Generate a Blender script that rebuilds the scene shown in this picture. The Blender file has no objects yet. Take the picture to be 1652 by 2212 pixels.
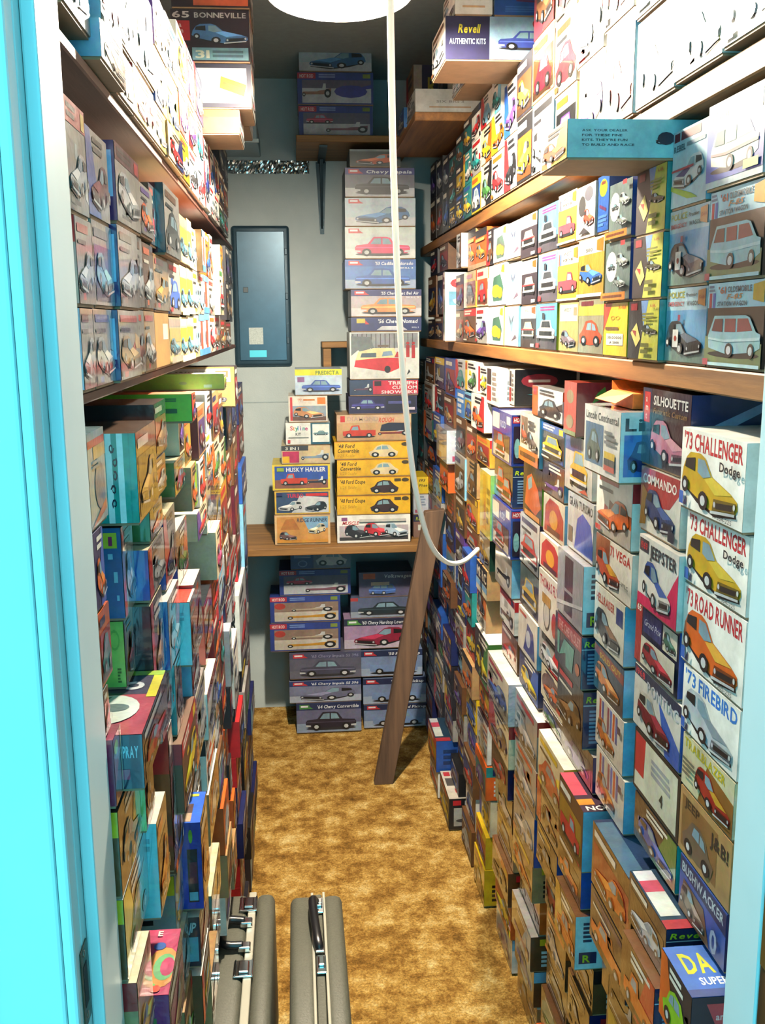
import bpy, bmesh, math, random
from mathutils import Vector, Matrix

# ---------------------------------------------------------------- camera, world, exposure
SC = bpy.context.scene
COL = SC.collection
cam_d = bpy.data.cameras.new('camera'); cam = bpy.data.objects.new('camera', cam_d); COL.objects.link(cam)
SC.camera = cam
F_PX = 2111.15
cam_d.sensor_fit = 'HORIZONTAL'; cam_d.sensor_width = 36.0; cam_d.lens = 36.0 * F_PX / 1652.0
cam_d.clip_start = 0.02; cam_d.clip_end = 60
# rows: world axes (X right, Y into the closet, Z up) in camera space (x right, y down, z forward)
RW = ((0.99611671, -0.02512978, 0.08438), (-0.08759881, -0.18678477, 0.97848756), (-0.00882828, -0.9820794, -0.18826077))
cm = Matrix.Identity(4)
for i in range(3):
    cm[i][0] = RW[i][0]; cm[i][1] = -RW[i][1]; cm[i][2] = -RW[i][2]
cm[0][3], cm[1][3], cm[2][3] = 0.0, 0.0, 1.6
cam.matrix_world = cm

W = bpy.data.worlds.new('daylit_room'); SC.world = W; W.use_nodes = True
bg = W.node_tree.nodes['Background']
bg.inputs['Color'].default_value = (0.13, 0.73, 0.93, 1); bg.inputs['Strength'].default_value = 3.7
LAMP_POWER = 6500.0
BEAM_POWER = 130.0
LAMP_TILT = 4.0
LAMP_TINT = (1.0, 0.87, 0.68, 1)
SC.view_settings.view_transform = 'Standard'; SC.view_settings.look = 'None'
SC.view_settings.exposure = 0.12; SC.view_settings.gamma = 1.0
try: SC.view_settings.use_curve_mapping = False
except Exception: pass

# ---------------------------------------------------------------- materials
def lin(h):
    h = h.lstrip('#'); o = []
    for i in (0, 2, 4):
        c = int(h[i:i+2], 16) / 255.0
        o.append(c / 12.92 if c <= 0.04045 else ((c + 0.055) / 1.055) ** 2.4)
    return (o[0], o[1], o[2], 1.0)

def newmat(name):
    m = bpy.data.materials.new(name); m.use_nodes = True
    nt = m.node_tree; b = nt.nodes['Principled BSDF']
    return m, nt, b

def noise(nt, scale, detail=3.0, rough=0.6, vec=None):
    n = nt.nodes.new('ShaderNodeTexNoise'); n.inputs['Scale'].default_value = scale
    n.inputs['Detail'].default_value = detail; n.inputs['Roughness'].default_value = rough
    if vec is not None: nt.links.new(vec, n.inputs['Vector'])
    return n

def ramp(nt, fac, stops):
    r = nt.nodes.new('ShaderNodeValToRGB'); e = r.color_ramp.elements
    while len(e) < len(stops): e.new(0.5)
    for i, (p, c) in enumerate(stops): e[i].position = p; e[i].color = c
    nt.links.new(fac, r.inputs['Fac']); return r

def bump(nt, b, h, strength, dist=0.01):
    n = nt.nodes.new('ShaderNodeBump'); n.inputs['Strength'].default_value = strength; n.inputs['Distance'].default_value = dist
    nt.links.new(h, n.inputs['Height']); nt.links.new(n.outputs['Normal'], b.inputs['Normal'])

def coords(nt):
    t = nt.nodes.new('ShaderNodeTexCoord'); return t.outputs['Object']

def plain(name, hx, rough=0.5, metal=0.0, nscale=0, namp=0.15, bstr=0.0, spec=0.5):
    m, nt, b = newmat(name); c = lin(hx)
    b.inputs['Roughness'].default_value = rough; b.inputs['Metallic'].default_value = metal
    b.inputs['Specular IOR Level'].default_value = spec
    if nscale:
        n = noise(nt, nscale, vec=coords(nt))
        lo = tuple(x * (1 - namp) for x in c[:3]) + (1,); hi = tuple(min(1, x * (1 + namp)) for x in c[:3]) + (1,)
        r = ramp(nt, n.outputs['Fac'], [(0.3, lo), (0.7, hi)]); nt.links.new(r.outputs['Color'], b.inputs['Base Color'])
        if bstr: bump(nt, b, n.outputs['Fac'], bstr)
    else:
        b.inputs['Base Color'].default_value = c
    return m

def print_mat(name, rough, coat, wrinkle):
    m, nt, b = newmat(name); co = coords(nt)
    a = nt.nodes.new('ShaderNodeAttribute'); a.attribute_name = 'Col'
    # painterly breakup of the printed ink and scuffed board
    n = noise(nt, 75.0, 4, 0.65, co)
    hs = nt.nodes.new('ShaderNodeMix'); hs.data_type = 'RGBA'; hs.blend_type = 'OVERLAY'; hs.inputs['Factor'].default_value = 0.32
    nt.links.new(a.outputs['Color'], hs.inputs['A']); nt.links.new(n.outputs['Color'], hs.inputs['B'])
    n3 = noise(nt, 14.0, 5, 0.7, co)
    r = ramp(nt, n3.outputs['Fac'], [(0.3, (0.36, 0.355, 0.35, 1)), (0.62, (0.58, 0.58, 0.575, 1))])
    mx = nt.nodes.new('ShaderNodeMix'); mx.data_type = 'RGBA'; mx.blend_type = 'MULTIPLY'; mx.inputs['Factor'].default_value = 1.0
    nt.links.new(hs.outputs['Result'], mx.inputs['A']); nt.links.new(r.outputs['Color'], mx.inputs['B'])
    nt.links.new(mx.outputs['Result'], b.inputs['Base Color'])
    b.inputs['Roughness'].default_value = rough
    if coat:
        b.inputs['Coat Weight'].default_value = coat; b.inputs['Coat Roughness'].default_value = 0.07
    if wrinkle:
        n2 = noise(nt, 16.0, 4, 0.6, co); bump(nt, b, n2.outputs['Fac'], wrinkle, 0.012)
    return m

M = {}
M['card'] = print_mat('printed card', 0.42, 0.0, 0.0)
M['wrap'] = print_mat('shrink wrapped printed card', 0.30, 1.0, 0.22)
M['tray'] = plain('grey board', '#7c6248', 0.7, 0, 30, 0.12)
# ---------------------------------------------------------------- printed artwork as flat colour geometry
GLY = {}
def make_glyphs():
    chars = "ABCDEFGHIJKLMNOPQRSTUVWXYZabcdefghijklmnopqrstuvwxyz0123456789'&.,-/!:#"
    obs = []
    for bold in (0, 1):
        for ch in chars:
            cu = bpy.data.curves.new('glyph', 'FONT'); cu.body = ch; cu.size = 1.0; cu.resolution_u = 2; cu.fill_mode = 'FRONT'
            if bold: cu.offset = 0.025
            o = bpy.data.objects.new('glyph', cu); COL.objects.link(o); obs.append((bold, ch, o))
    bpy.context.view_layer.update()
    dg = bpy.context.evaluated_depsgraph_get()
    for bold, ch, o in obs:
        me = o.evaluated_get(dg).to_mesh()
        vs = [(v.co.x, v.co.y) for v in me.vertices]
        fs = [tuple(p.vertices) for p in me.polygons]
        x0 = min(v[0] for v in vs); x1 = max(v[0] for v in vs)
        GLY[(bold, ch)] = ([(x - x0, y) for x, y in vs], fs, x1 - x0)
        o.evaluated_get(dg).to_mesh_clear()
    for bold, ch, o in obs:
        cu = o.data; bpy.data.objects.remove(o); bpy.data.curves.remove(cu)
make_glyphs()

LIN = {}
def C_(h):
    if h not in LIN: LIN[h] = lin(h)
    return LIN[h]

class Canvas:
    """flat print on one panel; u to the right, v up, both 0..1; w,h in metres"""
    def __init__(s, o, ud, vd, w, h):
        s.o = Vector(o); s.ud = Vector(ud); s.vd = Vector(vd); s.n = s.ud.cross(s.vd); s.w = w; s.h = h
        s.vs = []; s.fs = []; s.cs = []; s.k = 0
    def _add(s, pts, faces, col):
        b = len(s.vs); off = s.n * (0.0003 + 0.00016 * s.k)
        for u, v in pts:
            u = min(1.0, max(0.0, u)); v = min(1.0, max(0.0, v))
            s.vs.append(s.o + s.ud * (u * s.w) + s.vd * (v * s.h) + off); s.cs.append(C_(col))
        for f in faces: s.fs.append(tuple(b + i for i in f))
    def up(s): s.k += 1
    def poly(s, pts, col, up=True):
        if up: s.k += 1
        s._add(pts, [tuple(range(len(pts)))], col)
    def rect(s, a, b, c, d, col, up=True): s.poly([(a, b), (c, b), (c, d), (a, d)], col, up)
    def ell(s, cx, cy, rx, ry, col, n=12, up=True):
        s.poly([(cx + rx * math.cos(2 * math.pi * i / n), cy + ry * math.sin(2 * math.pi * i / n)) for i in range(n)], col, up)
    def text(s, t, x, y, hgt, col, w=None, bold=1, slant=0.0, vert=False, al='l'):
        """x,y lower left; hgt = capital height as a fraction of panel height; w = forced width fraction"""
        s.k += 1; H = hgt * s.h / 0.72
        if vert:
            for ch in t:
                g = GLY.get((bold, ch))
                if g:
                    sc = H; s._add([(x + px * sc / s.w, y + py * sc / s.h) for px, py in g[0]], g[1], col)
                y -= hgt * 1.25
            return
        adv = 0.0; items = []
        for ch in t:
            if ch == ' ': adv += 0.28; continue
            g = GLY.get((bold, ch))
            if not g: continue
            items.append((adv, g)); adv += g[2] + 0.07
        tot = max(adv - 0.07, 0.01); kx = 1.0
        if w: kx = w * s.w / (tot * H)
        if al == 'c': x -= tot * H * kx / s.w / 2
        for a, g in items:
            s._add([(x + (a + px + slant * py) * H * kx / s.w, y + py * H / s.h) for px, py in g[0]], g[1], col)
    def bars(s, a, b, c, d, col, n=3, seed=1):
        r = random.Random(seed); hh = (d - b) / (n * 1.6); s.k += 1
        for i in range(n):
            y = d - (i + 1) * (d - b) / n + hh * 0.3
            s.rect(a, y, a + (c - a) * r.uniform(0.6, 1), y + hh, col, up=False)
    def _map(s, box, pts, flip):
        a, b, c, d = box
        return [((a + (1 - x if flip else x) * (c - a)), b + y * (d - b)) for x, y in pts]
    def car(s, kind, a, b, c, d, col, flip=False, roof=None, glass='#7f9fb0', dark='#17171c', chrome='#c9cdd0', acc=None):
        box = (a, b, c, d)
        P = lambda pts, cl, up=True: s.poly(s._map(box, pts, flip), cl, up)
        def El(x, y, rx, ry, cl, n=10):
            s.ell(a + (1 - x if flip else x) * (c - a), b + y * (d - b), rx * (c - a), ry * (d - b), cl, n)
        roof = roof or col; acc = acc or shade(col, 1.35)
        if kind == 'q':      # front three quarter view
            P([(.03, .34), (.3, .12), (.62, 0), (.98, .12), (.97, .2), (.5, .3)], dark)
            P([(.02, .64), (0, .44), (.05, .33), (.52, .09), (.62, .06), (.96, .17), (1, .26), (.985, .38), (.88, .47), (.55, .64)], col)
            P([(.02, .64), (.08, .84), (.15, .94), (.34, .96), (.43, .9), (.56, .63), (.4, .55)], roof)
            P([(.42, .56), (.56, .63), (.9, .45), (.62, .36)], acc)
            P([(.3, .87), (.42, .87), (.54, .63), (.4, .57), (.3, .64)], glass)
            P([(.08, .82), (.25, .87), (.25, .64), (.06, .67)], dark)
            P([(.59, .1), (.96, .2), (.985, .36), (.61, .3)], shade(col, .55))
            P([(.655, .15), (.915, .215), (.93, .315), (.66, .25)], dark)
            El(.632, .215, .018, .05, chrome); El(.955, .29, .018, .05, chrome)
            P([(.57, .045), (.97, .145), (.97, .19), (.57, .095)], chrome)
            El(.43, .2, .085, .16, dark, 12); El(.43, .2, .045, .09, chrome); El(.09, .37, .06, .14, dark, 12); El(.09, .37, .03, .07, chrome)
        elif kind == 's':    # side view
            El(.5, .1, .5, .09, shade(dark, 1.3), 14)
            P([(0, .22), (0, .44), (.03, .53), (.27, .57), (.36, .9), (.43, .95), (.66, .95), (.77, .6), (.97, .54), (1, .44), (1, .22), (.93, .14), (.07, .14)], col)
            P([(.33, .585), (.385, .85), (.5, .88), (.5, .585)], glass); P([(.525, .585), (.525, .88), (.645, .86), (.72, .6)], glass)
            P([(.02, .4), (.98, .4), (.98, .45), (.02, .45)], acc)
            P([(0, .2), (.1, .2), (.1, .28), (0, .3)], chrome); P([(.9, .2), (1, .2), (1, .3), (.9, .28)], chrome, False)
            for x in (.2, .79): El(x, .19, .088, .19, dark, 12); El(x, .19, .045, .1, chrome)
        elif kind == 'w':    # wagon, side three quarter
            El(.5, .08, .5, .08, dark, 14)
            P([(0, .25), (.0, .55), (.08, .6), (.2, .92), (.28, .97), (.88, .97), (.97, .62), (1, .5), (.98, .22), (.6, .08), (.1, .16)], col)
            P([(.14, .63), (.23, .9), (.42, .9), (.42, .6)], glass); P([(.45, .6), (.45, .9), (.66, .9), (.66, .6)], glass); P([(.7, .6), (.7, .9), (.86, .9), (.92, .62)], shade(glass, .7))
            P([(.0, .42), (.66, .36), (.98, .42), (.98, .47), (.66, .42), (.0, .49)], acc)
            for x, rx in ((.15, .06), (.55, .075)): El(x, .18, rx, .17, dark, 12); El(x, .18, rx * .6, .1, chrome)
        elif kind == 'f':    # front on
            El(.5, .1, .5, .1, dark, 12)
            P([(.04, .15), (.02, .5), (.16, .6), (.26, .95), (.74, .95), (.84, .6), (.98, .5), (.96, .15)], col)
            P([(.24, .62), (.31, .9), (.69, .9), (.76, .62)], glass)
            P([(.16, .25), (.84, .25), (.86, .45), (.14, .45)], dark)
            for x in (.1, .9): El(x, .36, .06, .09, chrome)
            P([(.03, .12), (.97, .12), (.97, .2), (.03, .2)], chrome)
            P([(.05, 0), (.18, 0), (.18, .13), (.05, .13)], dark); P([(.82, 0), (.95, 0), (.95, .13), (.82, .13)], dark, False)
        elif kind == 'd':    # dragster
            P([(0, .3), (.04, .2), (.75, .22), (.98, .35), (.98, .6), (.7, .55), (.5, .4), (.04, .38)], col)
            P([(.55, .45), (.68, .6), (.72, .9), (.8, .9), (.8, .5)], chrome)
            for x, r in ((.06, .13), (.86, .28)): El(x, .28 if r > .2 else .2, r * .42, r, dark, 12); El(x, .28 if r > .2 else .2, r * .22, r * .5, chrome)
        elif kind == 'b':    # tall round bodied old car
            P([(.05, .1), (0, .4), (.15, .6), (.3, .95), (.55, 1), (.75, .85), (.85, .55), (1, .4), (.95, .12), (.5, .02)], col)
            P([(.32, .62), (.38, .88), (.55, .9), (.55, .6)], glass); P([(.58, .6), (.58, .88), (.7, .8), (.76, .58)], glass)
            El(.22, .2, .13, .2, dark, 12); El(.22, .2, .06, .1, chrome); El(.78, .2, .13, .2, dark, 12); El(.78, .2, .06, .1, chrome)
        elif kind == 't':    # pickup facing left
            El(.5, .08, .5, .08, dark, 12)
            P([(0, .2), (0, .5), (.2, .55), (.27, .92), (.5, .95), (.54, .58), (1, .58), (1, .2), (.9, .14), (.08, .14)], col)
            P([(.25, .58), (.31, .84), (.46, .86), (.48, .58)], glass)
            for x in (.18, .8): El(x, .18, .085, .18, dark, 12); El(x, .18, .045, .1, chrome)

def shade(h, f):
    h = h.lstrip('#')
    return '#' + ''.join('%02x' % max(0, min(255, int(int(h[i:i+2], 16) * f + (0 if f <= 1 else 18)))) for i in (0, 2, 4))

PAL = dict(white='#f4f1e8', cream='#e9dcb8', grey='#9d9a96', dark='#26222a', black='#121216', red='#c4242a', maroon='#5e1426', orange='#e0631c',
           yellow='#e8c220', ochre='#c8962a', green='#3f7a3a', lime='#8fc31e', teal='#1f8c8c', blue='#2353a8', navy='#172058', sky='#7fbfe0',
           purple='#5a3a90', pink='#e0508a', brown='#6b4526', tan='#b58e5e', silver='#c2c7cc')

def g_art(c, spec, seed):
    """spec: bg,car,accent,layout,kind"""
    bgc, cc, ac, lay, kind = spec
    r = random.Random(seed); B, K, A = PAL[bgc], PAL[cc], PAL[ac]
    tall = c.h > c.w * 1.05
    fl = r.random() < 0.5
    ink = '#1b1b20' if bgc in ('white', 'cream', 'yellow', 'sky', 'silver', 'grey', 'tan', 'lime', 'ochre', 'orange') else '#ece6d6'
    c.rect(0, 0, 1, 1, B); c.k += 1
    for q in range(5):
        x, y, s = r.uniform(0, .85), r.uniform(.0, .6), r.uniform(.1, .3)
        c.poly([(x, y), (x + s, y + s * r.uniform(-.3, .3)), (x + s * .8, y + s * r.uniform(.4, 1)), (x + s * .1, y + s * r.uniform(.3, .9))], shade(r.choice([B, A, K, B]), r.uniform(.6, 1.2)), up=False)
    if lay == 0:
        c.rect(0, .78, 1, 1, A); c.bars(.08, .82, .7, .97, ink if ac != bgc else '#ffffff', 2, seed)
        c.rect(.78, .8, .95, .96, PAL[r.choice(['red', 'yellow', 'navy'])])
        c.car(kind, .06, .12, .94, .7 if not tall else .58, K, fl); c.bars(.06, .03, .5, .1, ink, 1, seed + 3)
    elif lay == 1:
        c.poly([(0, 0), (.55, 0), (.2, 1), (0, 1)] if fl else [(1, 0), (.45, 0), (.8, 1), (1, 1)], A)
        c.bars(.3, .74, .92, .95, ink, 2, seed); c.car(kind, .12, .08, .96, .68, K, fl)
    elif lay == 2:
        c.rect(.05, .05, .95, .72, shade(A, .8)); c.rect(.05, .05, .95, .2, shade(A, .5)); c.bars(.06, .78, .8, .95, PAL[r.choice(['red', 'navy', 'orange'])] if ink[1] == '1' else ink, 1, seed)
        c.car(kind, .1, .1, .9, .66, K, fl)
    elif lay == 3:
        n = 5
        for i in range(n): c.rect(.62, .25 + i * .14, .98, .32 + i * .14, PAL[r.choice(['red', 'blue', 'white', 'orange', 'yellow'])], up=(i == 0))
        c.bars(.05, .8, .6, .96, ink, 2, seed); c.car(kind, .04, .06, .9, .74, K, fl)
    elif lay == 4:
        c.rect(0, 0, .2, 1, A); c.bars(.26, .74, .95, .95, ink, 2, seed); c.rect(.04, .7, .16, .94, PAL['red'])
        c.car(kind, .26, .08, .96, .68, K, fl)
    elif lay == 5:
        c.ell(.5, .5, .46, .42, A, 18); c.bars(.2, .86, .8, .97, ink, 1, seed); c.car(kind, .12, .2, .88, .74, K, fl)
    elif lay == 6:
        c.rect(0, 0, 1, .3, shade(B, .7)); c.bars(.08, .8, .92, .96, A, 1, seed); c.bars(.08, .68, .6, .76, ink, 1, seed + 1)
        c.car(kind, .05, .1, .95, .66, K, fl); c.rect(.04, .04, .2, .12, A)

def e_art(c, spec, seed):
    """end panel: bg, bar, accent"""
    bgc, cc, ac = spec[0], spec[1], spec[2]
    r = random.Random(seed + 77); ink = '#15151a' if bgc in ('white', 'cream', 'yellow', 'sky', 'silver', 'grey', 'tan', 'lime') else '#d8e0e4'
    c.rect(0, 0, 1, 1, PAL[bgc])
    if r.random() < .5: c.rect(0, .7, 1, 1, PAL[ac])
    c.bars(.12, .1, .85, .6, ink, 4, seed)
    if r.random() < .6: c.rect(.1, .74, .45, .93, PAL[r.choice(['navy', 'red', 'yellow'])])

ART = {}  # colours of near panels and ends include some of the daylight's cyan tint
def art(f): ART[f.__name__] = f; return f
W_ = '#f2f1ea'
def _mpc(c, t, tcol, car, sub=None, acc='#d8502a', code=None):
    c.rect(0, 0, 1, 1, W_)
    c.text(t, .04, .75, .21, tcol, w=.92, bold=1)
    c.car('q', .03, .03, .93, .76, car, acc=acc)
    if sub: c.text(sub, .66, .6, .11, '#22222a', w=.3, bold=1)
    if code: c.text(code, .6, .03, .055, '#3a3a40', w=.28, bold=0)
    c.rect(.03, .04, .1, .2, '#2b62b8'); c.poly([(.1, .04), (.16, .04), (.16, .18)], '#22264e')
@art
def challenger(c): _mpc(c, "'73 CHALLENGER", '#c42430', '#c9a21e', 'Dodge', '#d8c040', '1-7354-225')
@art
def roadrunner(c): _mpc(c, "'73 ROAD RUNNER", '#c42430', '#d9641c', None, '#e8b040', '1-7305-225')
@art
def firebird(c): _mpc(c, "'73 FIREBIRD", '#2c78d0', '#b9c4cc', None, '#8898a4')
@art
def trail(c):
    c.rect(0, 0, 1, 1, '#cfc8a4'); c.poly([(.35, 0), (1, 0), (1, .6), (.5, .78)], '#8a5a24')
    c.text("TRAILBLAZER", .04, .78, .17, '#c8b414', w=.8); c.car('q', .28, .05, .97, .72, '#a82a1c', acc='#d0a030'); c.bars(.05, .25, .3, .6, '#6a6a58', 4, 2)
@art
def jb(c):
    c.rect(0, 0, 1, 1, '#b08a58'); c.rect(.05, .1, .75, .9, '#8a6236'); c.text("JEEP", .1, .76, .14, '#3a2a20', w=.3); c.text("J&B!", .62, .64, .2, '#302824', w=.33)
    c.car('b', .08, .08, .7, .66, '#6e5a48')
@art
def bush(c):
    c.rect(0, 0, 1, 1, '#2b4fa0'); c.poly([(0, .72), (1, .6), (1, .98), (0, .98)], '#1f2c58'); c.text("BUSHWACKER", .05, .74, .18, '#b9c2cc', w=.9)
    c.poly([(0, 0), (.7, 0), (.55, .55), (.1, .62)], '#6a4a34'); c.car('q', .05, .05, .6, .6, '#7b6a5c'); c.text("0", .74, .1, .4, '#9aa6c0')
@art
def silhouette(c):
    c.rect(0, 0, 1, 1, '#2a1a22'); c.rect(0, 0, .2, 1, '#16284a'); c.rect(.04, .55, .17, .95, '#c4242a'); c.text("amt", .075, .82, .09, '#f0d8d0', vert=True)
    c.text("SILHOUETTE", .25, .8, .12, '#e8e4e0', w=.7); c.text("Futuristic Custom", .25, .69, .07, '#8a6a3a', w=.68, slant=.25)
    c.car('q', .22, .06, .99, .64, '#c07a90', acc='#d8a0b0')
@art
def commando(c):
    c.rect(0, 0, 1, 1, '#d8d6cc'); c.poly([(0, .35), (0, 1), (1, 1), (1, .82), (.75, .5)], '#a82a2a'); c.text("COMMANDO", .06, .76, .15, '#f0ece4', w=.84)
    c.poly([(0, .06), (.16, .1), (.2, .6), (.06, .72)], '#d08a24'); c.car('q', .14, .08, .9, .72, '#243a6c'); c.rect(.78, .04, .93, .2, '#2a2a30')
@art
def jeepster(c):
    c.rect(0, 0, 1, 1, '#dcdcd6'); c.poly([(.55, 0), (1, 0), (1, .75), (.9, .6)], '#d8245a'); c.rect(0, 0, 1, .16, '#d8245a'); c.rect(.02, .78, .26, .96, '#3a3a44'); c.text("1969", .05, .82, .1, '#c8343a', w=.18)
    c.text("JEEPSTER", .3, .76, .17, '#2a2a34', w=.66); c.car('q', .15, .06, .86, .72, '#e6e2da', roof='#2a52a0', acc='#2f5cb0')
@art
def grandprix(c):
    c.rect(0, 0, 1, 1, '#1f2240'); c.rect(0, .02, .16, .98, '#a8322e'); c.text("65", .03, .86, .1, '#f0e8e0', w=.1); c.rect(.2, .58, .62, .94, '#28306c')
    c.text("Grand Prix", .22, .7, .11, '#c8cce0', w=.38, bold=0, slant=.3); c.rect(.66, .55, .97, .94, '#d9d2c0'); c.car('q', .68, .58, .95, .88, '#3a6a5a')
    c.rect(.2, .06, .97, .52, '#d9d2c0'); c.car('q', .24, .07, .94, .5, '#a02430')
@art
def pontiac(c):
    c.rect(0, 0, 1, 1, '#dedcd4'); c.poly([(.55, .75), (1, .3), (1, 0), (.72, 0)], '#2a62c0'); c.rect(.0, .84, 1, 1, '#24304e'); c.text("1968", .04, .86, .11, '#d0404a', w=.2); c.text("PONTIAC", .3, .72, .17, '#c8ccd4', w=.66)
    c.car('q', .1, .06, .82, .7, '#7a1c2c', roof='#cfc8b8')
@art
def white4(c):
    c.rect(0, 0, 1, 1, '#2a241e'); c.rect(.03, .05, .95, .95, '#cfceb8'); c.poly([(.03, .3), (.24, .3), (.26, .95), (.03, .95)], '#b4302c'); c.bars(.4, .5, .85, .8, '#9aa0a4', 3, 5); c.text("4", .6, .22, .2, '#3a3a34')
@art
def lincoln(c):
    c.rect(0, 0, 1, 1, '#d6d8d6'); c.text("Lincoln Continental", .05, .8, .12, '#22262c', w=.9, bold=1); c.rect(.05, .12, .56, .74, '#3f6a92'); c.car('b', .1, .16, .5, .66, '#4a5a50')
    c.rect(.62, .28, .9, .38, '#d8b81c'); c.rect(.62, .18, .9, .28, '#2a2a2e'); c.rect(.62, .1, .9, .18, '#c8402c'); c.bars(.62, .48, .95, .7, '#7a8088', 3, 1)
@art
def lincoln_end(c):
    c.rect(0, 0, 1, 1, '#d9ecec'); c.text("Lin", .12, .74, .18, '#1a1e24', w=.8); c.rect(.1, .08, 1, .68, '#2a70c8'); c.car('b', .2, .14, 1, .6, '#1f3a78')
@art
def vega(c):
    c.rect(0, 0, 1, 1, '#dcd8cc'); c.text("1971 VEGA", .3, .72, .2, '#b8302c', w=.66); c.rect(0, .5, .4, 1, '#8a4a30'); c.car('q', .02, .05, .7, .8, '#b84a26', acc='#d8a030'); c.text("S-WILC", .72, .3, .08, '#3a3a40', w=.24)
@art
def hellraiser(c):
    c.rect(0, 0, 1, 1, '#d4d2c4'); c.text("HELLRAISER", .06, .72, .15, '#b83c24', w=.62); c.rect(.74, .6, .95, .88, '#2b3c78'); c.car('q', .03, .05, .9, .66, '#33323c', acc='#8a5a34')
@art
def sellout(c):
    c.rect(0, 0, 1, 1, '#1f3850'); c.poly([(0, .8), (1, .66), (1, .88), (0, .98)], '#8a2a22'); c.text("SOLD OUT", .2, .76, .12, '#c8b020', w=.7); c.car('q', .05, .08, .9, .7, '#d07a3a')
@art
def flagstripe(c):
    c.rect(0, 0, 1, 1, '#d6d4cc')
    for i, k in enumerate(['#b02c34', '#2b4fa0', '#d9d2c0', '#7a2c5a', '#2b62b8', '#c8502a', '#2b4fa0']): c.rect(.12 + i * .1, .42, .19 + i * .1, .94, k, up=(i == 0))
    c.car('q', .06, .06, .72, .62, '#b85a2a', acc='#e09040'); c.rect(.84, .7, .94, .84, '#22264e')
@art
def redbubbles(c):
    c.rect(0, 0, 1, 1, '#bb4232'); 
    for x, y in ((.5, .72), (.5, .25)): c.ell(x, y, .3, .13, '#8a7a58')
    c.rect(0, 0, 1, .08, '#7a8a5a')
@art
def redbubbles_end(c):
    c.rect(0, 0, 1, 1, '#8e2434'); c.poly([(.3, .6), (.6, .75), (.55, .92), (.4, .8)], '#3fa03c'); c.poly([(.2, .3), (.5, .4), (.45, .5), (.2, .42)], '#7fbfe0'); c.ell(.75, .4, .1, .08, '#3fa03c')
@art
def yellowtruck(c):
    c.rect(0, 0, 1, 1, '#b9b7b2'); c.rect(.0, .72, .6, 1, '#3f5a94'); c.car('f', .2, .1, .85, .78, '#d0a81c'); c.poly([(.55, .04), (.9, .06), (.8, .14)], '#c8502a')
@art
def grantur(c):
    c.rect(0, 0, 1, 1, '#b7b9bd'); c.text("GRAN TURISMO", .06, .78, .15, '#26262c', w=.9); c.poly([(.3, .05), (.4, .6), (.6, .74), (.9, .62), (1, .3), (1, .05)], '#2b4fb0'); c.rect(.05, .12, .22, .4, '#6a6258')
@art
def glossbars(c):
    c.rect(0, 0, 1, 1, '#9b9ba2'); c.rect(.3, .45, .62, .95, '#5a4248'); c.rect(.3, .08, .62, .4, '#3a3444'); c.poly([(0, .1), (1, .35), (1, .4), (0, .16)], '#c8c8cc')
@art
def cyan_end(c):
    c.rect(0, 0, 1, 1, '#b8e0ea'); c.rect(.15, .1, .85, .32, '#1f2c58'); c.text("R", .3, .13, .14, '#b8d020', w=.3); c.bars(.3, .5, .7, .9, '#1f3a58', 5, 3)
@art
def chevroband(c):
    c.rect(0, 0, 1, 1, '#3a3040'); c.poly([(.1, .7), (1, .7), (1, 1), (.1, 1)], '#a8323a'); c.text("THE CHEVROLET", .14, .75, .18, '#d8a0a0', w=.82); c.poly([(.1, .66), (.12, .2), (.2, .2), (.19, .66)], '#5a9a90'); c.poly([(.2, .2), (.38, .62), (.76, .62), (.7, .1), (.46, .1), (.44, .36)], '#5a9a90'); c.ell(.88, .3, .08, .12, '#c8602a')
@art
def revell_end(c):
    c.rect(0, 0, 1, 1, '#1b2c54'); c.text("Revell", .08, .82, .11, '#b8d020', w=.84, slant=.2); c.rect(0, .76, 1, .78, '#b0c8d8'); c.bars(.2, .08, .85, .7, '#6f93b4', 9, 4)
@art
def hotrodblue(c):
    c.rect(0, 0, 1, 1, '#2b3fa0'); c.rect(.04, .62, .4, .94, '#f0ece4'); c.rect(.76, .78, .94, .94, '#f0ece4'); c.text("ROD", .46, .68, .14, '#c8d8f0', w=.26); c.rect(.1, .05, .92, .56, '#4a3030'); c.poly([(.1, .05), (.92, .05), (.92, .2), (.1, .3)], '#d8cfc0'); c.car('f', .22, .08, .7, .58, '#c42c1c', acc='#e8a020')
@art
def hotrod_end(c):
    c.rect(0, 0, 1, 1, '#26388c'); c.rect(.05, .84, .95, .97, '#b8303c'); c.text("HOT", .12, .865, .08, '#f0e8e0', w=.6, slant=.2); c.rect(.12, .06, .95, .78, '#2a1a2c'); c.ell(.4, .35, .22, .2, '#7fb0b0')
@art
def redpair(c):
    c.rect(0, 0, 1, 1, '#4a3a34'); c.rect(0, 0, 1, .25, '#2b62b8'); c.car('f', .1, .12, .6, .85, '#d8301c'); c.car('f', .45, .02, .98, .66, '#c82c1c')
@art
def showbus(c):
    c.rect(0, 0, 1, 1, '#dad6cc'); c.rect(.05, .35, .4, .92, '#7a6a5a'); c.car('q', .08, .36, .38, .8, '#c8503a'); c.bars(.48, .7, .95, .9, '#3a3438', 2, 4); c.rect(.0, 0, 1, .27, '#e0762a'); c.bars(.08, .06, .9, .22, '#5a2c14', 1, 2); c.car('q', .45, .3, .95, .68, '#4a4048')
@art
def orangebullet(c):
    c.rect(0, 0, 1, 1, '#2a1a18'); c.poly([(.1, .2), (.2, .75), (.45, .85), (.8, .6), (.95, .3), (.7, .1)], '#c8582a'); c.poly([(.25, .7), (.45, .8), (.5, .6), (.3, .5)], '#8ab0b8'); c.rect(.1, .0, .9, .1, '#d88a2a')
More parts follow.
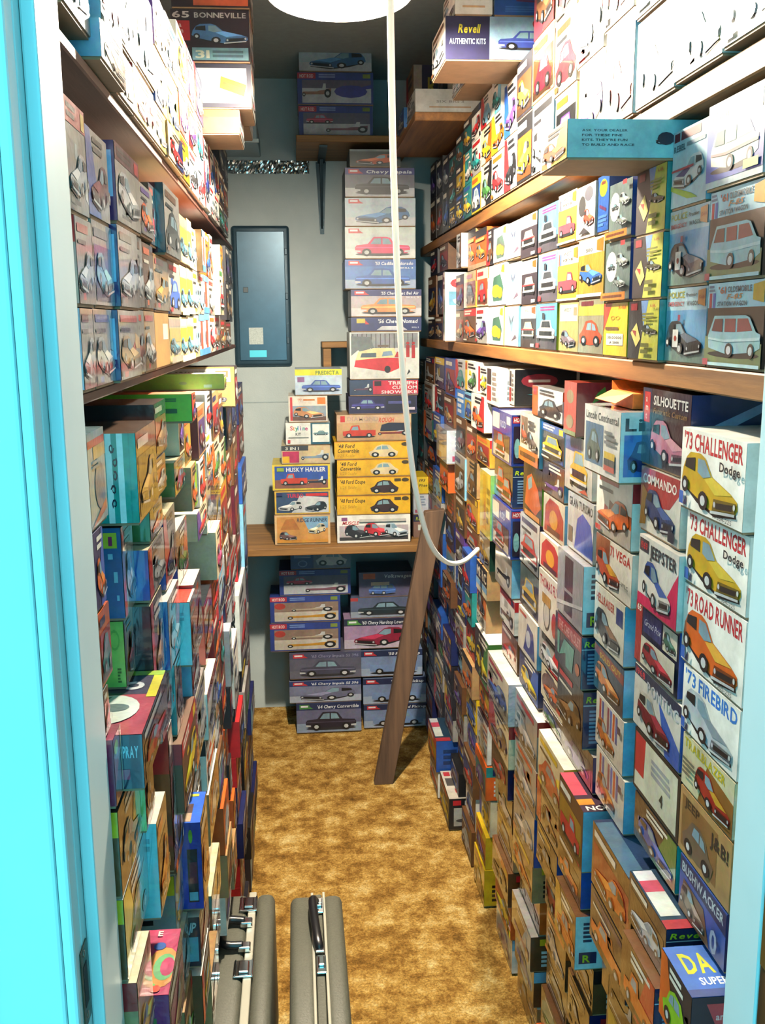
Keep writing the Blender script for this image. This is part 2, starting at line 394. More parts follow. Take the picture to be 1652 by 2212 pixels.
@art
def yellowcar(c):
    c.rect(0, 0, 1, 1, '#3a3430'); c.poly([(0, .6), (1, .8), (1, 1), (0, 1)], '#4a5a58'); c.car('f', .1, .08, .9, .8, '#d8b020')
@art
def blackred_end(c):
    c.rect(0, 0, 1, 1, '#16141c'); c.ell(.4, .68, .3, .2, '#8e2434', 14); c.bars(.22, .62, .58, .74, '#e8d8d0', 1, 2); c.poly([(.2, .3), (.85, .18), (.85, .42)], '#2f8c90')
@art
def carkit_white(c):
    c.rect(0, 0, 1, 1, '#efe9dc'); c.rect(.05, .52, .4, .95, '#3a2c2c'); c.rect(.05, .08, .4, .48, '#a8342a'); c.bars(.48, .1, .92, .9, '#8a8078', 6, 4)
@art
def dragster_grey(c):
    c.rect(0, 0, 1, 1, '#b0a79c'); c.poly([(0, .2), (1, 0), (1, .3), (0, .55)], '#d8d0c0'); c.car('d', .12, .2, .92, .7, '#2a2624')
@art
def thomas(c):
    c.rect(0, 0, 1, 1, '#dcd6ca'); c.text("THOMAS FLY", .06, .76, .16, '#b42c34', w=.86); c.ell(.42, .34, .16, .26, '#3a3434', 14); c.ell(.42, .34, .13, .21, '#cfc8bc', 14); c.ell(.78, .3, .12, .2, '#b42c24', 12); c.rect(.2, .5, .6, .66, '#b8862c')
@art
def redart(c):
    c.rect(0, 0, 1, 1, '#c8bfae'); c.poly([(.06, .05), (.1, .7), (.3, .95), (.7, .9), (.95, .6), (.95, .1)], '#a82c2c'); c.ell(.5, .45, .2, .25, '#c88a2a'); c.rect(.2, .08, .8, .22, '#4a2230')
@art
def mercury(c):
    c.rect(0, 0, 1, 1, '#d8cfae'); c.rect(0, .42, 1, 1, '#2a2624'); c.text("MERC", .06, .52, .34, '#e8dcc0', w=.88); c.rect(0, .2, 1, .4, '#7fb0d8')
@art
def fordart(c):
    c.rect(0, 0, 1, 1, '#c86a2c'); c.rect(0, 0, 1, .35, '#d8d0bc'); c.text("FORD", .08, .06, .22, '#2a2a30', w=.8); c.car('q', .1, .4, .9, .95, '#5a4a5a')
@art
def yellowset(c):
    c.rect(0, 0, 1, 1, '#e6d24a'); c.rect(.3, .1, .62, .95, '#d8b020'); c.poly([(.4, .2), (.6, .3), (.5, .7)], '#b85a2a'); c.bars(.66, .2, .95, .8, '#8a7a28', 4, 2)
@art
def green_end(c):
    c.rect(0, 0, 1, 1, '#7ab04a'); c.rect(.2, .62, .9, .9, '#1f4a34'); c.bars(.3, .66, .8, .86, '#7fb8a0', 2, 2)
@art
def greenred_end(c):
    c.rect(0, 0, 1, 1, '#12382a'); c.ell(.6, .6, .36, .25, '#b42c34')
@art
def hotwhite(c):
    c.rect(0, 0, 1, 1, '#e8e2d4'); c.poly([(.3, .1), (.5, .8), (.8, .7), (.9, .1)], '#2f3c8c'); c.ell(.55, .45, .12, .2, '#c8d0e0'); c.bars(.05, .85, .6, .96, '#c8502a', 1, 3)
@art
def revell_da(c):
    c.rect(0, 0, 1, 1, '#2b62b8'); c.text("DA", .2, .45, .4, '#c8c81c', w=.6); c.text("SUPER", .35, .22, .14, '#d8e0e8', w=.6); c.rect(0, 0, 1, .14, '#1a3a7c')
@art
def nobox_top(c):
    c.rect(0, 0, 1, 1, '#3a1f34'); c.rect(0, .4, .45, 1, '#cf4f62'); c.rect(0, .16, .5, .3, '#d8902a'); c.text("NO", .15, .03, .1, '#f0ece4', w=.6)
@art
def navy_top(c):
    c.rect(0, 0, 1, 1, '#1f3358'); c.rect(0, .1, .4, .95, '#4a6a84'); c.rect(0, 0, 1, .06, '#b03040')
@art
def flag_top(c):
    c.rect(0, 0, 1, 1, '#1c3a52'); c.rect(.05, .8, .6, .98, '#c8ccd4'); c.rect(.05, .6, .6, .8, '#c04a62'); c.rect(.05, .2, .6, .6, '#c8d0cc'); c.rect(0, 0, 1, .14, '#a8303c')
@art
def red_logo_end(c):
    c.rect(0, 0, 1, 1, '#16283c'); c.poly([(.3, .9), (.95, .9), (.85, .35), (.65, .35)], '#c84a58'); c.text("amt", .5, .66, .1, '#e8c8cc', w=.3)
# --- right middle shelf
@art
def hornet(c):
    c.rect(0, 0, 1, 1, '#a9bfca'); c.text("Hornet X", .06, .8, .13, '#3f6a8c', w=.6, slant=.2); c.rect(.72, .72, .95, .94, '#7a3a40'); c.rect(0, .08, 1, .72, '#2f55b0'); c.car('w', .08, .14, .92, .7, '#cfd4c8', acc='#b87a7a', flip=True); c.rect(.7, .1, .95, .2, '#a8c87a')
@art
def rebel(c):
    c.rect(0, 0, 1, 1, '#a9cfe0'); c.rect(.04, .86, .2, .97, '#6a1420'); c.rect(.24, .86, .8, .97, '#6a1420'); c.text("REBEL", .04, .73, .08, '#3a4450', w=.34); c.bars(.42, .74, .95, .82, '#6a8090', 1, 2)
    c.poly([(0, .3), (0, .24), (.5, .08), (.8, .06), (.6, .14)], '#8fb82c'); c.car('q', .06, .22, .94, .64, '#cfd4d8', flip=True, acc='#2b3c78'); c.rect(.06, .46, .7, .49, '#b03a4a')
@art
def police(c):
    c.rect(0, 0, 1, 1, '#a4c8da'); c.rect(0, 0, 1, .7, '#5a9fd0'); c.rect(0, 0, 1, .2, '#6f8a84'); c.text("POLICE", .04, .87, .085, '#b8b050', w=.42); c.text("EMERGENCY", .04, .76, .06, '#c05a5a', w=.42);
    c.text("WAGON", .52, .76, .06, '#22303a', w=.3); c.text("Premier", .5, .88, .05, '#22303a', w=.26, slant=.2); c.poly([(.8, .78), (.97, .74), (.97, .97), (.8, .95)], '#d07a24'); c.text("JO-HAN", .82, .84, .05, '#a8301c', w=.14)
    c.car('q', .04, .08, .94, .58, '#20242e', acc='#5a6a80'); c.rect(.26, .2, .4, .44, '#dfe3e2'); c.ell(.33, .32, .035, .04, '#a83a2c'); c.rect(.38, .56, .44, .64, '#a83a5a')
@art
def olds(c):
    c.rect(0, 0, 1, 1, '#3a2a26'); c.rect(0, .7, 1, 1, '#a8cfe0'); c.rect(.03, .7, .08, .88, '#b8303a'); c.rect(.1, .7, .15, .88, '#2f4fa0'); c.bars(.02, .89, .16, .98, '#5a7088', 2, 3)
    c.text("'61", .2, .87, .08, '#c05a3a', w=.14); c.text("OLDSMOBILE", .37, .88, .07, '#4a5058', w=.42); c.text("F-85", .36, .8, .06, '#c8783a', w=.26, slant=.3); c.text("STATION WAGON", .2, .72, .055, '#3a4450', w=.52); c.poly([(.82, .78), (1, .74), (1, .98), (.82, .95)], '#c8961c')
    c.poly([(0, 0), (1, 0), (1, .28), (0, .36)], '#6f7c54'); c.car('w', .06, .1, .98, .62, '#93bcc6', acc='#b8d0d8', glass='#8a3a40', flip=True); c.rect(0, 0, 1, .04, '#b8d8e0'); c.rect(0, .0, .1, .08, '#b04a58')
@art
def wedge(c):
    c.rect(0, 0, 1, 1, '#221c24'); c.poly([(.38, 0), (1, 0), (1, 1), (.64, 1)], '#c2c452'); c.poly([(.42, 1), (.66, 1), (.52, .55)], '#6f93c8'); c.rect(.08, .84, .3, .96, '#8e2430'); c.poly([(.1, .45), (.3, .62), (.44, .35), (.3, .2)], '#d8cf78'); c.poly([(.14, .5), (.3, .48), (.28, .38)], '#a83038')
    c.car('q', .5, .42, .98, .6, '#33361e'); c.text("A-HA", .78, .88, .06, '#b02c30', w=.18); c.bars(.55, .64, .92, .8, '#7a7c34', 3, 2); c.bars(.52, .08, .9, .3, '#6a6c30', 2, 7)
@art
def ovalcar(c):
    c.rect(0, 0, 1, 1, '#5a6a6a'); c.ell(.26, .58, .22, .26, '#dfe4e0', 16); c.car('s', .1, .52, .42, .64, '#3a4448'); c.car('q', .52, .55, .96, .8, '#8f9a98'); c.car('q', .5, .2, .95, .42, '#7a8684'); c.rect(0, 0, 1, .13, '#cf7a2a'); c.bars(.08, .03, .9, .1, '#6a3414', 1, 2); c.rect(.78, .9, .95, .98, '#a83038')
@art
def yellowoffer(c):
    c.rect(0, 0, 1, 1, '#e2bb1c'); c.poly([(0, .45), (0, 1), (.36, 1)], '#c8402c'); c.text("A-HA", .62, .88, .08, '#c0601c', w=.32); c.text("OO", .3, .68, .08, '#c8961c', w=.4); c.rect(.14, .2, .86, .42, '#e0ddd0'); c.text("$30.00000", .2, .32, .05, '#5a5a58', w=.6); c.text("A 2000", .3, .23, .045, '#5a5a58', w=.4); c.bars(.1, .48, .9, .56, '#6a4a14', 1, 3)
@art
def ranch_red(c):
    c.rect(0, 0, 1, 1, '#cfa032'); c.rect(0, .68, 1, 1, '#dcd8d0'); c.text("WEST", .3, .85, .07, '#3a3430', w=.38); c.text("WORTH 100", .25, .74, .055, '#4a4440', w=.5); c.rect(.06, .68, .1, .9, '#b03a3a'); c.rect(.13, .68, .17, .9, '#2f4fa0'); c.poly([(.78, .8), (.97, .76), (.97, .97), (.78, .95)], '#d0701c'); c.car('t', .05, .14, .95, .56, '#8e3a48', flip=True); c.rect(0, 0, 1, .04, '#e0ddd0')
@art
def ranch_blue(c):
    c.rect(0, 0, 1, 1, '#b98f34'); c.rect(0, .74, 1, 1, '#d4d2cc'); c.text("500", .3, .78, .06, '#3a3430', w=.25); c.poly([(.72, .78), (.97, .74), (.97, .97), (.72, .95)], '#d0701c'); c.car('q', .06, .2, .95, .62, '#3a6ab8', roof='#b98f34'); c.rect(0, 0, 1, .06, '#d0d4d4')
@art
def ranch_grey(c):
    c.rect(0, 0, 1, 1, '#b9a468'); c.rect(.05, .62, .95, .96, '#c8ccc8'); c.text("WEST", .25, .82, .07, '#7a8078', w=.4); c.rect(.76, .74, .92, .9, '#c88a6a'); c.car('q', .12, .08, .9, .45, '#7a6f78')
@art
def redcoupe(c):
    c.rect(0, 0, 1, 1, '#8d8a74'); c.rect(0, .7, 1, .9, '#b4b04a'); c.rect(.1, .88, .6, .97, '#6a2c30'); c.car('b', .04, .14, .96, .62, '#c04a28')
@art
def magwheel(c):
    c.rect(0, 0, 1, 1, '#cfc9c2'); c.ell(.3, .62, .2, .2, '#2a2a2c'); c.ell(.65, .82, .22, .14, '#4a4a54'); c.car('q', .4, .2, .98, .56, '#c83a20'); c.poly([(.2, .08), (.8, .08), (.5, .2)], '#26242a')
@art
def bluemask(c):
    c.rect(0, 0, 1, 1, '#2050a0'); c.ell(.5, .78, .36, .16, '#8fb81c', 14); c.rect(.32, .84, .68, .9, '#6a2c1c'); c.poly([(.2, .5), (.8, .4), (.8, .34), (.2, .44)], '#5a2050'); c.bars(.1, .08, .9, .3, '#3f70b8', 3, 2)
@art
def bluepolice(c):
    c.rect(0, 0, 1, 1, '#5fa0d0'); c.rect(0, 0, 1, .3, '#4a4650'); c.bars(.2, .84, .9, .95, '#b0407a', 2, 2); c.car('f', .05, .18, .95, .66, '#c8ccd0', roof='#3a6ac0', glass='#30343c'); c.rect(.34, .66, .46, .8, '#30343c'); c.rect(.04, .02, .2, .12, '#c8343a')
@art
def darkwhitecar(c):
    c.rect(0, 0, 1, 1, '#2f2830'); c.rect(0, .76, 1, 1, '#e4e2da'); c.poly([(0, .76), (.5, .82), (1, .76), (1, .7), (0, .7)], '#e4e2da'); c.text("1/25", .3, .87, .06, '#8a8a88', w=.3); c.poly([(.72, .84), (.96, .8), (.96, .98), (.72, .96)], '#d0501c'); c.car('f', .1, .22, .92, .64, '#c8b8a0', roof='#d8d8dc', acc='#b03040'); c.rect(.1, .42, .9, .45, '#b83038'); c.rect(.72, .03, .95, .1, '#e8e8e4')
@art
def whitewing(c):
    c.rect(0, 0, 1, 1, '#f0efe8'); c.poly([(.1, .85), (.4, .58), (.46, .36), (.6, .36), (.62, .58), (.85, .85), (.5, .7)], '#8fd0e0'); c.poly([(.3, .82), (.47, .64), (.46, .52)], '#4a4060'); c.poly([(.7, .82), (.53, .64), (.54, .52)], '#4a4060'); c.poly([(.5, .12), (.9, .22), (.8, .3)], '#6a5a70')
@art
def yellowcrew(c):
    c.rect(0, 0, 1, 1, '#e6efee'); c.poly([(.2, .3), (.3, .7), (.7, .75), (.9, .4), (.8, .1), (.3, .1)], '#3f6a58'); c.ell(.45, .35, .25, .16, '#e0c030'); c.ell(.7, .3, .14, .14, '#d8a828'); c.poly([(.75, .8), (.95, .76), (.95, .96), (.8, .95)], '#d8b030')
@art
def orangeband(c):
    c.rect(0, 0, 1, 1, '#e0621c'); c.rect(0, .8, 1, 1, '#221f2a'); c.rect(0, 0, 1, .12, '#b89a78'); c.car('q', .1, .2, .9, .65, '#d8902a'); c.bars(.1, .66, .9, .78, '#e8c86a', 1, 2)
@art
def vw_end(c):
    c.rect(0, 0, 1, 1, '#f4f2ec'); c.ell(.5, .84, .42, .11, '#b8303c', 16); c.text("VOLKS", .16, .8, .06, '#f4ece4', w=.7); c.rect(.06, .52, .95, .72, '#6fa8c8'); c.car('b', .12, .53, .8, .7, '#e0e0d0'); c.rect(.2, .03, .9, .08, '#3a5aa0')
@art
def morame_end(c):
    c.rect(0, 0, 1, 1, '#f2efe8'); c.text("Mor", .2, .74, .1, '#3a3638', w=.5); c.text("Ame", .2, .56, .1, '#3a3638', w=.5)
# --- upper right
@art
def ask_end(c):
    c.rect(0, 0, 1, 1, '#8fd6e2')
    for i, t in enumerate(["ASK YOUR DEALER", "FOR THESE FINE", "KITS. THEY'RE FUN", "TO BUILD AND RACE"]): c.text(t, .08, .68 - i * .125, .06, '#2a4a58', w=(.26, .23, .26, .3)[i])
    c.car('d', .5, .32, .98, .74, '#8e4a34'); c.ell(.56, .5, .05, .17, '#1e2a40'); c.ell(.71, .38, .05, .17, '#1e2a40'); c.ell(.71, .38, .025, .08, '#7fc8dc'); c.text("DRAG", .76, .18, .07, '#2a3a48', w=.2)
@art
def revell_auth_end(c):
    c.rect(0, 0, 1, 1, '#8fb0c8'); c.rect(0, 0, .35, 1, '#1d1c40'); c.text("Revell", .1, .62, .2, '#b8b024', w=.17, slant=.2); c.text("AUTHENTIC KITS", .03, .36, .13, '#9aa8c0', w=.29); c.car('s', .42, .22, .92, .7, '#3a4a9c', flip=True); c.ell(.72, .84, .03, .1, '#a83a4a')
@art
def ivory_red_end(c):
    c.rect(0, 0, 1, 1, '#e8dfae'); c.rect(.08, .5, .95, .78, '#b8402c'); c.bars(.35, .3, .95, .46, '#8a7a5a', 1, 2); c.ell(.38, .35, .06, .1, '#3a3430')
@art
def snap_end(c):
    c.rect(0, 0, 1, 1, '#f6f4ee'); c.text("SIX BIG 3", .3, .42, .1, '#b0aaa4', w=.4); c.rect(.2, .2, .8, .26, '#d8b088')
@art
def bluesnap_end(c):
    c.rect(0, 0, 1, 1, '#3f8ad8'); c.bars(.15, .1, .9, .9, '#e8f2fa', 4, 2)
@art
def stripes_end(c):
    c.rect(0, 0, 1, 1, '#b8aca0'); c.rect(.2, .5, .75, 1, '#26224a'); c.text("R", .34, .6, .24, '#b0a03a', w=.2)
    for x in (.26, .45, .64): c.rect(x, .36, x + .09, .5, '#a8303c', up=(x < .3))
# --- left
@art
def bonneville_end(c):
    c.rect(0, 0, 1, 1, '#2a1a28'); c.text("65", .02, .84, .12, '#d8ccc8', w=.22); c.rect(.02, .4, .24, .78, '#b8242e'); c.text("amt", .1, .66, .09, '#e8ccc4', vert=True); c.text("BONNEVILLE", .3, .84, .1, '#c8c0c0', w=.66); c.car('q', .26, .32, .98, .74, '#4a7ab0'); c.rect(.26, .02, .98, .26, '#6f9cac'); c.text("31", .3, .06, .15, '#cfd4c0', w=.18); c.bars(.52, .06, .92, .22, '#4a6a78', 2, 2)
@art
def orange_end(c):
    c.rect(0, 0, 1, 1, '#2a1a28'); c.rect(.28, .05, .98, .95, '#d8623a'); c.ell(.62, .7, .28, .22, '#3a2434', 14)
@art
def tag_end(c):
    c.rect(0, 0, 1, 1, '#1d1c34'); c.rect(.06, .1, .94, .9, '#b8c0c4'); c.poly([(.58, .45), (.9, .25), (.94, .52), (.6, .72)], '#e0b41c'); c.poly([(.62, .54), (.88, .38), (.89, .44), (.63, .6)], '#c85a24')
@art
def redlip_end(c):
    c.rect(0, 0, 1, 1, '#6a4a3a'); c.rect(0, .7, 1, 1, '#d8502a')
@art
def bluecarcream_end(c):
    c.rect(0, 0, 1, 1, '#f0e6b8'); c.poly([(.2, .62), (.5, .7), (.62, .6), (.4, .52), (.3, .48)], '#3fa0d0'); c.rect(.8, .1, .86, .9, '#d8962a')
@art
def purple_end(c):
    c.rect(0, 0, 1, 1, '#3a1466'); c.rect(.15, .3, .85, .88, '#9fc4f0'); c.rect(.1, .05, .6, .24, '#c0204a'); c.text("amt", .14, .09, .1, '#f0d0d8', w=.36)  # pale blue window paints in a reflection
@art
def lime_end(c): c.rect(0, 0, 1, 1, '#6fb81c'); c.ell(.3, .75, .06, .06, '#2a4a14')
@art
def redframe_end(c): c.rect(0, 0, 1, 1, '#a01c34'); c.rect(.08, .06, .78, .55, '#7a7468'); c.bars(.15, .15, .6, .4, '#4a4844', 2, 1)
@art
def maroon_end(c): c.rect(0, 0, 1, 1, '#6a1020'); c.rect(.05, .05, .3, .85, '#6fd0e6'); c.rect(.7, 0, 1, 1, '#1f4a58')
@art
def plainbrown(c): c.rect(0, 0, 1, 1, '#b08a4c'); c.rect(.55, .5, .92, .8, '#d8d4c8')
@art
def yellowcars(c):
    c.rect(0, 0, 1, 1, '#e8d8a0'); c.rect(0, .78, 1, .96, '#c8b8a8'); c.rect(.02, .8, .98, .94, '#d9b8a8'); c.rect(.04, .45, .96, .76, '#e0c030'); c.car('q', .06, .16, .94, .56, '#4a8ca8'); c.rect(0, 0, 1, .14, '#e4dcc4')
@art
def whitered(c):
    c.rect(0, 0, 1, 1, '#efeae0'); c.rect(.3, .1, .7, .86, '#d8402a'); c.ell(.2, .4, .14, .18, '#4a4850'); c.rect(0, 0, 1, .16, '#3f80b8'); c.rect(0, .84, 1, 1, '#5a8ab8')
@art
def striped_end(c):
    c.rect(0, 0, 1, 1, '#12a89c')
    for x in (0.0, .38): c.rect(x, 0, x + .2, 1, '#e4ffff', up=(x == 0))
    c.rect(.76, 0, .8, 1, '#0f9c92'); c.k += 1
    for i in range(5):
        y = .84 - i * .155; x = .2 + .07 * math.sin(i * 1.3) + .02 * i
        pts = [(x + (.05 + .008 * t) * math.cos(t * .9 + i), y + (.035 + .005 * t) * math.sin(t * .9 + i)) for t in range(8)]
        inner = [(x + (.028 + .004 * t) * math.cos(t * .9 + i), y + (.018 + .003 * t) * math.sin(t * .9 + i)) for t in range(7, -1, -1)]
        c.poly(pts + inner, '#16203c', up=False)
@art
def bluecar_near(c):
    c.rect(0, 0, 1, 1, '#8fb4bc'); c.rect(0, .84, 1, .92, '#c8404a'); c.rect(.3, .7, 1, .84, '#b0a070'); c.ell(.6, .4, .3, .26, '#2f6a94', 14); c.poly([(0, 0), (.9, .1), (.9, .22), (.2, .06)], '#b8404a'); c.bars(.2, .6, .6, .7, '#5a94b0', 2, 2)
@art
def blue1_end(c):
    c.rect(0, 0, 1, 1, '#1f6aa0'); c.rect(.1, .78, .8, .95, '#c8d83a'); c.text("1", .36, .81, .1, '#a8306a', w=.2); c.rect(.3, .66, .55, .72, '#7fd0e8'); c.rect(.55, .4, .75, .52, '#7fd0e8'); c.rect(.65, .2, .78, .26, '#7fd0e8')
@art
def palegreen_end(c): c.rect(0, 0, 1, 1, '#8fe06a'); c.ell(.3, .72, .4, .16, '#6fc85a', 12); c.ell(.3, .72, .3, .12, '#8fe06a', 12); c.bars(.4, .06, .7, .3, '#3a7a34', 5, 2)
@art
def oval_top(c):
    c.rect(0, 0, 1, 1, '#a8304a'); c.rect(0, .6, 1, 1, '#241f44'); c.rect(.86, .55, 1, 1, '#d8d01c'); c.rect(.0, .92, 1, 1, '#8fb82c'); c.ell(.62, .74, .16, .07, '#cfd4dc'); c.ell(.62, .74, .08, .03, '#241f44'); c.ell(.42, .36, .42, .22, '#cfd8d4', 20); c.poly([(.05, .2), (.1, .5), (.4, .56), (.2, .3)], '#1f3040'); c.ell(.5, .38, .2, .06, '#5a6a74')
@art
def customspray_end(c):
    c.rect(0, 0, 1, 1, '#161c3c'); c.text("CUSTOM SPRAY", .06, .58, .22, '#a8c8d8', w=.86); c.bars(.2, .12, .75, .42, '#b02a5a', 1, 2)
@art
def maroonyellow(c): c.rect(0, 0, 1, 1, '#8e1f4c'); c.ell(.3, .82, .24, .1, '#b8c82c'); c.rect(.8, 0, .92, 1, '#b0a028')
@art
def greentext_end(c): c.rect(0, 0, 1, 1, '#8fb85a'); c.bars(.2, .06, .8, .9, '#3f5a30', 9, 3)
@art
def cyanplain_end(c): c.rect(0, 0, 1, 1, '#6fd0dc'); c.bars(.15, .7, .7, .86, '#4a98a8', 2, 2)
@art
def swirl_top(c):
    c.rect(0, 0, 1, 1, '#c83a6a'); c.poly([(0, 0), (.35, .3), (.3, .8), (0, .7)], '#201c3c'); c.ell(.75, .4, .36, .3, '#e09a4a', 16); c.ell(.8, .4, .25, .2, '#6fb87a', 14); c.ell(.86, .4, .16, .14, '#c83a6a', 12); c.ell(.6, .72, .14, .06, '#2b62b8'); c.ell(.5, .1, .2, .08, '#6fc86a'); c.ell(.7, .08, .1, .05, '#e0503a'); c.text("E", .5, .88, .08, '#f0e8e0')
@art
def magenta_end(c): c.rect(0, 0, 1, 1, '#8e1470'); c.rect(.3, .5, .6, .7, '#4a7a4a')
@art
def bluecase_top(c): c.rect(0, 0, 1, 1, '#2f6ae0'); c.rect(.05, .04, .6, .6, '#5a4444'); c.rect(.05, .04, .6, .3, '#c8a890'); c.rect(.35, .84, .75, .92, '#d8d04a')
@art
def bluecase_end(c): c.rect(0, 0, 1, 1, '#1f3ab0'); c.rect(.15, .08, .75, .7, '#141428'); c.rect(.25, .3, .7, .55, '#6a1c3a'); c.rect(.2, .1, .7, .2, '#6fb0c8'); c.ell(.4, .85, .12, .08, '#7ab82c')
@art
def jp_end(c): c.rect(0, 0, 1, 1, '#16203c'); c.rect(.1, .1, .9, .6, '#5aa0b4'); c.text("JP", .35, .7, .2, '#b8c8d0', w=.4, slant=.3)
@art
def greenbox_end(c):
    c.rect(0, 0, 1, 1, '#7fc41c'); c.ell(.16, .76, .06, .12, '#1f3a14'); c.rect(.28, .7, .33, .84, '#1f2a3a'); c.rect(.4, .68, .43, .86, '#1f3a14'); c.ell(.52, .74, .07, .1, '#1f3a14'); c.ell(.52, .74, .05, .07, '#7fc41c'); c.bars(.66, .56, .9, .86, '#3f6a1c', 4, 2); c.rect(.76, .3, .9, .46, '#2f5a20')
@art
def dullgreen_end(c): c.rect(0, 0, 1, 1, '#8fae3a'); c.rect(.8, .1, .88, .3, '#a8ccb0'); c.ell(.6, .4, .04, .1, '#7a8a5a')
@art
def orange_top(c): c.rect(0, 0, 1, 1, '#e0402c'); c.rect(.9, 0, 1, 1, '#f0ece4')
@art
def er_end(c): c.rect(0, 0, 1, 1, '#dde4e2'); c.text("ER", .3, .5, .3, '#1c2024', w=.55)
@art
def pbox_end(c): c.rect(0, 0, 1, 1, '#12141c'); c.rect(.08, .78, .26, .94, '#c0242c'); c.text("PRO", .34, .79, .14, '#c8ccd4', w=.5); c.rect(.1, .1, .96, .7, '#b0aca4'); c.poly([(.3, .4), (.5, .6), (.85, .55), (.8, .38)], '#c8b81c'); c.ell(.5, .28, .36, .08, '#4a4648')
@art
def pbox_top(c): c.rect(0, 0, 1, 1, '#d8d0c4'); c.rect(.1, .8, .4, .95, '#c83a40'); c.rect(.1, .45, .6, .72, '#5a5450'); c.rect(.4, .2, .7, .34, '#c83a40')
@art
def redA_end(c): c.rect(0, 0, 1, 1, '#2233a8'); c.rect(0, .62, 1, .9, '#b8142c'); c.text("A", .4, .65, .22, '#c8d0e0', slant=.3); c.rect(.35, .04, .95, .56, '#1a2430'); c.rect(.4, .08, .95, .24, '#7fb0d0')
@art
def wrapbrown(c):  # brown tones paint in the carpet's reflection on the wrap
    r = random.Random(int(abs(c.o.x) * 3e3 + c.o.y * 7e3 + c.o.z * 9e3)); g_art(c, (r.choice(['brown', 'dark', 'tan', 'brown']), r.choice(['red', 'orange', 'brown', 'grey' if False else 'silver']), r.choice(['brown', 'red', 'ochre', 'navy']), r.choice([1, 2, 6]), r.choice(['q', 's', 't'])), r.randrange(999))
# --- back wall
def _mono(c, top, txt, bgc, car, kind='q', logo='#c8343c', tcol='#e8ecf4', sub=None, flip=True, floor='#c8ccd2', x=.3):
    c.rect(0, 0, 1, 1, bgc); c.rect(0, 0, 1, .3, floor); c.rect(0, .76, 1, 1, top)
    c.rect(.05, .8, .2, .95, logo); c.rect(.07, .86, .18, .92, '#e8e8ee'); c.poly([(.2, .8), (.26, .8), (.2, .9)], logo)
    if txt: c.text(txt, x, .81, .11, tcol, w=.96 - x, slant=.15)
    if sub: c.text(sub, .78, .68, .05, tcol, w=.18)
    c.car(kind, .14, .06, .92, .72, car, flip=flip)
@art
def mono_impala(c): _mono(c, '#2b2a78', "Chevy Impala", '#6a6a78', '#2a2a30', 's')
@art
def mono_blue(c): _mono(c, '#b9cad6', None, '#b4c6d2', '#3f6c9c', 'q')
@art
def mono_pink(c): _mono(c, '#cfdad6', None, '#c8d4d4', '#d8406a', 's', floor='#dfe4e2')
@art
def mono_caddy(c): _mono(c, '#3f66b0', "'53 Cadillac Eldorado", '#4f7cc0', '#3f62a8', 's', sub='SKILL 3', floor='#9fb4d0', x=.42)
@art
def mono_belair(c): _mono(c, '#20286c', "'55 Chevrolet Bel Air", '#b8aeb4', '#e0945a', 's', sub='SKILL 3', floor='#d8d4d8', x=.42)
@art
def mono_nomad(c): c.rect(0, 0, 1, 1, '#20306c'); c.rect(.08, .58, .2, .92, '#c8b84a'); c.poly([(.2, .5), (.26, .5), (.2, .8)], '#c83a3c'); c.text("'56 Chevy Nomad", .38, .58, .28, '#eef0f4', w=.56, slant=.15); c.poly([(.36, .06), (.44, .36), (.72, .36), (.8, .06)], '#c8ccd4'); c.text("SKILL 3", .86, .2, .1, '#c8d0e0', w=.1)
@art
def winter(c):
    c.rect(0, 0, 1, 1, '#e2e4de'); c.rect(.02, .02, .98, .98, '#d4d8d4'); c.rect(.02, .66, .98, .98, '#8a8e94')
    for i in range(14): c.rect(.04 + i * .066, .62, .052 + i * .066, .97, '#4a4448', up=(i == 0))
    c.poly([(.02, .5), (.12, .62), (.2, .5), (.3, .66), (.36, .6), (.3, .9), (.02, .92)], '#6a7478')
    c.poly([(.06, .26), (.08, .4), (.36, .46), (.8, .44), (.8, .28), (.55, .12), (.5, .16)], '#c8303a'); c.poly([(.08, .4), (.12, .58), (.34, .66), (.64, .66), (.68, .46), (.36, .44)], '#e4d8a4')
    c.poly([(.15, .46), (.17, .55), (.38, .56), (.38, .46)], '#4a5a68'); c.poly([(.46, .48), (.48, .58), (.6, .6), (.62, .5)], '#7a98b0'); c.rect(.4, .68, .56, .73, '#6a5a50'); c.poly([(.64, .46), (.68, .58), (.74, .56), (.76, .45)], '#b82c38')
    c.ell(.54, .2, .045, .08, '#22222a'); c.rect(.81, .46, .86, .72, '#b0242c'); c.rect(.89, .44, .94, .72, '#b0242c'); c.ell(.835, .76, .025, .03, '#b0242c'); c.ell(.915, .76, .025, .03, '#b0242c'); c.poly([(.82, .08), (.85, .2), (.9, .06), (.87, .14)], '#2a2a2e')
@art
def triumph(c): c.rect(0, 0, 1, 1, '#2a3c5c'); c.rect(.34, .04, 1, .96, '#c42a44'); c.car('d', .06, .2, .34, .8, '#5a3a50'); c.rect(.36, .6, .46, .92, '#2a1a28'); c.text("TRIUMPH", .56, .68, .22, '#f0e4e4', w=.42); c.text("CUSTOM", .62, .38, .22, '#f0e4e4', w=.36); c.text("SHOW BIKE", .46, .08, .22, '#f0e4e4', w=.52)
@art
def purpledark(c): c.rect(0, 0, 1, 1, '#221c4c'); c.car('s', .04, .2, .52, .85, '#3a3480', flip=True); c.rect(.54, .1, .98, .95, '#171430'); c.bars(.58, .5, .92, .75, '#4a4a88', 1, 2); c.rect(.86, .18, .97, .34, '#c8c0d0')
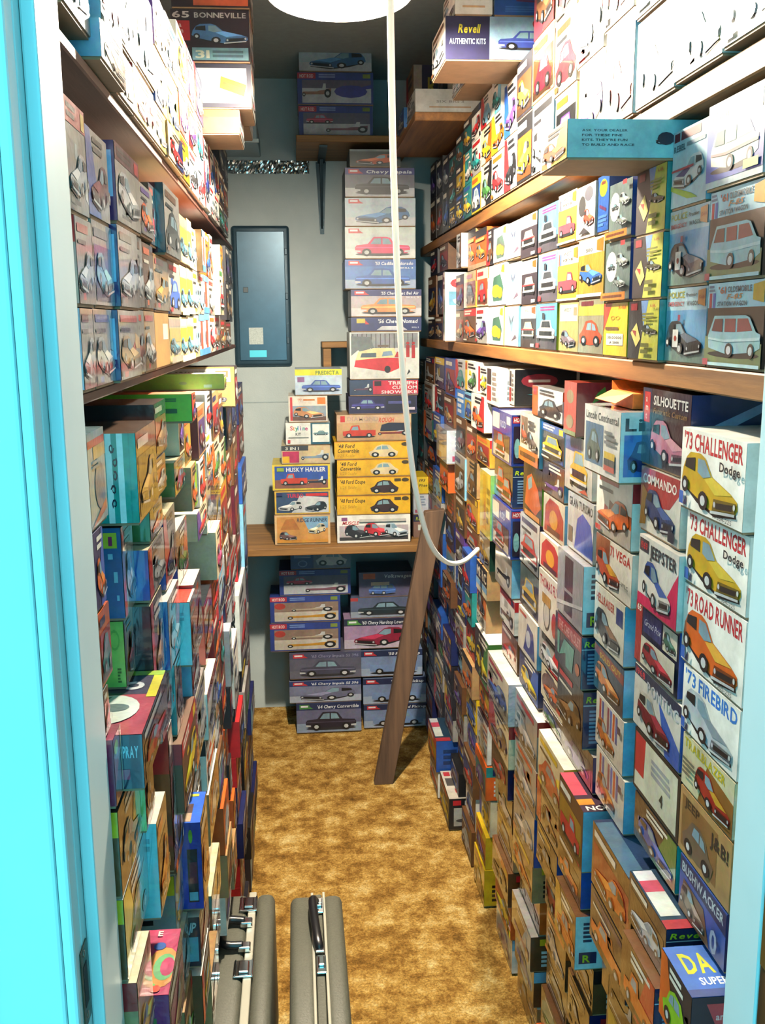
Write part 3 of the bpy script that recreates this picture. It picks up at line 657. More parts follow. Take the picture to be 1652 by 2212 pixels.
@art
def diamond(c):
    c.rect(0, 0, 1, 1, '#c09a6c'); c.rect(0, .68, 1, 1, '#c8aa88'); c.rect(.05, .72, .11, .96, '#c42a2a'); c.text("DIAMOND", .14, .76, .16, '#b0988a', w=.42); c.text("ROUGH", .56, .7, .18, '#c84a34', w=.2, slant=.3); c.car('t', .08, .1, .52, .62, '#c43a26'); c.car('d', .55, .18, .98, .5, '#7a2c28'); c.poly([(.58, .36), (.6, .6), (.7, .68), (.94, .66), (.96, .38)], '#22263c')
def _ford(c, t1, t2, car):
    c.rect(0, 0, 1, 1, '#e6b41c'); c.rect(0, .96, 1, 1, '#c8841c'); c.text("'48 Ford" if t2 else t1, .04, .64, .22, '#3a2c14', w=.22 if t2 else .34, slant=.2)
    if t2: c.text(t2, .04, .36, .22, '#3a2c14', w=.28, slant=.2)
    c.text("1/25 Scale", .04, .1 if t2 else .34, .18, '#a8841c', w=.22, bold=0, slant=.2); c.car('b', .45, .06, .84, .82, car, flip=True); c.ell(.93, .82, .05, .11, '#4a3a1c'); c.rect(.78, .74, .87, .9, '#4a3a1c') if not t2 else None
@art
def ford_conv(c): _ford(c, None, "Convertible", '#d8c8a0')
@art
def ford_coupe(c): _ford(c, "'48 Ford Coupe", None, '#3a2426')
@art
def muscle(c):
    c.rect(0, 0, 1, 1, '#ecece8'); c.rect(.03, .08, .97, .62, '#b8aeb4'); c.rect(.03, .08, .97, .2, '#3a3434'); c.text("MUSCLE", .07, .66, .13, '#c03a44', w=.22, slant=.3); c.text("CARS", .1, .5, .12, '#c03a44', w=.16, slant=.3); c.rect(.06, .8, .14, .93, '#8a4a7a')
    c.car('q', .1, .14, .46, .68, '#2a262c'); c.car('q', .36, .2, .74, .74, '#c8303a'); c.car('q', .64, .18, .97, .74, '#b8ccdc'); c.bars(.3, .74, .95, .9, '#c4c2bc', 1, 2)
@art
def ridge(c): c.rect(0, 0, 1, 1, '#d8b484'); c.rect(.04, .06, .96, .94, '#c8904a'); c.poly([(.5, .94), (.96, .94), (.96, .55), (.6, .5)], '#7fa8c8'); c.text("RIDGE RUNNER", .4, .76, .13, '#2c3c5c', w=.54, slant=.2); c.poly([(.1, .5), (.2, .86), (.34, .88), (.45, .5)], '#b07034'); c.car('q', .6, .34, .92, .72, '#d8c8a0', flip=True); c.car('q', .08, .14, .4, .46, '#6a4a48'); c.rect(.04, .06, .96, .16, '#c88a2c')
@art
def turbo(c): c.rect(0, 0, 1, 1, '#d8b040'); c.rect(.03, .05, .97, .95, '#33486c'); c.poly([(.3, .05), (.45, .8), (.97, .7), (.97, .05)], '#c8ccd2'); c.text("TURBO", .22, .72, .17, '#d82c4a', w=.3, bold=1); c.bars(.56, .74, .96, .92, '#c82c2c', 1, 2); c.car('q', .06, .12, .5, .6, '#cfd2d4', flip=True); c.car('q', .54, .1, .94, .56, '#22262e', flip=True); c.rect(.04, .8, .14, .93, '#2a2c5c')
@art
def husky(c): c.rect(0, 0, 1, 1, '#e0c83a'); c.rect(.04, .06, .96, .94, '#2f4fa0'); c.rect(.04, .06, .96, .4, '#8a5a48'); c.text("HUSKY HAULER", .24, .72, .17, '#f0f0f0', w=.68, bold=1); c.car('t', .14, .18, .6, .68, '#c8402c'); c.car('d', .6, .2, .94, .56, '#2a2c3c'); c.rect(.08, .74, .2, .88, '#8aa83a')
@art
def three1(c): c.rect(0, 0, 1, 1, '#c8b48c'); c.rect(0, .72, .55, 1, '#3a3a40'); c.text("3 IN 1", .08, .77, .16, '#d8d4c8', w=.28); c.rect(.02, .04, .36, .68, '#b82c5a'); c.rect(.02, .04, .16, .4, '#e0b41c'); c.car('d', .4, .15, .98, .8, '#7a90a8')
@art
def styline(c):
    c.rect(0, 0, 1, 1, '#e2e6e2')
    for i, (ch, k) in enumerate(zip("Styline", ('#c84a5a', '#d88a3a', '#3f9a6a', '#3a7ac0', '#8a4a9c', '#3f9a9a', '#c84a8a'))): c.text(ch, .1 + i * .056, .66, .2, k, bold=1)
    c.text("KIT", .22, .42, .13, '#2c3438', w=.12); c.rect(.56, .0, 1, 1, '#24586c'); c.rect(.6, .1, .98, .94, '#dfe6e2'); c.car('s', .62, .42, .96, .64, '#5a7a84'); c.bars(.06, .3, .52, .36, '#8a9090', 1, 2); c.rect(.04, .06, .1, .22, '#c83a4a')
@art
def monte(c): c.rect(0, 0, 1, 1, '#dcd4c8'); c.rect(.04, .04, .1, .96, '#c8343c'); c.rect(.1, .04, .96, .62, '#8f9cac'); c.rect(.1, .04, .96, .2, '#6a4a3c'); c.text("'77", .24, .8, .1, '#c87a34', w=.1); c.bars(.38, .8, .68, .9, '#c87a34', 1, 2); c.rect(.74, .68, .95, .94, '#e07a24'); c.car('q', .12, .12, .9, .6, '#c88a5a')
@art
def predicta(c): c.rect(0, 0, 1, 1, '#b8cce0'); c.rect(0, .76, 1, 1, '#e0d820'); c.text("PREDICTA", .44, .79, .15, '#5a7a3a', w=.5); c.rect(.05, .5, .2, .7, '#8a5a8a'); c.car('s', .14, .1, .97, .6, '#3f5cac', flip=True)
@art
def hotrod_wide(c): c.rect(0, 0, 1, 1, '#2b3f8c'); c.rect(0, .8, .24, .98, '#b83040'); c.text("HOT ROD", .03, .83, .11, '#e8dcdc', w=.18); c.bars(.28, .82, .5, .96, '#7f9cd8', 2, 2); c.rect(.86, .82, .96, .95, '#7a8a3a'); c.rect(.06, .04, .96, .76, '#b8bcc4'); c.rect(.06, .4, .96, .76, '#5a5c74'); c.car('s', .1, .4, .46, .72, '#a8405a'); c.car('d', .36, .1, .94, .5, '#7a4a5a')
@art
def hotrod_gold(c): c.rect(0, 0, 1, 1, '#2b3f8c'); c.rect(0, .8, .24, .98, '#b83040'); c.text("HOT ROD", .03, .83, .11, '#e8dcdc', w=.18); c.bars(.28, .82, .5, .96, '#6f8cc8', 2, 2); c.rect(.86, .82, .96, .95, '#7a8a3a'); c.rect(.06, .04, .97, .76, '#c4bcb0'); c.rect(.06, .4, .97, .76, '#8a7468'); c.ell(.14, .62, .08, .12, '#a83a34'); c.car('d', .24, .08, .95, .5, '#c08a2c'); c.car('d', .3, .4, .9, .7, '#b0a08c')
@art
def hotrod_dim(c): c.rect(0, 0, 1, 1, '#3a4a94'); c.rect(0, .8, .24, .98, '#b83040'); c.text("HOT ROD", .03, .83, .11, '#e8dcdc', w=.18); c.bars(.28, .82, .5, .96, '#8f9cd0', 2, 2); c.rect(.86, .82, .96, .95, '#8a9a4a'); c.rect(.06, .04, .97, .76, '#c8ccd4'); c.rect(.06, .5, .97, .76, '#6a6478'); c.car('d', .06, .2, .45, .7, '#a87a6a'); c.ell(.7, .4, .22, .2, '#4a4ca0'); c.poly([(.6, .4), (.97, .62), (.97, .5)], '#4a4ca0')
@art
def bluesmall(c): c.rect(0, 0, 1, 1, '#33508c'); c.rect(.38, 0, 1, 1, '#6a7890'); c.text("1931", .1, .74, .14, '#a8b8d8', w=.18); c.bars(.06, .5, .34, .66, '#a8b8d8', 2, 2); c.ell(.2, .24, .08, .16, '#7f98c8'); c.ell(.2, .24, .06, .12, '#33508c'); c.car('b', .42, .12, .94, .8, '#c8ccd0')
@art
def vw_front(c): c.rect(0, 0, 1, 1, '#5f5c7c'); c.rect(.08, .72, .3, .95, '#c8603c'); c.text("Volkswagen", .46, .76, .14, '#dfe4ec', w=.5, slant=.15); c.car('w', .18, .06, .68, .52, '#4a6cb4', roof='#c8ccd0'); c.rect(.22, .46, .56, .6, '#c0b0a0')
@art
def dark_impala(c): c.rect(0, 0, 1, 1, '#5a6484'); c.rect(0, 0, 1, .3, '#9aa4b8'); c.rect(0, .84, .12, 1, '#a83a3c'); c.car('s', .12, .1, .98, .8, '#1f2c34')
@art
def lowrider(c): _mono(c, '#262c48', "'60 Chevy Hardtop Lowrider", '#a88cb0', '#8e1f3c', 'q', logo='#5a9c4a', floor='#c8bcd0', x=.26)
@art
def imp1(c): _mono(c, '#4a4c6c', "'65 Chevy Impala SS 396", '#5c5c70', '#44445a', 's', tcol='#8a8ca8', floor='#6a6a7c', x=.3)
@art
def imp2(c): _mono(c, '#233a74', "'65 Chevy Impala SS 396", '#7a80a0', '#6a6c88', 'q', floor='#b0b8cc', x=.3)
@art
def conv65(c): _mono(c, '#22305c', "'64 Chevy Convertible", '#6a6c8c', '#2a2434', 's', logo='#4a8a4a', floor='#93a4c0', x=.32)
@art
def pickup50(c): _mono(c, '#1f2c54', "'50 Ford Pickup", '#7c90b8', '#7c98c8', 't', floor='#a8b8d4', x=.44)
@art
def orangesmall(c): c.rect(0, 0, 1, 1, '#3a4440'); c.rect(0, .88, 1, 1, '#8a9498'); c.car('q', .12, .08, .94, .74, '#c8603c', flip=True)
@art
def tan_end(c): c.rect(0, 0, 1, 1, '#7a4650'); c.rect(.3, .1, .8, .6, '#c8ccc8')
@art
def revell_side(c): c.rect(0, 0, 1, 1, '#8a6a60'); c.rect(0, .7, 1, 1, '#26284c'); c.text("Revell", .15, .76, .16, '#b8c83a', w=.7, slant=.2); c.rect(.3, .3, .9, .56, '#d0d4d0'); c.ell(.7, .2, .14, .16, '#22222a')
@art
def yel1930(c): c.rect(0, 0, 1, 1, '#d8b81c'); c.text("193", .2, .72, .16, '#3a3014', w=.5, slant=.2); c.text("Phae", .2, .42, .16, '#3a3014', w=.7, slant=.2)
@art
def bluetext(c): c.rect(0, 0, 1, 1, '#b8c0cc'); c.bars(.15, .4, .95, .95, '#7a88a0', 4, 3); c.rect(.1, .06, .5, .22, '#a84a6a')
@art
def upside_end(c):
    c.rect(0, 0, 1, 1, '#dfe6e2'); k0 = len(c.vs)
    o, u, v = c.o.copy(), c.ud.copy(), c.vd.copy()
    c.o = o + u * c.w + v * c.h; c.ud = -u; c.vd = -v
    c.text("25 T ROADSTER BODY", .3, .2, .16, '#3f5a60', w=.5); c.ell(.5, .62, .16, .26, '#4a5a5c', 14); c.ell(.5, .62, .13, .21, '#cfd8d4', 14); c.text("T", .46, .5, .22, '#3a4a4c', w=.07)
    c.o, c.ud, c.vd = o, u, v
@art
def bluemask2(c):
    c.rect(0, 0, 1, 1, '#1a2c60'); c.poly([(.1, .6), (.45, .92), (.5, .86), (.24, .6), (.5, .4), (.45, .34)], '#8fb0d8'); c.poly([(.55, .6), (.9, .9), (.95, .84), (.7, .6), (.95, .4), (.9, .34)], '#8fb0d8'); c.car('f', .3, .04, .95, .3, '#7fd8f0')
# ---------------------------------------------------------------- kit boxes: (x0,x1,y0,y1,z0,z1), side, art, end art, top art, wrapped, seed, group, label
GROUPS = ['kit boxes on the back shelf', 'kit boxes on the high back shelf', 'kit boxes on the left middle shelf', 'kit boxes on the left upper shelf', 'kit boxes on the right middle shelf', 'kit boxes on the right upper shelf', 'kit boxes stacked on the floor at the back', 'kit boxes stacked on the left floor', 'kit boxes stacked on the right floor']
G0,G1,G2,G3,G4,G5,G6,G7,G8 = GROUPS
KITS = [
((-0.346, -0.166, 1.0092, 1.0861, 0.9464, 1.0632),'L', ('tan','orange','brown', 2, 'q'),'cyanplain_end','white', 1, 9143, G7,'tan kit box with plain cyan end, sixth down, second left stack from door'),
((-0.288, -0.168, 1.0274, 1.1699, 1.3944, 1.4919),'L', ('brown','tan','black', 2, 'q'),'striped_end', None, 1, 9878, G7,'kit box with teal striped end and black scrolls, topmost, second left stack from door'),
((-0.368, -0.188, 1.0226, 1.0923, 1.2922, 1.3932),'L', ('grey','silver','red', 4, 'q'),'blue1_end', None, 1, 6527, G7,'grey kit box with blue number end, second down, second left stack from door'),
((-0.332, -0.152, 1.2979, 1.3923, 0.7711, 0.9079),'L', ('brown','orange','red', 2, 'q'),'bluecase_end','bluecase_top', 1, 8576, G7,'kit box with bright blue top and end, eighth down, third left stack from door'),
((-0.378, -0.178, 1.4386, 1.6224, 1.6995, 1.7969),'L', ('grey','black','brown', 6, 'b'),'maroon_end', None, 1, 508, G2,'bowed kit box with maroon and cyan end, top row, sixth column, left middle shelf'),
((-0.384, -0.184, 1.0835, 1.2145, 1.6188, 1.7062),'L', ('grey','silver','brown', 6, 'q'),'purple_end', None, 1, 6200, G2,'faded kit box with purple end panel, middle row, third column, left middle shelf'),
((-0.352, -0.172, 0.987, 1.0436, 1.0644, 1.1499),'L', ('red','brown','black', 2, 'q'),'greentext_end', None, 1, 4831, G7,'red kit box with green text end, fifth down, second left stack from door'),
((-0.386, -0.186, 1.1053, 1.2679, 1.7092, 1.7938),'L', ('grey','silver','maroon', 0, 'q'),'purple_end', None, 1, 7535, G2,'faded kit box with bright purple end panel, third column, left middle shelf'),
((0.467, 0.637, 1.3795, 1.5581, 1.3659, 1.4718),'R','lincoln','lincoln_end', None, 1, 508, G8,'pale grey box, open orange flap box on top, topmost, third right stack from door'),
((0.499, 0.719, 1.2043, 1.3792, 1.3981, 1.5084),'R','silhouette','bluemask2', None, 1, 390, G8,'dark kit box with pink bubble-top custom car, topmost, second right stack from door'),
((-0.384, -0.184, 1.0591, 1.1963, 1.5416, 1.6176),'L', ('grey','tan','red', 6, 'q'),'purple_end', None, 1, 3476, G2,'faded kit box with violet end panel, bottom row, third column, left middle shelf'),
((-0.318, -0.158, 0.9075, 1.0854, 1.153, 1.2119),'L', ('dark','red','brown', 2, 'q'),'customspray_end','oval_top', 1, 1176, G7,'kit box with red top and white oval, fourth down, second left stack from door'),
((0.481, 0.681, 1.5846, 1.7494, 1.0675, 1.1906),'R','glossbars','cyan_end', None, 1, 2912, G8,'glossy grey box, dark bars and pale blue end, fourth down, fourth right stack from door'),
((-0.372, -0.192, 1.028, 1.0864, 1.2131, 1.2899),'L', ('ochre','red','brown', 4, 'q'),'palegreen_end', None, 1, 2736, G7,'ochre kit box with pale green end, third down, second left stack from door'),
((-0.39, -0.19, 0.961, 1.0571, 1.5416, 1.6173),'L', ('grey','silver','blue', 6, 'q'),'purple_end', None, 1, 2942, G2,'faded kit box with violet and pale blue end, bottom row, second column, left middle shelf'),
((-0.332, -0.152, 1.2976, 1.3689, 1.1401, 1.232),'L', ('grey','brown','orange', 2, 'q'),'cyanplain_end','orange_top', 1, 1809, G7,'box, orange red top and sky blue end, fifth down, fifth left stack from door'),
((0.3605, 0.5955, 1.3183, 1.4599, 1.8101, 1.861),'R', ('silver','orange','yellow', 1, 'q'),'ask_end', None, 0, 4355, G4,'pale blue kit box end with printed dealer message and race car'),
((0.483, 0.683, 1.5703, 1.7377, 0.8623, 0.969),'R', ('dark','brown','red', 6, 'q'),'revell_end', None, 1, 8972, G8,'dark brown kit box with red and yellow edge, sixth down, fourth right stack from door'),
((0.46, 0.68, 1.1058, 1.2469, 0.7488, 0.8261),'R','wrapbrown','revell_end','flag_top', 1, 5967, G8,'shrink-wrapped kit box with red white blue top edge, eighth down, second right stack from door'),
((0.479, 0.679, 1.5771, 1.7484, 0.9702, 1.0663),'R','chevroband','revell_end', None, 1, 4587, G8,'dark box, red title band and teal figure, fifth down, fourth right stack from door'),
((-0.346, -0.146, 1.3814, 1.4318, 1.4671, 1.508),'L', ('orange','purple','red', 1, 'q'),'greenbox_end', None, 0, 8571, G7,'bright green ended kit box with black drawings, topmost, fifth left stack from door'),
((0.455, 0.655, 1.483, 1.6126, 0.4944, 0.5977),'R','wrapbrown','cyan_end', None, 1, 8329, G8,'shrink-wrapped kit box with teal end hanging out, tenth down, fourth right stack from door'),
((-0.34, -0.16, 1.2993, 1.4107, 0.6776, 0.7594),'L', ('brown','orange','red', 2, 'q'),'jp_end', None, 1, 7890, G7,'brown kit box with navy initialled end, ninth down, third left stack from door'),
((0.483, 0.683, 1.6641, 1.7417, 1.4018, 1.4982),'R','redbubbles','redbubbles_end', None, 1, 6101, G8,'red kit box with green shapes on end panel, topmost, fourth right stack from door'),
((0.445, 0.665, 1.0975, 1.2255, 0.6491, 0.7476),'R','wrapbrown','revell_end', None, 1, 5796, G8,'shrink-wrapped kit box below the red white blue one, ninth down, second right stack from door'),
((0.3324, 0.6024, 2.2, 2.4, 2.1502, 2.2383),'R', ('white','silver','brown', 6, 'q'),'revell_auth_end', None, 0, 4362, G5,'navy and pale blue kit box end with blue roadster, right upper shelf'),
((-0.342, -0.162, 2.4577, 2.7705, 0.7094, 0.9157),'L', ('silver','red','black', 6, 'q'),'er_end', None, 0, 6891, G7,'white ended kit box with black letters, sixth down, eleventh left stack from door'),
((0.489, 0.689, 1.023, 1.2033, 1.3664, 1.4693),'R','challenger', None, None, 0, 7530, G8,'white kit box, yellow muscle car under red lettering, topmost, stack beside right jamb'),
((0.485, 0.685, 2.182, 2.4072, 1.2758, 1.3956),'R','hotrodblue','hotrod_end', None, 1, 2181, G8,'blue kit box with red roadster, upper copy, second down, seventh right stack from door'),
((0.495, 0.695, 1.01, 1.1877, 1.1647, 1.2694),'R','roadrunner', None, None, 0, 9116, G8,'white kit box with orange flamed muscle car, third down, stack beside right jamb'),
((0.479, 0.659, 2.3895, 2.5282, 1.0559, 1.2257),'R','yellowset','green_end','white', 1, 6180, G8,'yellow kit box with lit top and green end, fourth down, eighth right stack from door'),
((0.483, 0.683, 2.1679, 2.3875, 1.0599, 1.1784),'R','hotrodblue','hotrod_end', None, 1, 9353, G8,'blue kit box with red roadster, lower copy, fourth down, seventh right stack from door'),
((0.503, 0.703, 1.0437, 1.1858, 1.6461, 1.7508),'R','olds', None, None, 0, 7776, G4,'pale blue station wagon kit box, upper copy, third row down, first column, right middle shelf'),
((0.497, 0.697, 1.0434, 1.1901, 1.752, 1.8494),'R','hornet', None, None, 0, 7849, G4,'blue and pale box, white wagon, topmost, second row down, first column, right middle shelf'),
((0.503, 0.703, 1.0308, 1.1793, 1.5456, 1.6449),'R','olds', None, None, 0, 8396, G4,'pale blue station wagon kit box, lower copy, lowest row, first column, right middle shelf'),
((0.495, 0.695, 1.0146, 1.1887, 1.2706, 1.3652),'R','challenger', None, None, 0, 352, G8,'white kit box, second copy of the yellow muscle car, second down, stack beside right jamb'),
((-0.334, -0.154, 0.9541, 1.0721, 0.7982, 0.8923),'L', ('brown','tan','pink', 2, 'q'),'magenta_end','swirl_top', 1, 7702, G7,'kit box with pink and orange swirl top, eighth down, second left stack from door'),
((0.46, 0.62, 3.0, 3.2, 2.2579, 2.4569),'R', ('dark','maroon','brown', 2, 'q'),'stripes_end', None, 0, 4411, G5,'dim kit box above bright white one, right corner shelf'),
((0.465, 0.665, 2.0835, 2.3291, 0.6854, 0.7893),'R', ('cream','blue','red', 6, 'q'),'bluetext','white', 1, 1028, G8,'cream kit box with blue car and lit top, eighth down, seventh right stack from door'),
((0.468, 0.668, 3.0903, 3.127, 1.5456, 1.7585),'R', ('white','teal','red', 4, 'b'),'vw_end', None, 0, 2523, G4,'tall white kit box with red oval sign, second row down, fifteenth column, right middle shelf'),
((-0.2638, -0.087, 2.42, 2.62, 2.1931, 2.3068),'L', ('white','silver','red', 6, 'q'),'bonneville_end', None, 0, 4334, G3,'dark kit box end with red tab and blue car, left upper shelf'),
((0.489, 0.689, 2.182, 2.3885, 1.1796, 1.2746),'R','redpair','revell_end', None, 1, 2363, G8,'kit box with two red roadsters, third down, seventh right stack from door'),
((0.495, 0.695, 1.011, 1.1758, 1.0744, 1.1635),'R','firebird', None, None, 0, 1638, G8,'white kit box, silver coupe under blue lettering, fourth down, stack beside right jamb'),
((0.445, 0.645, 0.9852, 1.0805, 0.7258, 0.8192),'R', ('dark','lime','orange', 1, 'b'),'red_logo_end','revell_da', 0, 6915, G8,'kit box with yellow lettering on its bright blue top, ninth down, stack beside right jamb'),
((0.495, 0.695, 1.01, 1.1655, 0.9073, 0.9988),'R','jb', None, None, 0, 5450, G8,'brown kit box with old utility vehicle, sixth down, stack beside right jamb'),
((0.4012, 0.5371, 3.34, 3.54, 2.191, 2.4215),'R', ('tan','navy','red', 1, 'q'),'stripes_end', None, 0, 4404, G5,'tan kit box with red and navy stripes on corner shelf'),
((-0.2594, -0.0867, 2.42, 2.62, 2.0938, 2.1915),'L', ('white','silver','red', 6, 'q'),'tag_end', None, 0, 4327, G3,'black and silver kit box end with yellow price tag'),
((-0.322, -0.142, 2.2906, 2.3892, 1.4147, 1.508),'L', ('dark','silver','red', 2, 'q'),'ranch_grey', None, 0, 8325, G7,'white framed kit box at far end of left stacks, topmost, eleventh left stack from door'),
((0.495, 0.695, 1.3024, 1.4495, 1.8956, 2.0126),'R', ('white','silver','black', 1, 'q'),None, None, 0, 4012, G5,'overexposed white kit box with grey car, second row down, second column, right upper shelf'),
((0.495, 0.695, 1.1593, 1.3025, 1.8996, 2.0027),'R', ('white','silver','yellow', 4, 'q'),None, None, 0, 6318, G5,'overexposed white kit box with yellow mark, second row down, first column, right upper shelf'),
((0.1935, 0.444, 3.55, 3.75, 1.4055, 1.5735),'B','winter', None, None, 0, 588, G0,'kit box with red camper truck in snow'),
((-0.38, -0.18, 2.5154, 2.5982, 1.7062, 1.7972),'L', ('ochre','brown','orange', 6, 'q'),'snap_end', None, 0, 8099, G2,'ochre kit box with blank white end, top row, thirteenth column, left middle shelf'),
((0.503, 0.703, 1.1878, 1.3155, 1.6446, 1.743),'R','police', None, None, 1, 7325, G4,'black and white patrol wagon kit box, upper copy, second column, right middle shelf'),
((0.503, 0.703, 1.1813, 1.3137, 1.5456, 1.6434),'R','police', None, None, 1, 1975, G4,'black and white patrol wagon kit box, lower copy, second column, right middle shelf'),
((0.495, 0.715, 1.1768, 1.3554, 1.0058, 1.1014),'R','pontiac', ('c','blue'),None, 1, 2979, G8,'white kit box, maroon coupe and blue wedge, fifth down, second right stack from door'),
((0.495, 0.715, 1.1675, 1.344, 0.908, 1.0046),'R','white4', ('c','black'),None, 0, 7301, G8,'dark edged kit box with plain white back panel, sixth down, second right stack from door'),
((0.495, 0.695, 1.0139, 1.166, 1.0, 1.0732),'R','trail', None, None, 0, 4856, G8,'tan kit box with red off-roader and yellow lettering, fifth down, stack beside right jamb'),
((0.487, 0.707, 1.1897, 1.3365, 1.1988, 1.3026),'R','jeepster', None, None, 1, 8359, G8,'pink cornered kit box with white and blue off-roader, third down, second right stack from door'),
((0.495, 0.695, 1.462, 1.5939, 1.8956, 2.0416),'R', ('white','red','black', 1, 'q'),('c','sky'),None, 0, 6060, G5,'white box, pale red car and blue edge, second row down, third column, right upper shelf'),
((0.495, 0.715, 1.1946, 1.3606, 1.1026, 1.1976),'R','grandprix', ('c','blue'),None, 1, 8417, G8,'navy kit box with two framed car paintings, fourth down, second right stack from door'),
((0.495, 0.675, 2.4704, 2.6111, 0.9543, 1.0547),'R', ('cream','ochre','brown', 6, 'q'),'greenred_end', None, 1, 951, G8,'cream kit box with green and red end, fifth down, eighth right stack from door'),
((0.503, 0.703, 1.204, 1.3163, 1.7442, 1.843),'R','rebel', None, None, 0, 2299, G4,'pale kit box with white and red race car, top row, second column, right middle shelf'),
((-0.318, -0.178, 0.868, 1.0072, 0.973, 1.0611),'L', ('brown','green','yellow', 1, 'b'),None, None, 1, 8166, G7,'brown box, green old car and yellow, seventh down, first left stack from door'),
((0.495, 0.695, 1.0131, 1.1544, 0.8271, 0.9061),'R','bush', ('c','navy'),None, 0, 8205, G8,'blue kit box with slanted grey lettering, seventh down, stack beside right jamb'),
((-0.318, -0.178, 0.868, 0.985, 1.0623, 1.152),'L', ('brown','teal','yellow', 1, 'q'),None, None, 1, 9323, G7,'brown kit box with teal car and yellow trim, sixth down, first left stack from door'),
((0.495, 0.715, 1.2134, 1.3625, 1.3038, 1.3969),'R','commando', None, None, 1, 2844, G8,'red and white kit box with blue off-roader, second down, second right stack from door'),
((0.465, 0.665, 1.2479, 1.4371, 0.6925, 0.8024),'R','wrapbrown', None, 'navy_top', 1, 8108, G8,'shrink-wrapped kit box with dark navy top, eighth down, third right stack from door'),
((-0.324, -0.184, 0.868, 0.9432, 1.4198, 1.508),'L','bluecar_near', None, None, 1, 9247, G7,'pale blue kit box with red corner, behind left jamb, topmost, first left stack from door'),
((0.483, 0.683, 2.8794, 2.9611, 1.7597, 1.8574),'R', ('silver','grey','brown', 1, 'q'),'morame_end', None, 0, 2158, G4,'white ended kit box with short dark lettering, top row, fifteenth column, right middle shelf'),
((0.0291, 0.2917, 3.6, 3.8, 2.3497, 2.4567),'B','hotrod_dim', None, None, 0, 611, G1,'blue framed kit box with engine and purple shape on high shelf'),
((0.485, 0.625, 2.1601, 2.2154, 1.4168, 1.4986),'R','carkit_white','blackred_end', None, 1, 9070, G8,'black ended kit box with red roundel, topmost, sixth right stack from door'),
((0.031, 0.2843, 3.6, 3.8, 2.5537, 2.6581),'B','mono_impala', None, None, 0, 613, G1,'kit box behind lamp glow on high back shelf'),
((0.495, 0.695, 1.3973, 1.5696, 1.258, 1.3647),'R', ('white','orange','red', 6, 'q'),None, None, 1, 4414, G8,'white kit box with orange fastback, second down, third right stack from door'),
((0.0312, 0.2889, 3.6, 3.8, 2.2458, 2.3481),'B','hotrod_wide', None, None, 0, 610, G1,'blue framed kit box with red dragster, lowest on high back shelf'),
((0.4364, 0.6711, 2.2, 2.4, 2.2391, 2.3031),'R', ('white','silver','brown', 6, 'q'),'bluemask', None, 0, 4369, G5,'blue kit box end at top right above the navy one'),
((0.1827, 0.4315, 3.55, 3.75, 1.8281, 1.937),'B','mono_pink', None, None, 0, 592, G0,'pale kit box with pink finned car'),
((0.465, 0.645, 3.0246, 3.2449, 1.1647, 1.272),'R','bluetext','bluetext', None, 1, 276, G8,'white kit box with small photo standing proud, third down, eleventh right stack from door'),
((-0.39, -0.19, 0.893, 0.9734, 1.6978, 1.7937),'L', ('grey','silver','red', 0, 'q'),None, None, 1, 7426, G2,'grey kit box with silver car and red trim, top row, first column, left middle shelf'),
((0.0362, 0.2863, 3.6, 3.8, 2.4583, 2.5521),'B','mono_blue', None, None, 0, 612, G1,'pale kit box third up on high back shelf'),
((0.495, 0.695, 1.5959, 1.7399, 1.8956, 2.0236),'R', ('white','purple','red', 0, 'q'),('c','sky'),None, 0, 1911, G5,'red and yellow banded white kit box, second row down, fourth column, right upper shelf'),
((0.181, 0.4328, 3.55, 3.75, 1.7241, 1.8265),'B','mono_caddy', None, None, 0, 591, G0,'blue kit box with blue convertible'),
((-0.342, -0.142, 1.9611, 2.0123, 1.4753, 1.508),'L', ('cream','brown','lime', 2, 'q'),'dullgreen_end','white', 0, 1126, G7,'dull green ended kit box with lit top, topmost, eighth left stack from door'),
((0.465, 0.665, 1.2582, 1.4356, 0.5959, 0.6913),'R','wrapbrown', None, None, 1, 7146, G8,'shrink-wrapped kit box under the navy topped one, ninth down, third right stack from door'),
((0.495, 0.715, 1.1686, 1.3326, 0.8332, 0.9068),'R', ('dark','blue','green', 1, 'q'),('c','teal'),None, 1, 8607, G8,'dark kit box with blue and green art, seventh down, second right stack from door'),
((0.1624, 0.4318, 3.69, 3.87, 0.34, 0.4646),'B','lowrider', None, None, 0, 606, G6,'kit box with maroon coupe behind the leaning plank'),
((0.1859, 0.4287, 3.55, 3.75, 2.0369, 2.1357),'B','mono_impala', None, None, 0, 594, G0,'purple banded kit box with black car'),
((0.137, 0.4097, 3.55, 3.75, 0.8008, 0.9065),'B','muscle', None, None, 0, 580, G0,'white kit box with black, red and white cars, bottom of right back stack'),
((0.1843, 0.4317, 3.55, 3.75, 1.9386, 2.0353),'B','mono_blue', None, None, 0, 593, G0,'pale blue kit box with blue sedan'),
((-0.1268, 0.1467, 3.67, 3.85, 0.3476, 0.4622),'B','hotrod_gold', None, None, 0, 599, G6,'blue framed kit box with gold dragsters, lower copy'),
((0.1419, 0.4144, 3.55, 3.75, 1.1825, 1.2789),'B','diamond', None, None, 0, 585, G0,'tan kit box with red pickup and loaded trailer'),
((0.497, 0.697, 1.3197, 1.4344, 1.7201, 1.8091),'R','wedge', ('c','teal'),None, 0, 4749, G4,'black and olive wedge kit box, top copy, top row, third column, right middle shelf'),
((-0.0329, 0.2241, 3.67, 3.85, 0.0048, 0.1305),'B','conv65', None, None, 0, 596, G6,'kit box with dark convertible on carpet, bottom of left floor pile'),
((0.2007, 0.4526, 3.55, 3.75, 1.6272, 1.7225),'B','mono_belair', None, None, 0, 590, G0,'kit box with orange convertible, navy title band'),
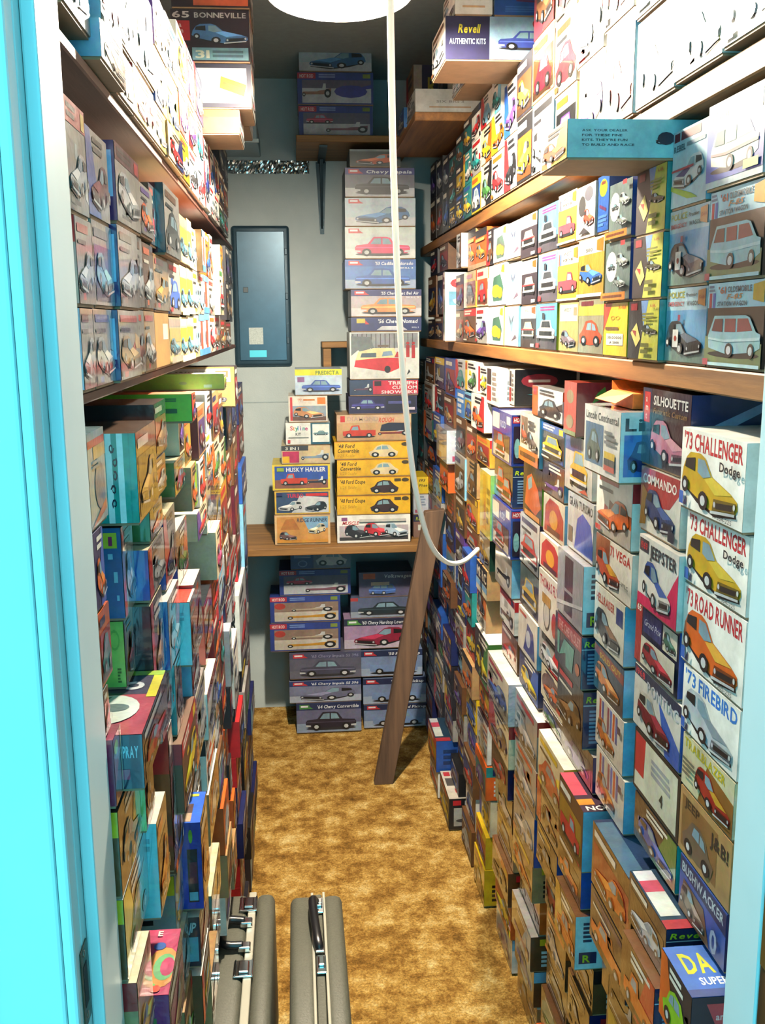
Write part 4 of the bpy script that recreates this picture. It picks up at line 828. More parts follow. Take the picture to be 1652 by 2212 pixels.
((0.495, 0.695, 1.3862, 1.5631, 1.1719, 1.2568),'R','vega', None, None, 1, 6350, G8,'white kit box, orange race car, red lettering, third down, third right stack from door'),
((0.357, 0.557, 2.93, 3.13, 2.191, 2.2569),'R', ('white','silver','brown', 6, 'q'),'snap_end', None, 0, 4390, G5,'bright white kit box with faint lettering on corner shelf'),
((-0.0546, 0.2269, 3.67, 3.85, 0.2311, 0.339),'B','imp1', None, None, 0, 598, G6,'dim grey kit box third from the carpet in back pile'),
((0.495, 0.695, 1.3175, 1.4338, 1.6312, 1.7189),'R','wedge', ('c','teal'),None, 0, 1368, G4,'black and olive wedge kit box, middle copy, second row down, third column, right middle shelf'),
((-0.1235, 0.1486, 3.67, 3.85, 0.4638, 0.5704),'B','hotrod_gold', None, None, 0, 600, G6,'blue framed kit box with gold dragsters, upper copy'),
((-0.39, -0.19, 0.9744, 1.0815, 1.7022, 1.7856),'L', ('grey','maroon','blue', 1, 'q'),None, None, 1, 8026, G2,'grey kit box with maroon car and blue trim, top row, second column, left middle shelf'),
((-0.0849, 0.1899, 3.67, 3.85, 0.572, 0.6744),'B','hotrod_wide', None, None, 0, 601, G6,'blue framed kit box with red car and dragster'),
((0.493, 0.693, 1.3157, 1.4379, 1.5456, 1.63),'R','wedge', ('c','teal'),None, 1, 5025, G4,'black and olive wedge kit box, bottom copy, third row down, third column, right middle shelf'),
((0.495, 0.695, 1.4099, 1.5616, 1.0708, 1.1707),'R','hellraiser', ('c','sky'),None, 1, 6994, G8,'pale kit box with black hot rod, fourth down, third right stack from door'),
((0.452, 0.6, 2.86, 3.06, 0.004, 0.112),'R', ('black','yellow','red', 6, 's'),'pbox_end','pbox_top', 0, 4418, G8,'black kit box with white lettering and yellow car standing out on carpet'),
((0.495, 0.695, 1.7604, 1.9084, 2.0098, 2.1363),'R', ('cream','maroon','brown', 6, 'b'),None, None, 1, 4967, G5,'pale kit box with maroon roadster art, second row down, fifth column, right upper shelf'),
((-0.0931, 0.1113, 3.55, 3.75, 0.8008, 0.9133),'B','ridge', None, None, 0, 573, G0,'tan framed kit box with desert scene, bottom of left back stack'),
((-0.39, -0.19, 0.9791, 1.0815, 1.6185, 1.701),'L', ('grey','sky','blue', 2, 'q'),None, None, 1, 4786, G2,'grey box, sky car and blue, second row down, second column, left middle shelf'),
((0.2341, 0.4871, 3.69, 3.87, 0.1063, 0.2145),'B','pickup50', None, None, 0, 604, G6,'pale blue pickup kit box, middle of three'),
((0.2279, 0.4723, 3.69, 3.87, 0.2233, 0.3314),'B','pickup50', None, None, 0, 605, G6,'pale blue pickup kit box, upper of three'),
((0.495, 0.695, 1.598, 1.7678, 1.2984, 1.4006),'R','yellowtruck', None, None, 1, 9926, G8,'grey kit box with yellow hot rod front, second down, fourth right stack from door'),
((0.495, 0.695, 1.6119, 1.7584, 2.0248, 2.1815),'R', ('white','silver','red', 0, 'q'),None, None, 0, 8879, G5,'white kit box with silver car and red trim, top row, fourth column, right upper shelf'),
((-0.0577, 0.2254, 3.67, 3.85, 0.1321, 0.2223),'B','imp2', None, None, 0, 597, G6,'navy banded kit box with grey coupe, second in floor pile'),
((0.428, 0.628, 2.5, 2.7, 2.1768, 2.2145),'R', ('white','silver','brown', 6, 'q'),'ivory_red_end', None, 0, 4383, G5,'ivory kit box end with red stripe on right upper shelf'),
((0.503, 0.703, 1.5974, 1.7426, 1.6403, 1.7399),'R','ranch_blue', None, None, 1, 4993, G4,'ochre kit box with blue coupe, second row down, fifth column, right middle shelf'),
((0.495, 0.695, 1.9104, 2.0771, 1.8956, 2.0319),'R', ('silver','white','black', 6, 'q'),('c','sky'),None, 0, 3744, G5,'silver box, white car and black, third row down, sixth column, right upper shelf'),
((0.495, 0.695, 1.5826, 1.7403, 1.1918, 1.2972),'R','grantur', ('c','grey'),None, 1, 6355, G8,'silver kit box with blue coupe nose, third down, fourth right stack from door'),
((0.2364, 0.4964, 3.69, 3.87, 0.0048, 0.1047),'B','pickup50', None, None, 0, 603, G6,'pale blue pickup kit box on carpet, lowest of three'),
((-0.096, 0.1149, 3.55, 3.75, 1.0049, 1.101),'B','husky', None, None, 0, 575, G0,'yellow framed blue kit box with red truck'),
((0.495, 0.695, 1.3808, 1.524, 0.8036, 0.8945),'R','flagstripe', ('c','sky'),None, 1, 1596, G8,'striped flag box, orange race car, lower copy, seventh down, third right stack from door'),
((0.503, 0.703, 1.4706, 1.589, 1.6315, 1.7242),'R','ovalcar', ('c','blue'),None, 1, 2741, G4,'grey green kit box with white oval, lower copy, fourth column, right middle shelf'),
((0.495, 0.695, 1.3946, 1.534, 0.8957, 0.9873),'R','flagstripe', ('c','sky'),None, 1, 2197, G8,'striped flag box, orange race car, upper copy, sixth down, third right stack from door'),
((-0.2415, -0.1167, 2.42, 2.62, 2.0367, 2.0922),'L', ('white','silver','red', 6, 'q'),'redlip_end', None, 0, 4320, G3,'brown kit box with orange red lip, left upper shelf end'),
((0.465, 0.665, 1.4922, 1.6418, 0.6735, 0.787),'R','wrapbrown', ('c','sky'),'nobox_top', 0, 9377, G8,'box, pink and orange top reading two letters, eighth down, fourth right stack from door'),
((0.495, 0.695, 1.4036, 1.5534, 0.9885, 1.0696),'R','sellout', ('c','sky'),None, 1, 9452, G8,'navy kit box with tan car, yellow lettering, fifth down, third right stack from door'),
((0.495, 0.695, 1.9141, 2.0867, 2.0331, 2.153),'R', ('tan','maroon','brown', 2, 'b'),None, None, 1, 9615, G5,'tan kit box with maroon old car and brown trim, sixth column, right upper shelf'),
((-0.39, -0.19, 0.9068, 0.9771, 1.618, 1.6966),'L', ('grey','silver','red', 6, 'q'),None, None, 1, 8708, G2,'grey box, silver car and red, second row down, first column, left middle shelf'),
((0.495, 0.695, 1.7541, 1.8959, 1.8956, 2.0086),'R', ('grey','purple','black', 2, 'f'),('c','lime'),None, 1, 1185, G5,'grey box, purple car and black, third row down, fifth column, right upper shelf'),
((0.1383, 0.41, 3.55, 3.75, 0.9081, 0.9797),'B','ford_coupe', None, None, 0, 581, G0,'yellow kit box with dark coupe, lower of two'),
((0.503, 0.703, 1.59, 1.7331, 1.5456, 1.6391),'R','redcoupe', None, None, 1, 694, G4,'dull green kit box with red rear-view coupe, third row down, fifth column, right middle shelf'),
((0.473, 0.673, 1.6435, 1.8323, 0.6804, 0.7907),'R', ('cream','red','yellow', 6, 'b'),None, 'white', 1, 3355, G8,'cream kit box with bright lit white top, tenth down, fifth right stack from door'),
((0.2233, 0.4361, 3.69, 3.87, 0.5507, 0.6515),'B','vw_front', None, None, 0, 608, G6,'purple grey kit box with small blue van'),
((0.1317, 0.4107, 3.55, 3.75, 1.1159, 1.1809),'B','ford_conv', None, None, 0, 584, G0,'yellow kit box with cream convertible, upper of two'),
((0.487, 0.687, 1.7504, 1.9123, 0.9815, 1.1097),'R','thomas', ('c','sky'),None, 1, 3530, G8,'white kit box with red lettering and spoked wheel, sixth down, fifth right stack from door'),
((0.4887, 0.6887, 1.2585, 1.4345, 0.5013, 0.5947),'R', ('dark','black','brown', 4, 'd'),None, None, 1, 8750, G8,'dark kit box with black dragster and brown trim, tenth down, third right stack from door'),
((-0.4, -0.2, 1.4016, 1.5761, 1.9429, 2.0624),'L', ('white','sky','yellow', 1, 'q'),None, None, 0, 6618, G3,'white kit box with sky car and yellow trim, top row, fourth column, left upper shelf'),
((0.1395, 0.4102, 3.55, 3.75, 0.9813, 1.049),'B','ford_coupe', None, None, 0, 582, G0,'yellow kit box with dark coupe, upper of two'),
((-0.0905, 0.113, 3.55, 3.75, 0.9149, 1.0033),'B','turbo', None, None, 0, 574, G0,'kit box with red title and white coupe on back shelf'),
((-0.04, 0.1912, 3.67, 3.85, 0.676, 0.7616),'B','bluesmall', None, None, 0, 602, G6,'small blue kit box with silver old car, under back shelf'),
((0.503, 0.703, 1.4721, 1.5782, 1.7254, 1.8118),'R','ovalcar', ('c','blue'),None, 1, 9548, G4,'grey green kit box with white oval, upper copy, top row, fourth column, right middle shelf'),
((0.503, 0.703, 1.473, 1.588, 1.5456, 1.6303),'R','yellowoffer', ('c','lime'),None, 1, 1503, G4,'yellow and red box, white offer label, third row down, fourth column, right middle shelf'),
((0.1892, 0.4357, 3.69, 3.87, 0.4662, 0.5491),'B','dark_impala', None, None, 0, 607, G6,'dim kit box with dark green car behind plank'),
((0.1407, 0.4105, 3.55, 3.75, 1.0506, 1.1143),'B','ford_conv', None, None, 0, 583, G0,'yellow kit box with cream convertible, lower of two'),
((-0.318, -0.178, 0.868, 0.9065, 1.1551, 1.2243),'L','maroonyellow', None, None, 1, 5943, G7,'maroon kit box with yellow edge, fifth down, first left stack from door'),
((-0.0048, 0.1631, 3.55, 3.75, 1.3512, 1.445),'B','predicta', None, None, 0, 579, G0,'yellow banded kit box with blue car, top of left back stack'),
((0.1867, 0.4351, 3.55, 3.75, 1.2805, 1.3455),'B','purpledark', None, None, 0, 586, G0,'dark purple kit box with shadowed car'),
((-0.3101, -0.1701, 0.868, 0.9521, 0.8656, 0.9718),'L', ('tan','yellow','red', 0, 'q'),None, None, 1, 5665, G7,'tan kit box with yellow car and red trim, eighth down, first left stack from door'),
((0.495, 0.695, 1.5418, 1.7379, 0.7917, 0.8611),'R', ('dark','purple','navy', 2, 'b'),('c','navy'),None, 1, 118, G8,'dark purple bowed kit box, seventh down, fourth right stack from door'),
((0.503, 0.703, 1.7446, 1.8827, 1.6377, 1.7362),'R','ranch_red', None, None, 0, 7085, G4,'ochre kit box with maroon pickup, lower copy, second row down, sixth column, right middle shelf'),
((-0.324, -0.184, 0.868, 0.9179, 1.272, 1.3442),'L', ('orange','teal','red', 2, 'b'),None, None, 1, 4550, G7,'orange and teal kit box behind left jamb, third down, first left stack from door'),
((0.1909, 0.4403, 3.55, 3.75, 1.3471, 1.4039),'B','triumph', None, None, 0, 587, G0,'red kit box with white lettering about a bike'),
((-0.352, -0.172, 1.0874, 1.1825, 1.18, 1.2886),'L', ('dark','tan','red', 4, 'q'),None, None, 1, 3535, G7,'dark kit box with tan car and red trim, fifth down, third left stack from door'),
((0.481, 0.681, 1.8766, 2.0825, 0.6734, 0.7846),'R', ('grey','silver','red', 6, 'q'),None, 'white', 1, 3230, G8,'grey box, pale car and lit white edge, eighth down, sixth right stack from door'),
((0.495, 0.695, 0.9949, 1.1573, 1.9035, 1.9984),'R', ('white','silver','black', 6, 'q'),None, None, 1, 4627, G5,'white box at the very top right corner, second row down, eighteenth column, right upper shelf'),
((-0.39, -0.19, 0.9044, 0.959, 1.5416, 1.6168),'L', ('grey','silver','maroon', 6, 'q'),('c','sky'),None, 1, 284, G2,'grey box, silver car and maroon, third row down, first column, left middle shelf'),
((-0.0305, 0.1096, 3.55, 3.75, 1.2544, 1.3496),'B','monte', None, None, 0, 578, G0,'pale kit box with tan coupe and orange corner'),
((-0.341, -0.161, 1.2108, 1.3795, 0.9668, 1.0659),'L', ('brown','yellow','red', 0, 'q'),None, None, 0, 3992, G7,'brown kit box with yellow car and red trim, sixth down, fourth left stack from door'),
((0.1992, 0.4525, 3.55, 3.75, 1.5751, 1.6256),'B','mono_nomad', None, None, 0, 589, G0,'navy kit box with white lettering above snow scene'),
((0.481, 0.681, 1.8754, 2.077, 0.564, 0.6722),'R', ('grey','silver','red', 6, 'q'),None, None, 1, 4770, G8,'grey kit box with pale car, second copy, ninth down, sixth right stack from door'),
((0.495, 0.695, 1.9345, 2.0994, 1.1873, 1.3024),'R','orangebullet', ('c','lime'),None, 1, 9995, G8,'black kit box with orange bullet-nosed car, third down, sixth right stack from door'),
((0.481, 0.681, 1.8827, 2.0785, 0.4476, 0.5628),'R', ('grey','silver','red', 6, 'q'),('c','blue'),None, 1, 748, G8,'grey kit box with pale car, third copy, tenth down, sixth right stack from door'),
((0.503, 0.703, 1.6557, 1.7636, 1.7409, 1.8316),'R','magwheel', None, None, 0, 3321, G4,'white kit box with wheels and red car, top row, sixth column, right middle shelf'),
((-0.0431, 0.1178, 3.55, 3.75, 1.1719, 1.2528),'B','styline', None, None, 0, 577, G0,'white kit box with rainbow lettering on back shelf'),
((0.4979, 0.6979, 1.6893, 1.8448, 0.395, 0.4992),'R', ('tan','red','black', 3, 'q'),None, None, 0, 4322, G8,'tan kit box with red car and black trim, thirteenth down, fifth right stack from door'),
((0.495, 0.695, 1.9482, 2.1219, 1.0728, 1.1861),'R', ('silver','red','navy', 6, 'f'),('c','navy'),None, 1, 6958, G8,'silver kit box with red old car, fourth down, sixth right stack from door'),
((0.495, 0.695, 2.0791, 2.217, 1.8956, 2.0291),'R', ('black','yellow','orange', 2, 'q'),None, None, 0, 9351, G5,'black box, yellow car and orange, second row down, seventh column, right upper shelf'),
((0.4887, 0.6887, 1.4798, 1.6117, 0.4056, 0.4932),'R', ('brown','maroon','black', 4, 'f'),None, None, 1, 2643, G8,'brown kit box with maroon car and black trim, eleventh down, fourth right stack from door'),
((0.491, 0.691, 1.9495, 2.1226, 1.3036, 1.4104),'R','showbus', ('c','sky'),None, 1, 4350, G8,'white kit box with orange lower band, second down, sixth right stack from door'),
((-0.4, -0.2, 1.363, 1.5525, 1.8686, 1.934),'L', ('cream','red','yellow', 1, 'q'),('c','red'),None, 0, 276, G3,'cream box, pink corner and red end, second row down, fourth column, left upper shelf'),
((0.503, 0.703, 1.8825, 2.0463, 1.5456, 1.6384),'R','bluepolice', ('c','lime'),None, 1, 4168, G4,'blue kit box with pale front-on car, bottom copy, seventh column, right middle shelf'),
((0.491, 0.691, 1.7812, 2.0157, 1.4114, 1.4736),'R', ('silver','dark','orange', 4, 'b'),None, None, 1, 2614, G8,'pale kit box with dark sedan and orange marks, topmost, fifth right stack from door'),
((0.503, 0.703, 1.7351, 1.8638, 1.5456, 1.6365),'R','ranch_grey', ('c','lime'),None, 1, 929, G4,'faded ochre kit box under the maroon pickup, third row down, sixth column, right middle shelf'),
((0.503, 0.703, 1.8847, 2.0357, 1.6396, 1.7363),'R','bluepolice', None, None, 0, 3217, G4,'blue kit box with pale front-on car, middle copy, seventh column, right middle shelf'),
((0.503, 0.703, 1.7656, 1.8872, 1.7411, 1.8341),'R','ranch_red', None, None, 0, 4541, G4,'ochre kit box with maroon pickup, upper copy, top row, seventh column, right middle shelf'),
((0.503, 0.703, 1.8892, 2.0435, 1.7373, 1.8286),'R','bluepolice', None, None, 1, 2143, G4,'blue kit box with pale front-on car, top copy, top row, eighth column, right middle shelf'),
((0.477, 0.677, 1.6793, 1.8502, 0.591, 0.6792),'R', ('tan','brown','red', 4, 'q'),None, None, 1, 3225, G8,'tan kit box with brown art, eleventh down, fifth right stack from door'),
((0.203, 0.3803, 3.55, 3.75, 2.1373, 2.1968),'B','orangesmall', None, None, 0, 595, G0,'small dark kit box with orange car, top of back stack'),
((0.495, 0.695, 2.0887, 2.2302, 2.0303, 2.1494),'R', ('dark','ochre','brown', 2, 'q'),('c','teal'),None, 0, 7048, G5,'dark kit box with ochre car and brown trim, top row, seventh column, right upper shelf'),
((0.5008, 0.7008, 1.6907, 1.8386, 0.2916, 0.3938),'R', ('brown','silver','orange', 6, 'q'),None, None, 1, 5536, G8,'brown kit box with silver car and orange trim, fourteenth down, fifth right stack from door'),
((-0.0605, 0.1162, 3.55, 3.75, 1.1026, 1.1703),'B','three1', None, None, 0, 576, G0,'tan and magenta kit box above the red truck box'),
((-0.324, -0.184, 0.868, 0.9084, 1.3454, 1.4186),'L', ('navy','orange','blue', 1, 'q'),None, None, 0, 566, G7,'navy and orange kit box behind left jamb, second down, first left stack from door'),
((-0.4, -0.2, 1.2712, 1.3996, 1.935, 2.0388),'L', ('white','silver','red', 0, 'q'),('c','blue'),None, 0, 4818, G3,'white kit box with silver car and red trim, top row, third column, left upper shelf'),
((0.467, 0.667, 1.4987, 1.6448, 0.5989, 0.6723),'R','wrapbrown', ('c','blue'),None, 1, 5107, G8,'shrink-wrapped kit box with blue end strip, ninth down, fourth right stack from door'),
((-0.39, -0.19, 1.088, 1.2345, 1.8686, 1.9083),'L', ('white','tan','brown', 1, 'q'),('c','sky'),None, 1, 3901, G3,'white box, blue and purple end strip, second row down, second column, left upper shelf'),
((0.495, 0.695, 1.7606, 1.9194, 1.1824, 1.2635),'R','redart', ('c','sky'),None, 1, 29, G8,'red painted-engine kit box, upper copy, fourth down, fifth right stack from door'),
((0.495, 0.695, 1.7767, 1.9485, 1.3311, 1.4049),'R', ('dark','yellow','blue', 0, 'f'),('c','sky'),None, 1, 1178, G8,'dark kit box with yellow hot rod, second down, fifth right stack from door'),
((0.3524, 0.4324, 2.2, 2.36, 2.2393, 2.3083),'R', ('white','silver','brown', 6, 'q'),'snap_end', None, 0, 4376, G5,'blank white kit box standing on the navy ended one'),
((-0.1836, -0.1033, 2.66, 2.86, 2.1, 2.1595),'L', ('white','silver','red', 6, 'q'),'snap_end', None, 0, 4348, G3,'plain white kit box end behind the orange lipped one'),
((0.469, 0.669, 2.0912, 2.3246, 0.5753, 0.6842),'R', ('cream','navy','red', 1, 'q'),None, None, 1, 3374, G8,'cream kit box with navy and red art, ninth down, seventh right stack from door'),
((-0.352, -0.172, 1.2255, 1.3415, 1.267, 1.3628),'L', ('grey','navy','red', 1, 'q'),('c','blue'),None, 1, 2377, G7,'grey kit box with navy car and red trim, third down, fourth left stack from door'),
((0.477, 0.677, 1.6873, 1.8424, 0.5004, 0.5898),'R','wrapbrown', ('c','blue'),None, 1, 6278, G8,'shrink-wrapped tan kit box with blue end edge, twelfth down, fifth right stack from door'),
((0.491, 0.691, 1.9325, 2.1064, 0.8746, 0.9748),'R','hotwhite', ('c','sky'),None, 1, 6716, G8,'white kit box with blue hot rod, sixth down, sixth right stack from door'),
((-0.352, -0.172, 1.0933, 1.2235, 1.2909, 1.3524),'L', ('grey','silver','red', 4, 'q'),('c','blue'),None, 1, 4111, G7,'grey kit box with silver car and red trim, fourth down, third left stack from door'),
((0.495, 0.695, 1.939, 2.1128, 0.976, 1.0716),'R','yellowcar', ('c','blue'),None, 1, 1525, G8,'dark kit box with yellow car, fifth down, sixth right stack from door'),
((0.495, 0.695, 1.7521, 1.9315, 0.9082, 0.9803),'R', ('grey','silver','red', 1, 'q'),None, None, 0, 2717, G8,'grey kit box with silver car and red bottom, seventh down, fifth right stack from door'),
((-0.4, -0.2, 1.2365, 1.361, 1.8686, 1.9261),'L', ('white','tan','brown', 6, 'q'),('c','blue'),None, 0, 4144, G3,'white kit box with tan car and brown trim, third column, left upper shelf'),
((-0.39, -0.19, 1.3882, 1.5433, 1.6201, 1.6983),'L', ('tan','ochre','red', 6, 'q'),('c','blue'),None, 1, 5201, G2,'tan box, ochre car and red, second row down, sixth column, left middle shelf'),
((-0.346, -0.166, 1.1845, 1.2956, 1.1742, 1.2658),'L', ('grey','silver','red', 1, 'q'),('c','blue'),None, 1, 3474, G7,'grey kit box with silver car and red trim, fourth down, fourth left stack from door'),
((-0.352, -0.172, 1.1958, 1.3016, 1.4417, 1.508),'L', ('dark','tan','orange', 2, 'q'),None, None, 1, 6047, G7,'dark kit box with tan car and orange trim, topmost, third left stack from door'),
((0.489, 0.689, 1.7541, 1.9189, 1.1109, 1.1812),'R','redart', None, None, 0, 87, G8,'red painted-engine kit box, lower copy, fifth down, fifth right stack from door'),
((-0.39, -0.19, 1.3717, 1.5207, 1.5416, 1.6189),'L','plainbrown', None, None, 0, 1141, G2,'plain brown carton with white label, third row down, sixth column, left middle shelf'),
((-0.3429, -0.1629, 1.3815, 1.5453, 0.9455, 1.0515),'L', ('cream','white','red', 4, 's'),None, None, 1, 9988, G7,'cream kit box with white car and red trim, seventh down, fifth left stack from door'),
((0.495, 0.695, 1.7397, 1.9069, 0.8358, 0.907),'R', ('cream','orange','brown', 5, 'q'),None, None, 1, 4739, G8,'cream kit box with orange car, eighth down, fifth right stack from door'),
((-0.2606, -0.0845, 2.42, 2.62, 2.3084, 2.3796),'L', ('white','silver','red', 6, 'q'),'orange_end', None, 0, 4341, G3,'dark kit box end with orange picture above the red tab box'),
((-0.392, -0.192, 1.1107, 1.2345, 1.9095, 2.0074),'L', ('white','red','sky', 6, 'q'),('c','sky'),None, 0, 2834, G3,'white kit box with red car and sky trim, top row, second column, left upper shelf'),
((0.483, 0.683, 1.898, 2.0887, 0.3552, 0.4464),'R', ('tan','orange','yellow', 6, 'q'),None, None, 1, 3291, G8,'tan kit box with orange car and yellow trim, eleventh down, sixth right stack from door'),
((0.498, 0.698, 1.2547, 1.4317, 0.3972, 0.5001),'R', ('dark','maroon','yellow', 2, 'q'),None, None, 1, 9925, G8,'dark kit box with maroon car and yellow trim, eleventh down, third right stack from door'),
((0.495, 0.695, 1.7698, 1.9329, 1.2647, 1.3299),'R', ('dark','purple','brown', 1, 'd'),('c','sky'),None, 1, 7288, G8,'dark kit box with purple dragster, third down, fifth right stack from door'),
((0.5056, 0.7056, 1.6885, 1.8456, 0.2013, 0.2904),'R', ('brown','black','navy', 6, 'f'),None, None, 1, 5173, G8,'brown kit box with black car and navy trim, fifteenth down, fifth right stack from door'),
((0.503, 0.703, 2.0559, 2.2018, 1.7372, 1.8278),'R','darkwhitecar', None, None, 0, 5666, G4,'black and white kit box with race coupe, top copy, ninth column, right middle shelf'),
((0.503, 0.703, 2.3583, 2.5613, 1.6422, 1.744),'R','yellowcrew', None, None, 0, 3440, G4,'pale kit box with yellow crew car, middle copy, tenth column, right middle shelf'),
((0.495, 0.695, 2.219, 2.3518, 1.8956, 2.0142),'R', ('white','black','red', 1, 'q'),('c','blue'),None, 0, 8761, G5,'white box, black car and red, second row down, eighth column, right upper shelf'),
((-0.39, -0.19, 1.2165, 1.291, 1.621, 1.7082),'L', ('grey','silver','brown', 6, 'q'),None, None, 1, 8547, G2,'grey kit box with silver car and brown trim, fourth column, left middle shelf'),
((0.495, 0.695, 1.9309, 2.1066, 0.7903, 0.8734),'R', ('navy','yellow','blue', 1, 'q'),('c','navy'),None, 0, 7294, G8,'navy kit box with yellow car, seventh down, sixth right stack from door'),
((0.503, 0.703, 2.0482, 2.1862, 1.6377, 1.7325),'R','darkwhitecar', None, None, 0, 2917, G4,'black and white kit box with race coupe, middle copy, eighth column, right middle shelf'),
((-0.39, -0.19, 1.293, 1.3862, 1.6211, 1.7056),'L', ('brown','silver','orange', 6, 'q'),('c','blue'),None, 1, 3146, G2,'brown kit box with silver car and orange trim, fifth column, left middle shelf'),
((0.492, 0.692, 1.9002, 2.0868, 0.0961, 0.1854),'R', ('brown','blue','sky', 5, 's'),None, None, 1, 4389, G8,'brown kit box with blue car and sky trim, fourteenth down, sixth right stack from door'),
((0.483, 0.683, 1.8993, 2.0884, 0.1866, 0.2734),'R', ('brown','purple','sky', 1, 'd'),None, None, 1, 9652, G8,'brown kit box with purple dragster and sky trim, thirteenth down, sixth right stack from door'),
((0.495, 0.695, 2.2322, 2.3579, 2.0154, 2.132),'R', ('white','purple','blue', 1, 'q'),('c','sky'),None, 0, 2160, G5,'white kit box with purple car and blue trim, top row, eighth column, right upper shelf'),
((0.4846, 0.6846, 1.4822, 1.6159, 0.2982, 0.4044),'R', ('brown','black','navy', 6, 'q'),None, None, 1, 7580, G8,'brown kit box with black car and navy trim, twelfth down, fourth right stack from door'),
((0.491, 0.691, 2.1858, 2.3746, 0.9606, 1.0587),'R','dragster_grey', ('c','sky'),None, 1, 2961, G8,'grey kit box with black dragster, fifth down, seventh right stack from door'),
((0.503, 0.703, 2.0483, 2.1877, 1.5456, 1.6365),'R','darkwhitecar', ('c','sky'),None, 1, 7603, G4,'black and white kit box with race coupe, bottom copy, eighth column, right middle shelf'),
((0.502, 0.702, 1.9006, 2.0885, 0.2746, 0.354),'R', ('orange','maroon','teal', 6, 's'),None, None, 1, 8252, G8,'orange kit box with maroon car and teal trim, twelfth down, sixth right stack from door'),
((0.485, 0.665, 2.417, 2.6132, 0.6378, 0.7721),'R', ('dark','yellow','green', 1, 'q'),None, 'white', 0, 9527, G8,'dark box, yellow letter and lit white top, eighth down, eighth right stack from door'),
((-0.4, -0.2, 1.5771, 1.7245, 1.9295, 2.0102),'L', ('yellow','silver','blue', 1, 'q'),('c','blue'),None, 0, 3603, G3,'yellow box, silver car and blue, second row down, fifth column, left upper shelf'),
((-0.39, -0.19, 1.1983, 1.2753, 1.5416, 1.6198),'L', ('grey','maroon','red', 6, 'q'),None, None, 1, 5218, G2,'grey box, maroon car and red, third row down, fourth column, left middle shelf'),
((-0.352, -0.172, 1.1286, 1.2306, 1.1033, 1.1732),'L', ('grey','maroon','red', 1, 'q'),None, None, 1, 8654, G7,'grey kit box with maroon car and red trim, sixth down, third left stack from door'),
((-0.3556, -0.1756, 1.3933, 1.5417, 0.7598, 0.8576),'L', ('brown','silver','orange', 2, 's'),None, None, 0, 5970, G7,'brown kit box with silver car and orange trim, ninth down, fifth left stack from door'),
((0.495, 0.695, 1.926, 2.0817, 2.1542, 2.2875),'R', ('maroon','brown','red', 1, 'q'),None, None, 0, 6553, G5,'maroon kit box with brown car and red trim, top row, sixth column, right upper shelf'),
((-0.352, -0.172, 1.1695, 1.2092, 0.9091, 1.1021),'L', ('brown','silver','red', 2, 'q'),None, None, 1, 7530, G7,'brown kit box with silver car and red trim, seventh down, third left stack from door'),
((0.507, 0.707, 1.5965, 1.6547, 1.7446, 1.8351),'R','bluemask', None, None, 1, 251, G4,'blue kit box with round green mask, top row, fifth column, right middle shelf'),
((-0.39, -0.19, 1.2773, 1.3697, 1.5416, 1.6199),'L', ('tan','silver','red', 6, 'q'),None, None, 1, 5671, G2,'tan box, silver car and red, third row down, fifth column, left middle shelf'),
((-0.386, -0.186, 1.2689, 1.3768, 1.7111, 1.7747),'L', ('grey','orange','purple', 6, 'q'),None, None, 1, 611, G2,'grey kit box with orange car and purple trim, top row, fourth column, left middle shelf'),
((0.479, 0.679, 2.1387, 2.3319, 0.4733, 0.5741),'R', ('dark','red','brown', 2, 'q'),('c','navy'),None, 1, 8711, G8,'dark red kit box with white edge, tenth down, seventh right stack from door'),
((0.4959, 0.6959, 2.1377, 2.3283, 0.2834, 0.384),'R', ('tan','brown','yellow', 0, 'f'),None, None, 1, 5627, G8,'tan kit box with brown car and yellow trim, twelfth down, seventh right stack from door'),
((0.5059, 0.7259, 1.1011, 1.222, 0.5597, 0.6479),'R', ('tan','green','navy', 6, 'd'),None, None, 1, 7559, G8,'tan kit box with green dragster and navy trim, tenth down, second right stack from door'),
((-0.4, -0.2, 1.6006, 1.7484, 2.0153, 2.1035),'L', ('white','ochre','yellow', 6, 'q'),('c','purple'),None, 0, 4713, G3,'white kit box with ochre car and yellow trim, top row, fifth column, left upper shelf'),
((-0.352, -0.172, 1.3435, 1.4722, 1.238, 1.3199),'L', ('brown','green','red', 1, 'q'),('c','blue'),None, 1, 4302, G7,'brown kit box with green car and red trim, fourth down, fifth left stack from door'),
((0.495, 0.695, 1.4718, 1.6099, 2.0428, 2.1716),'R', ('white','red','navy', 6, 'q'),None, None, 1, 2358, G5,'white kit box with red car and navy trim, top row, third column, right upper shelf'),
((-0.39, -0.19, 1.5453, 1.6953, 1.6166, 1.6993),'L', ('grey','blue','red', 6, 'b'),('c','blue'),None, 0, 8856, G2,'grey box, blue old car and red, second row down, seventh column, left middle shelf'),
((-0.4, -0.2, 1.7265, 1.8929, 1.9265, 2.0143),'L', ('yellow','blue','sky', 6, 'q'),('c','blue'),None, 0, 7302, G3,'yellow box, blue car and sky, second row down, sixth column, left upper shelf'),
((0.503, 0.703, 2.2015, 2.346, 1.6398, 1.736),'R','whitewing', None, None, 0, 9924, G4,'white kit box with pale blue wings, middle copy, ninth column, right middle shelf'),
((-0.36, -0.18, 1.211, 1.2969, 0.7818, 0.8788),'L', ('grey','sky','yellow', 5, 'd'),None, None, 1, 408, G7,'grey kit box with sky dragster and yellow trim, eighth down, fourth left stack from door'),
((0.503, 0.703, 2.3727, 2.5551, 1.5456, 1.641),'R','yellowcrew', ('c','lime'),None, 0, 794, G4,'pale kit box with yellow crew car, bottom copy, tenth column, right middle shelf'),
((0.495, 0.695, 2.3538, 2.4996, 1.8956, 2.0019),'R', ('white','red','orange', 6, 'q'),None, None, 0, 8376, G5,'white box, red car and orange, third row down, ninth column, right upper shelf'),
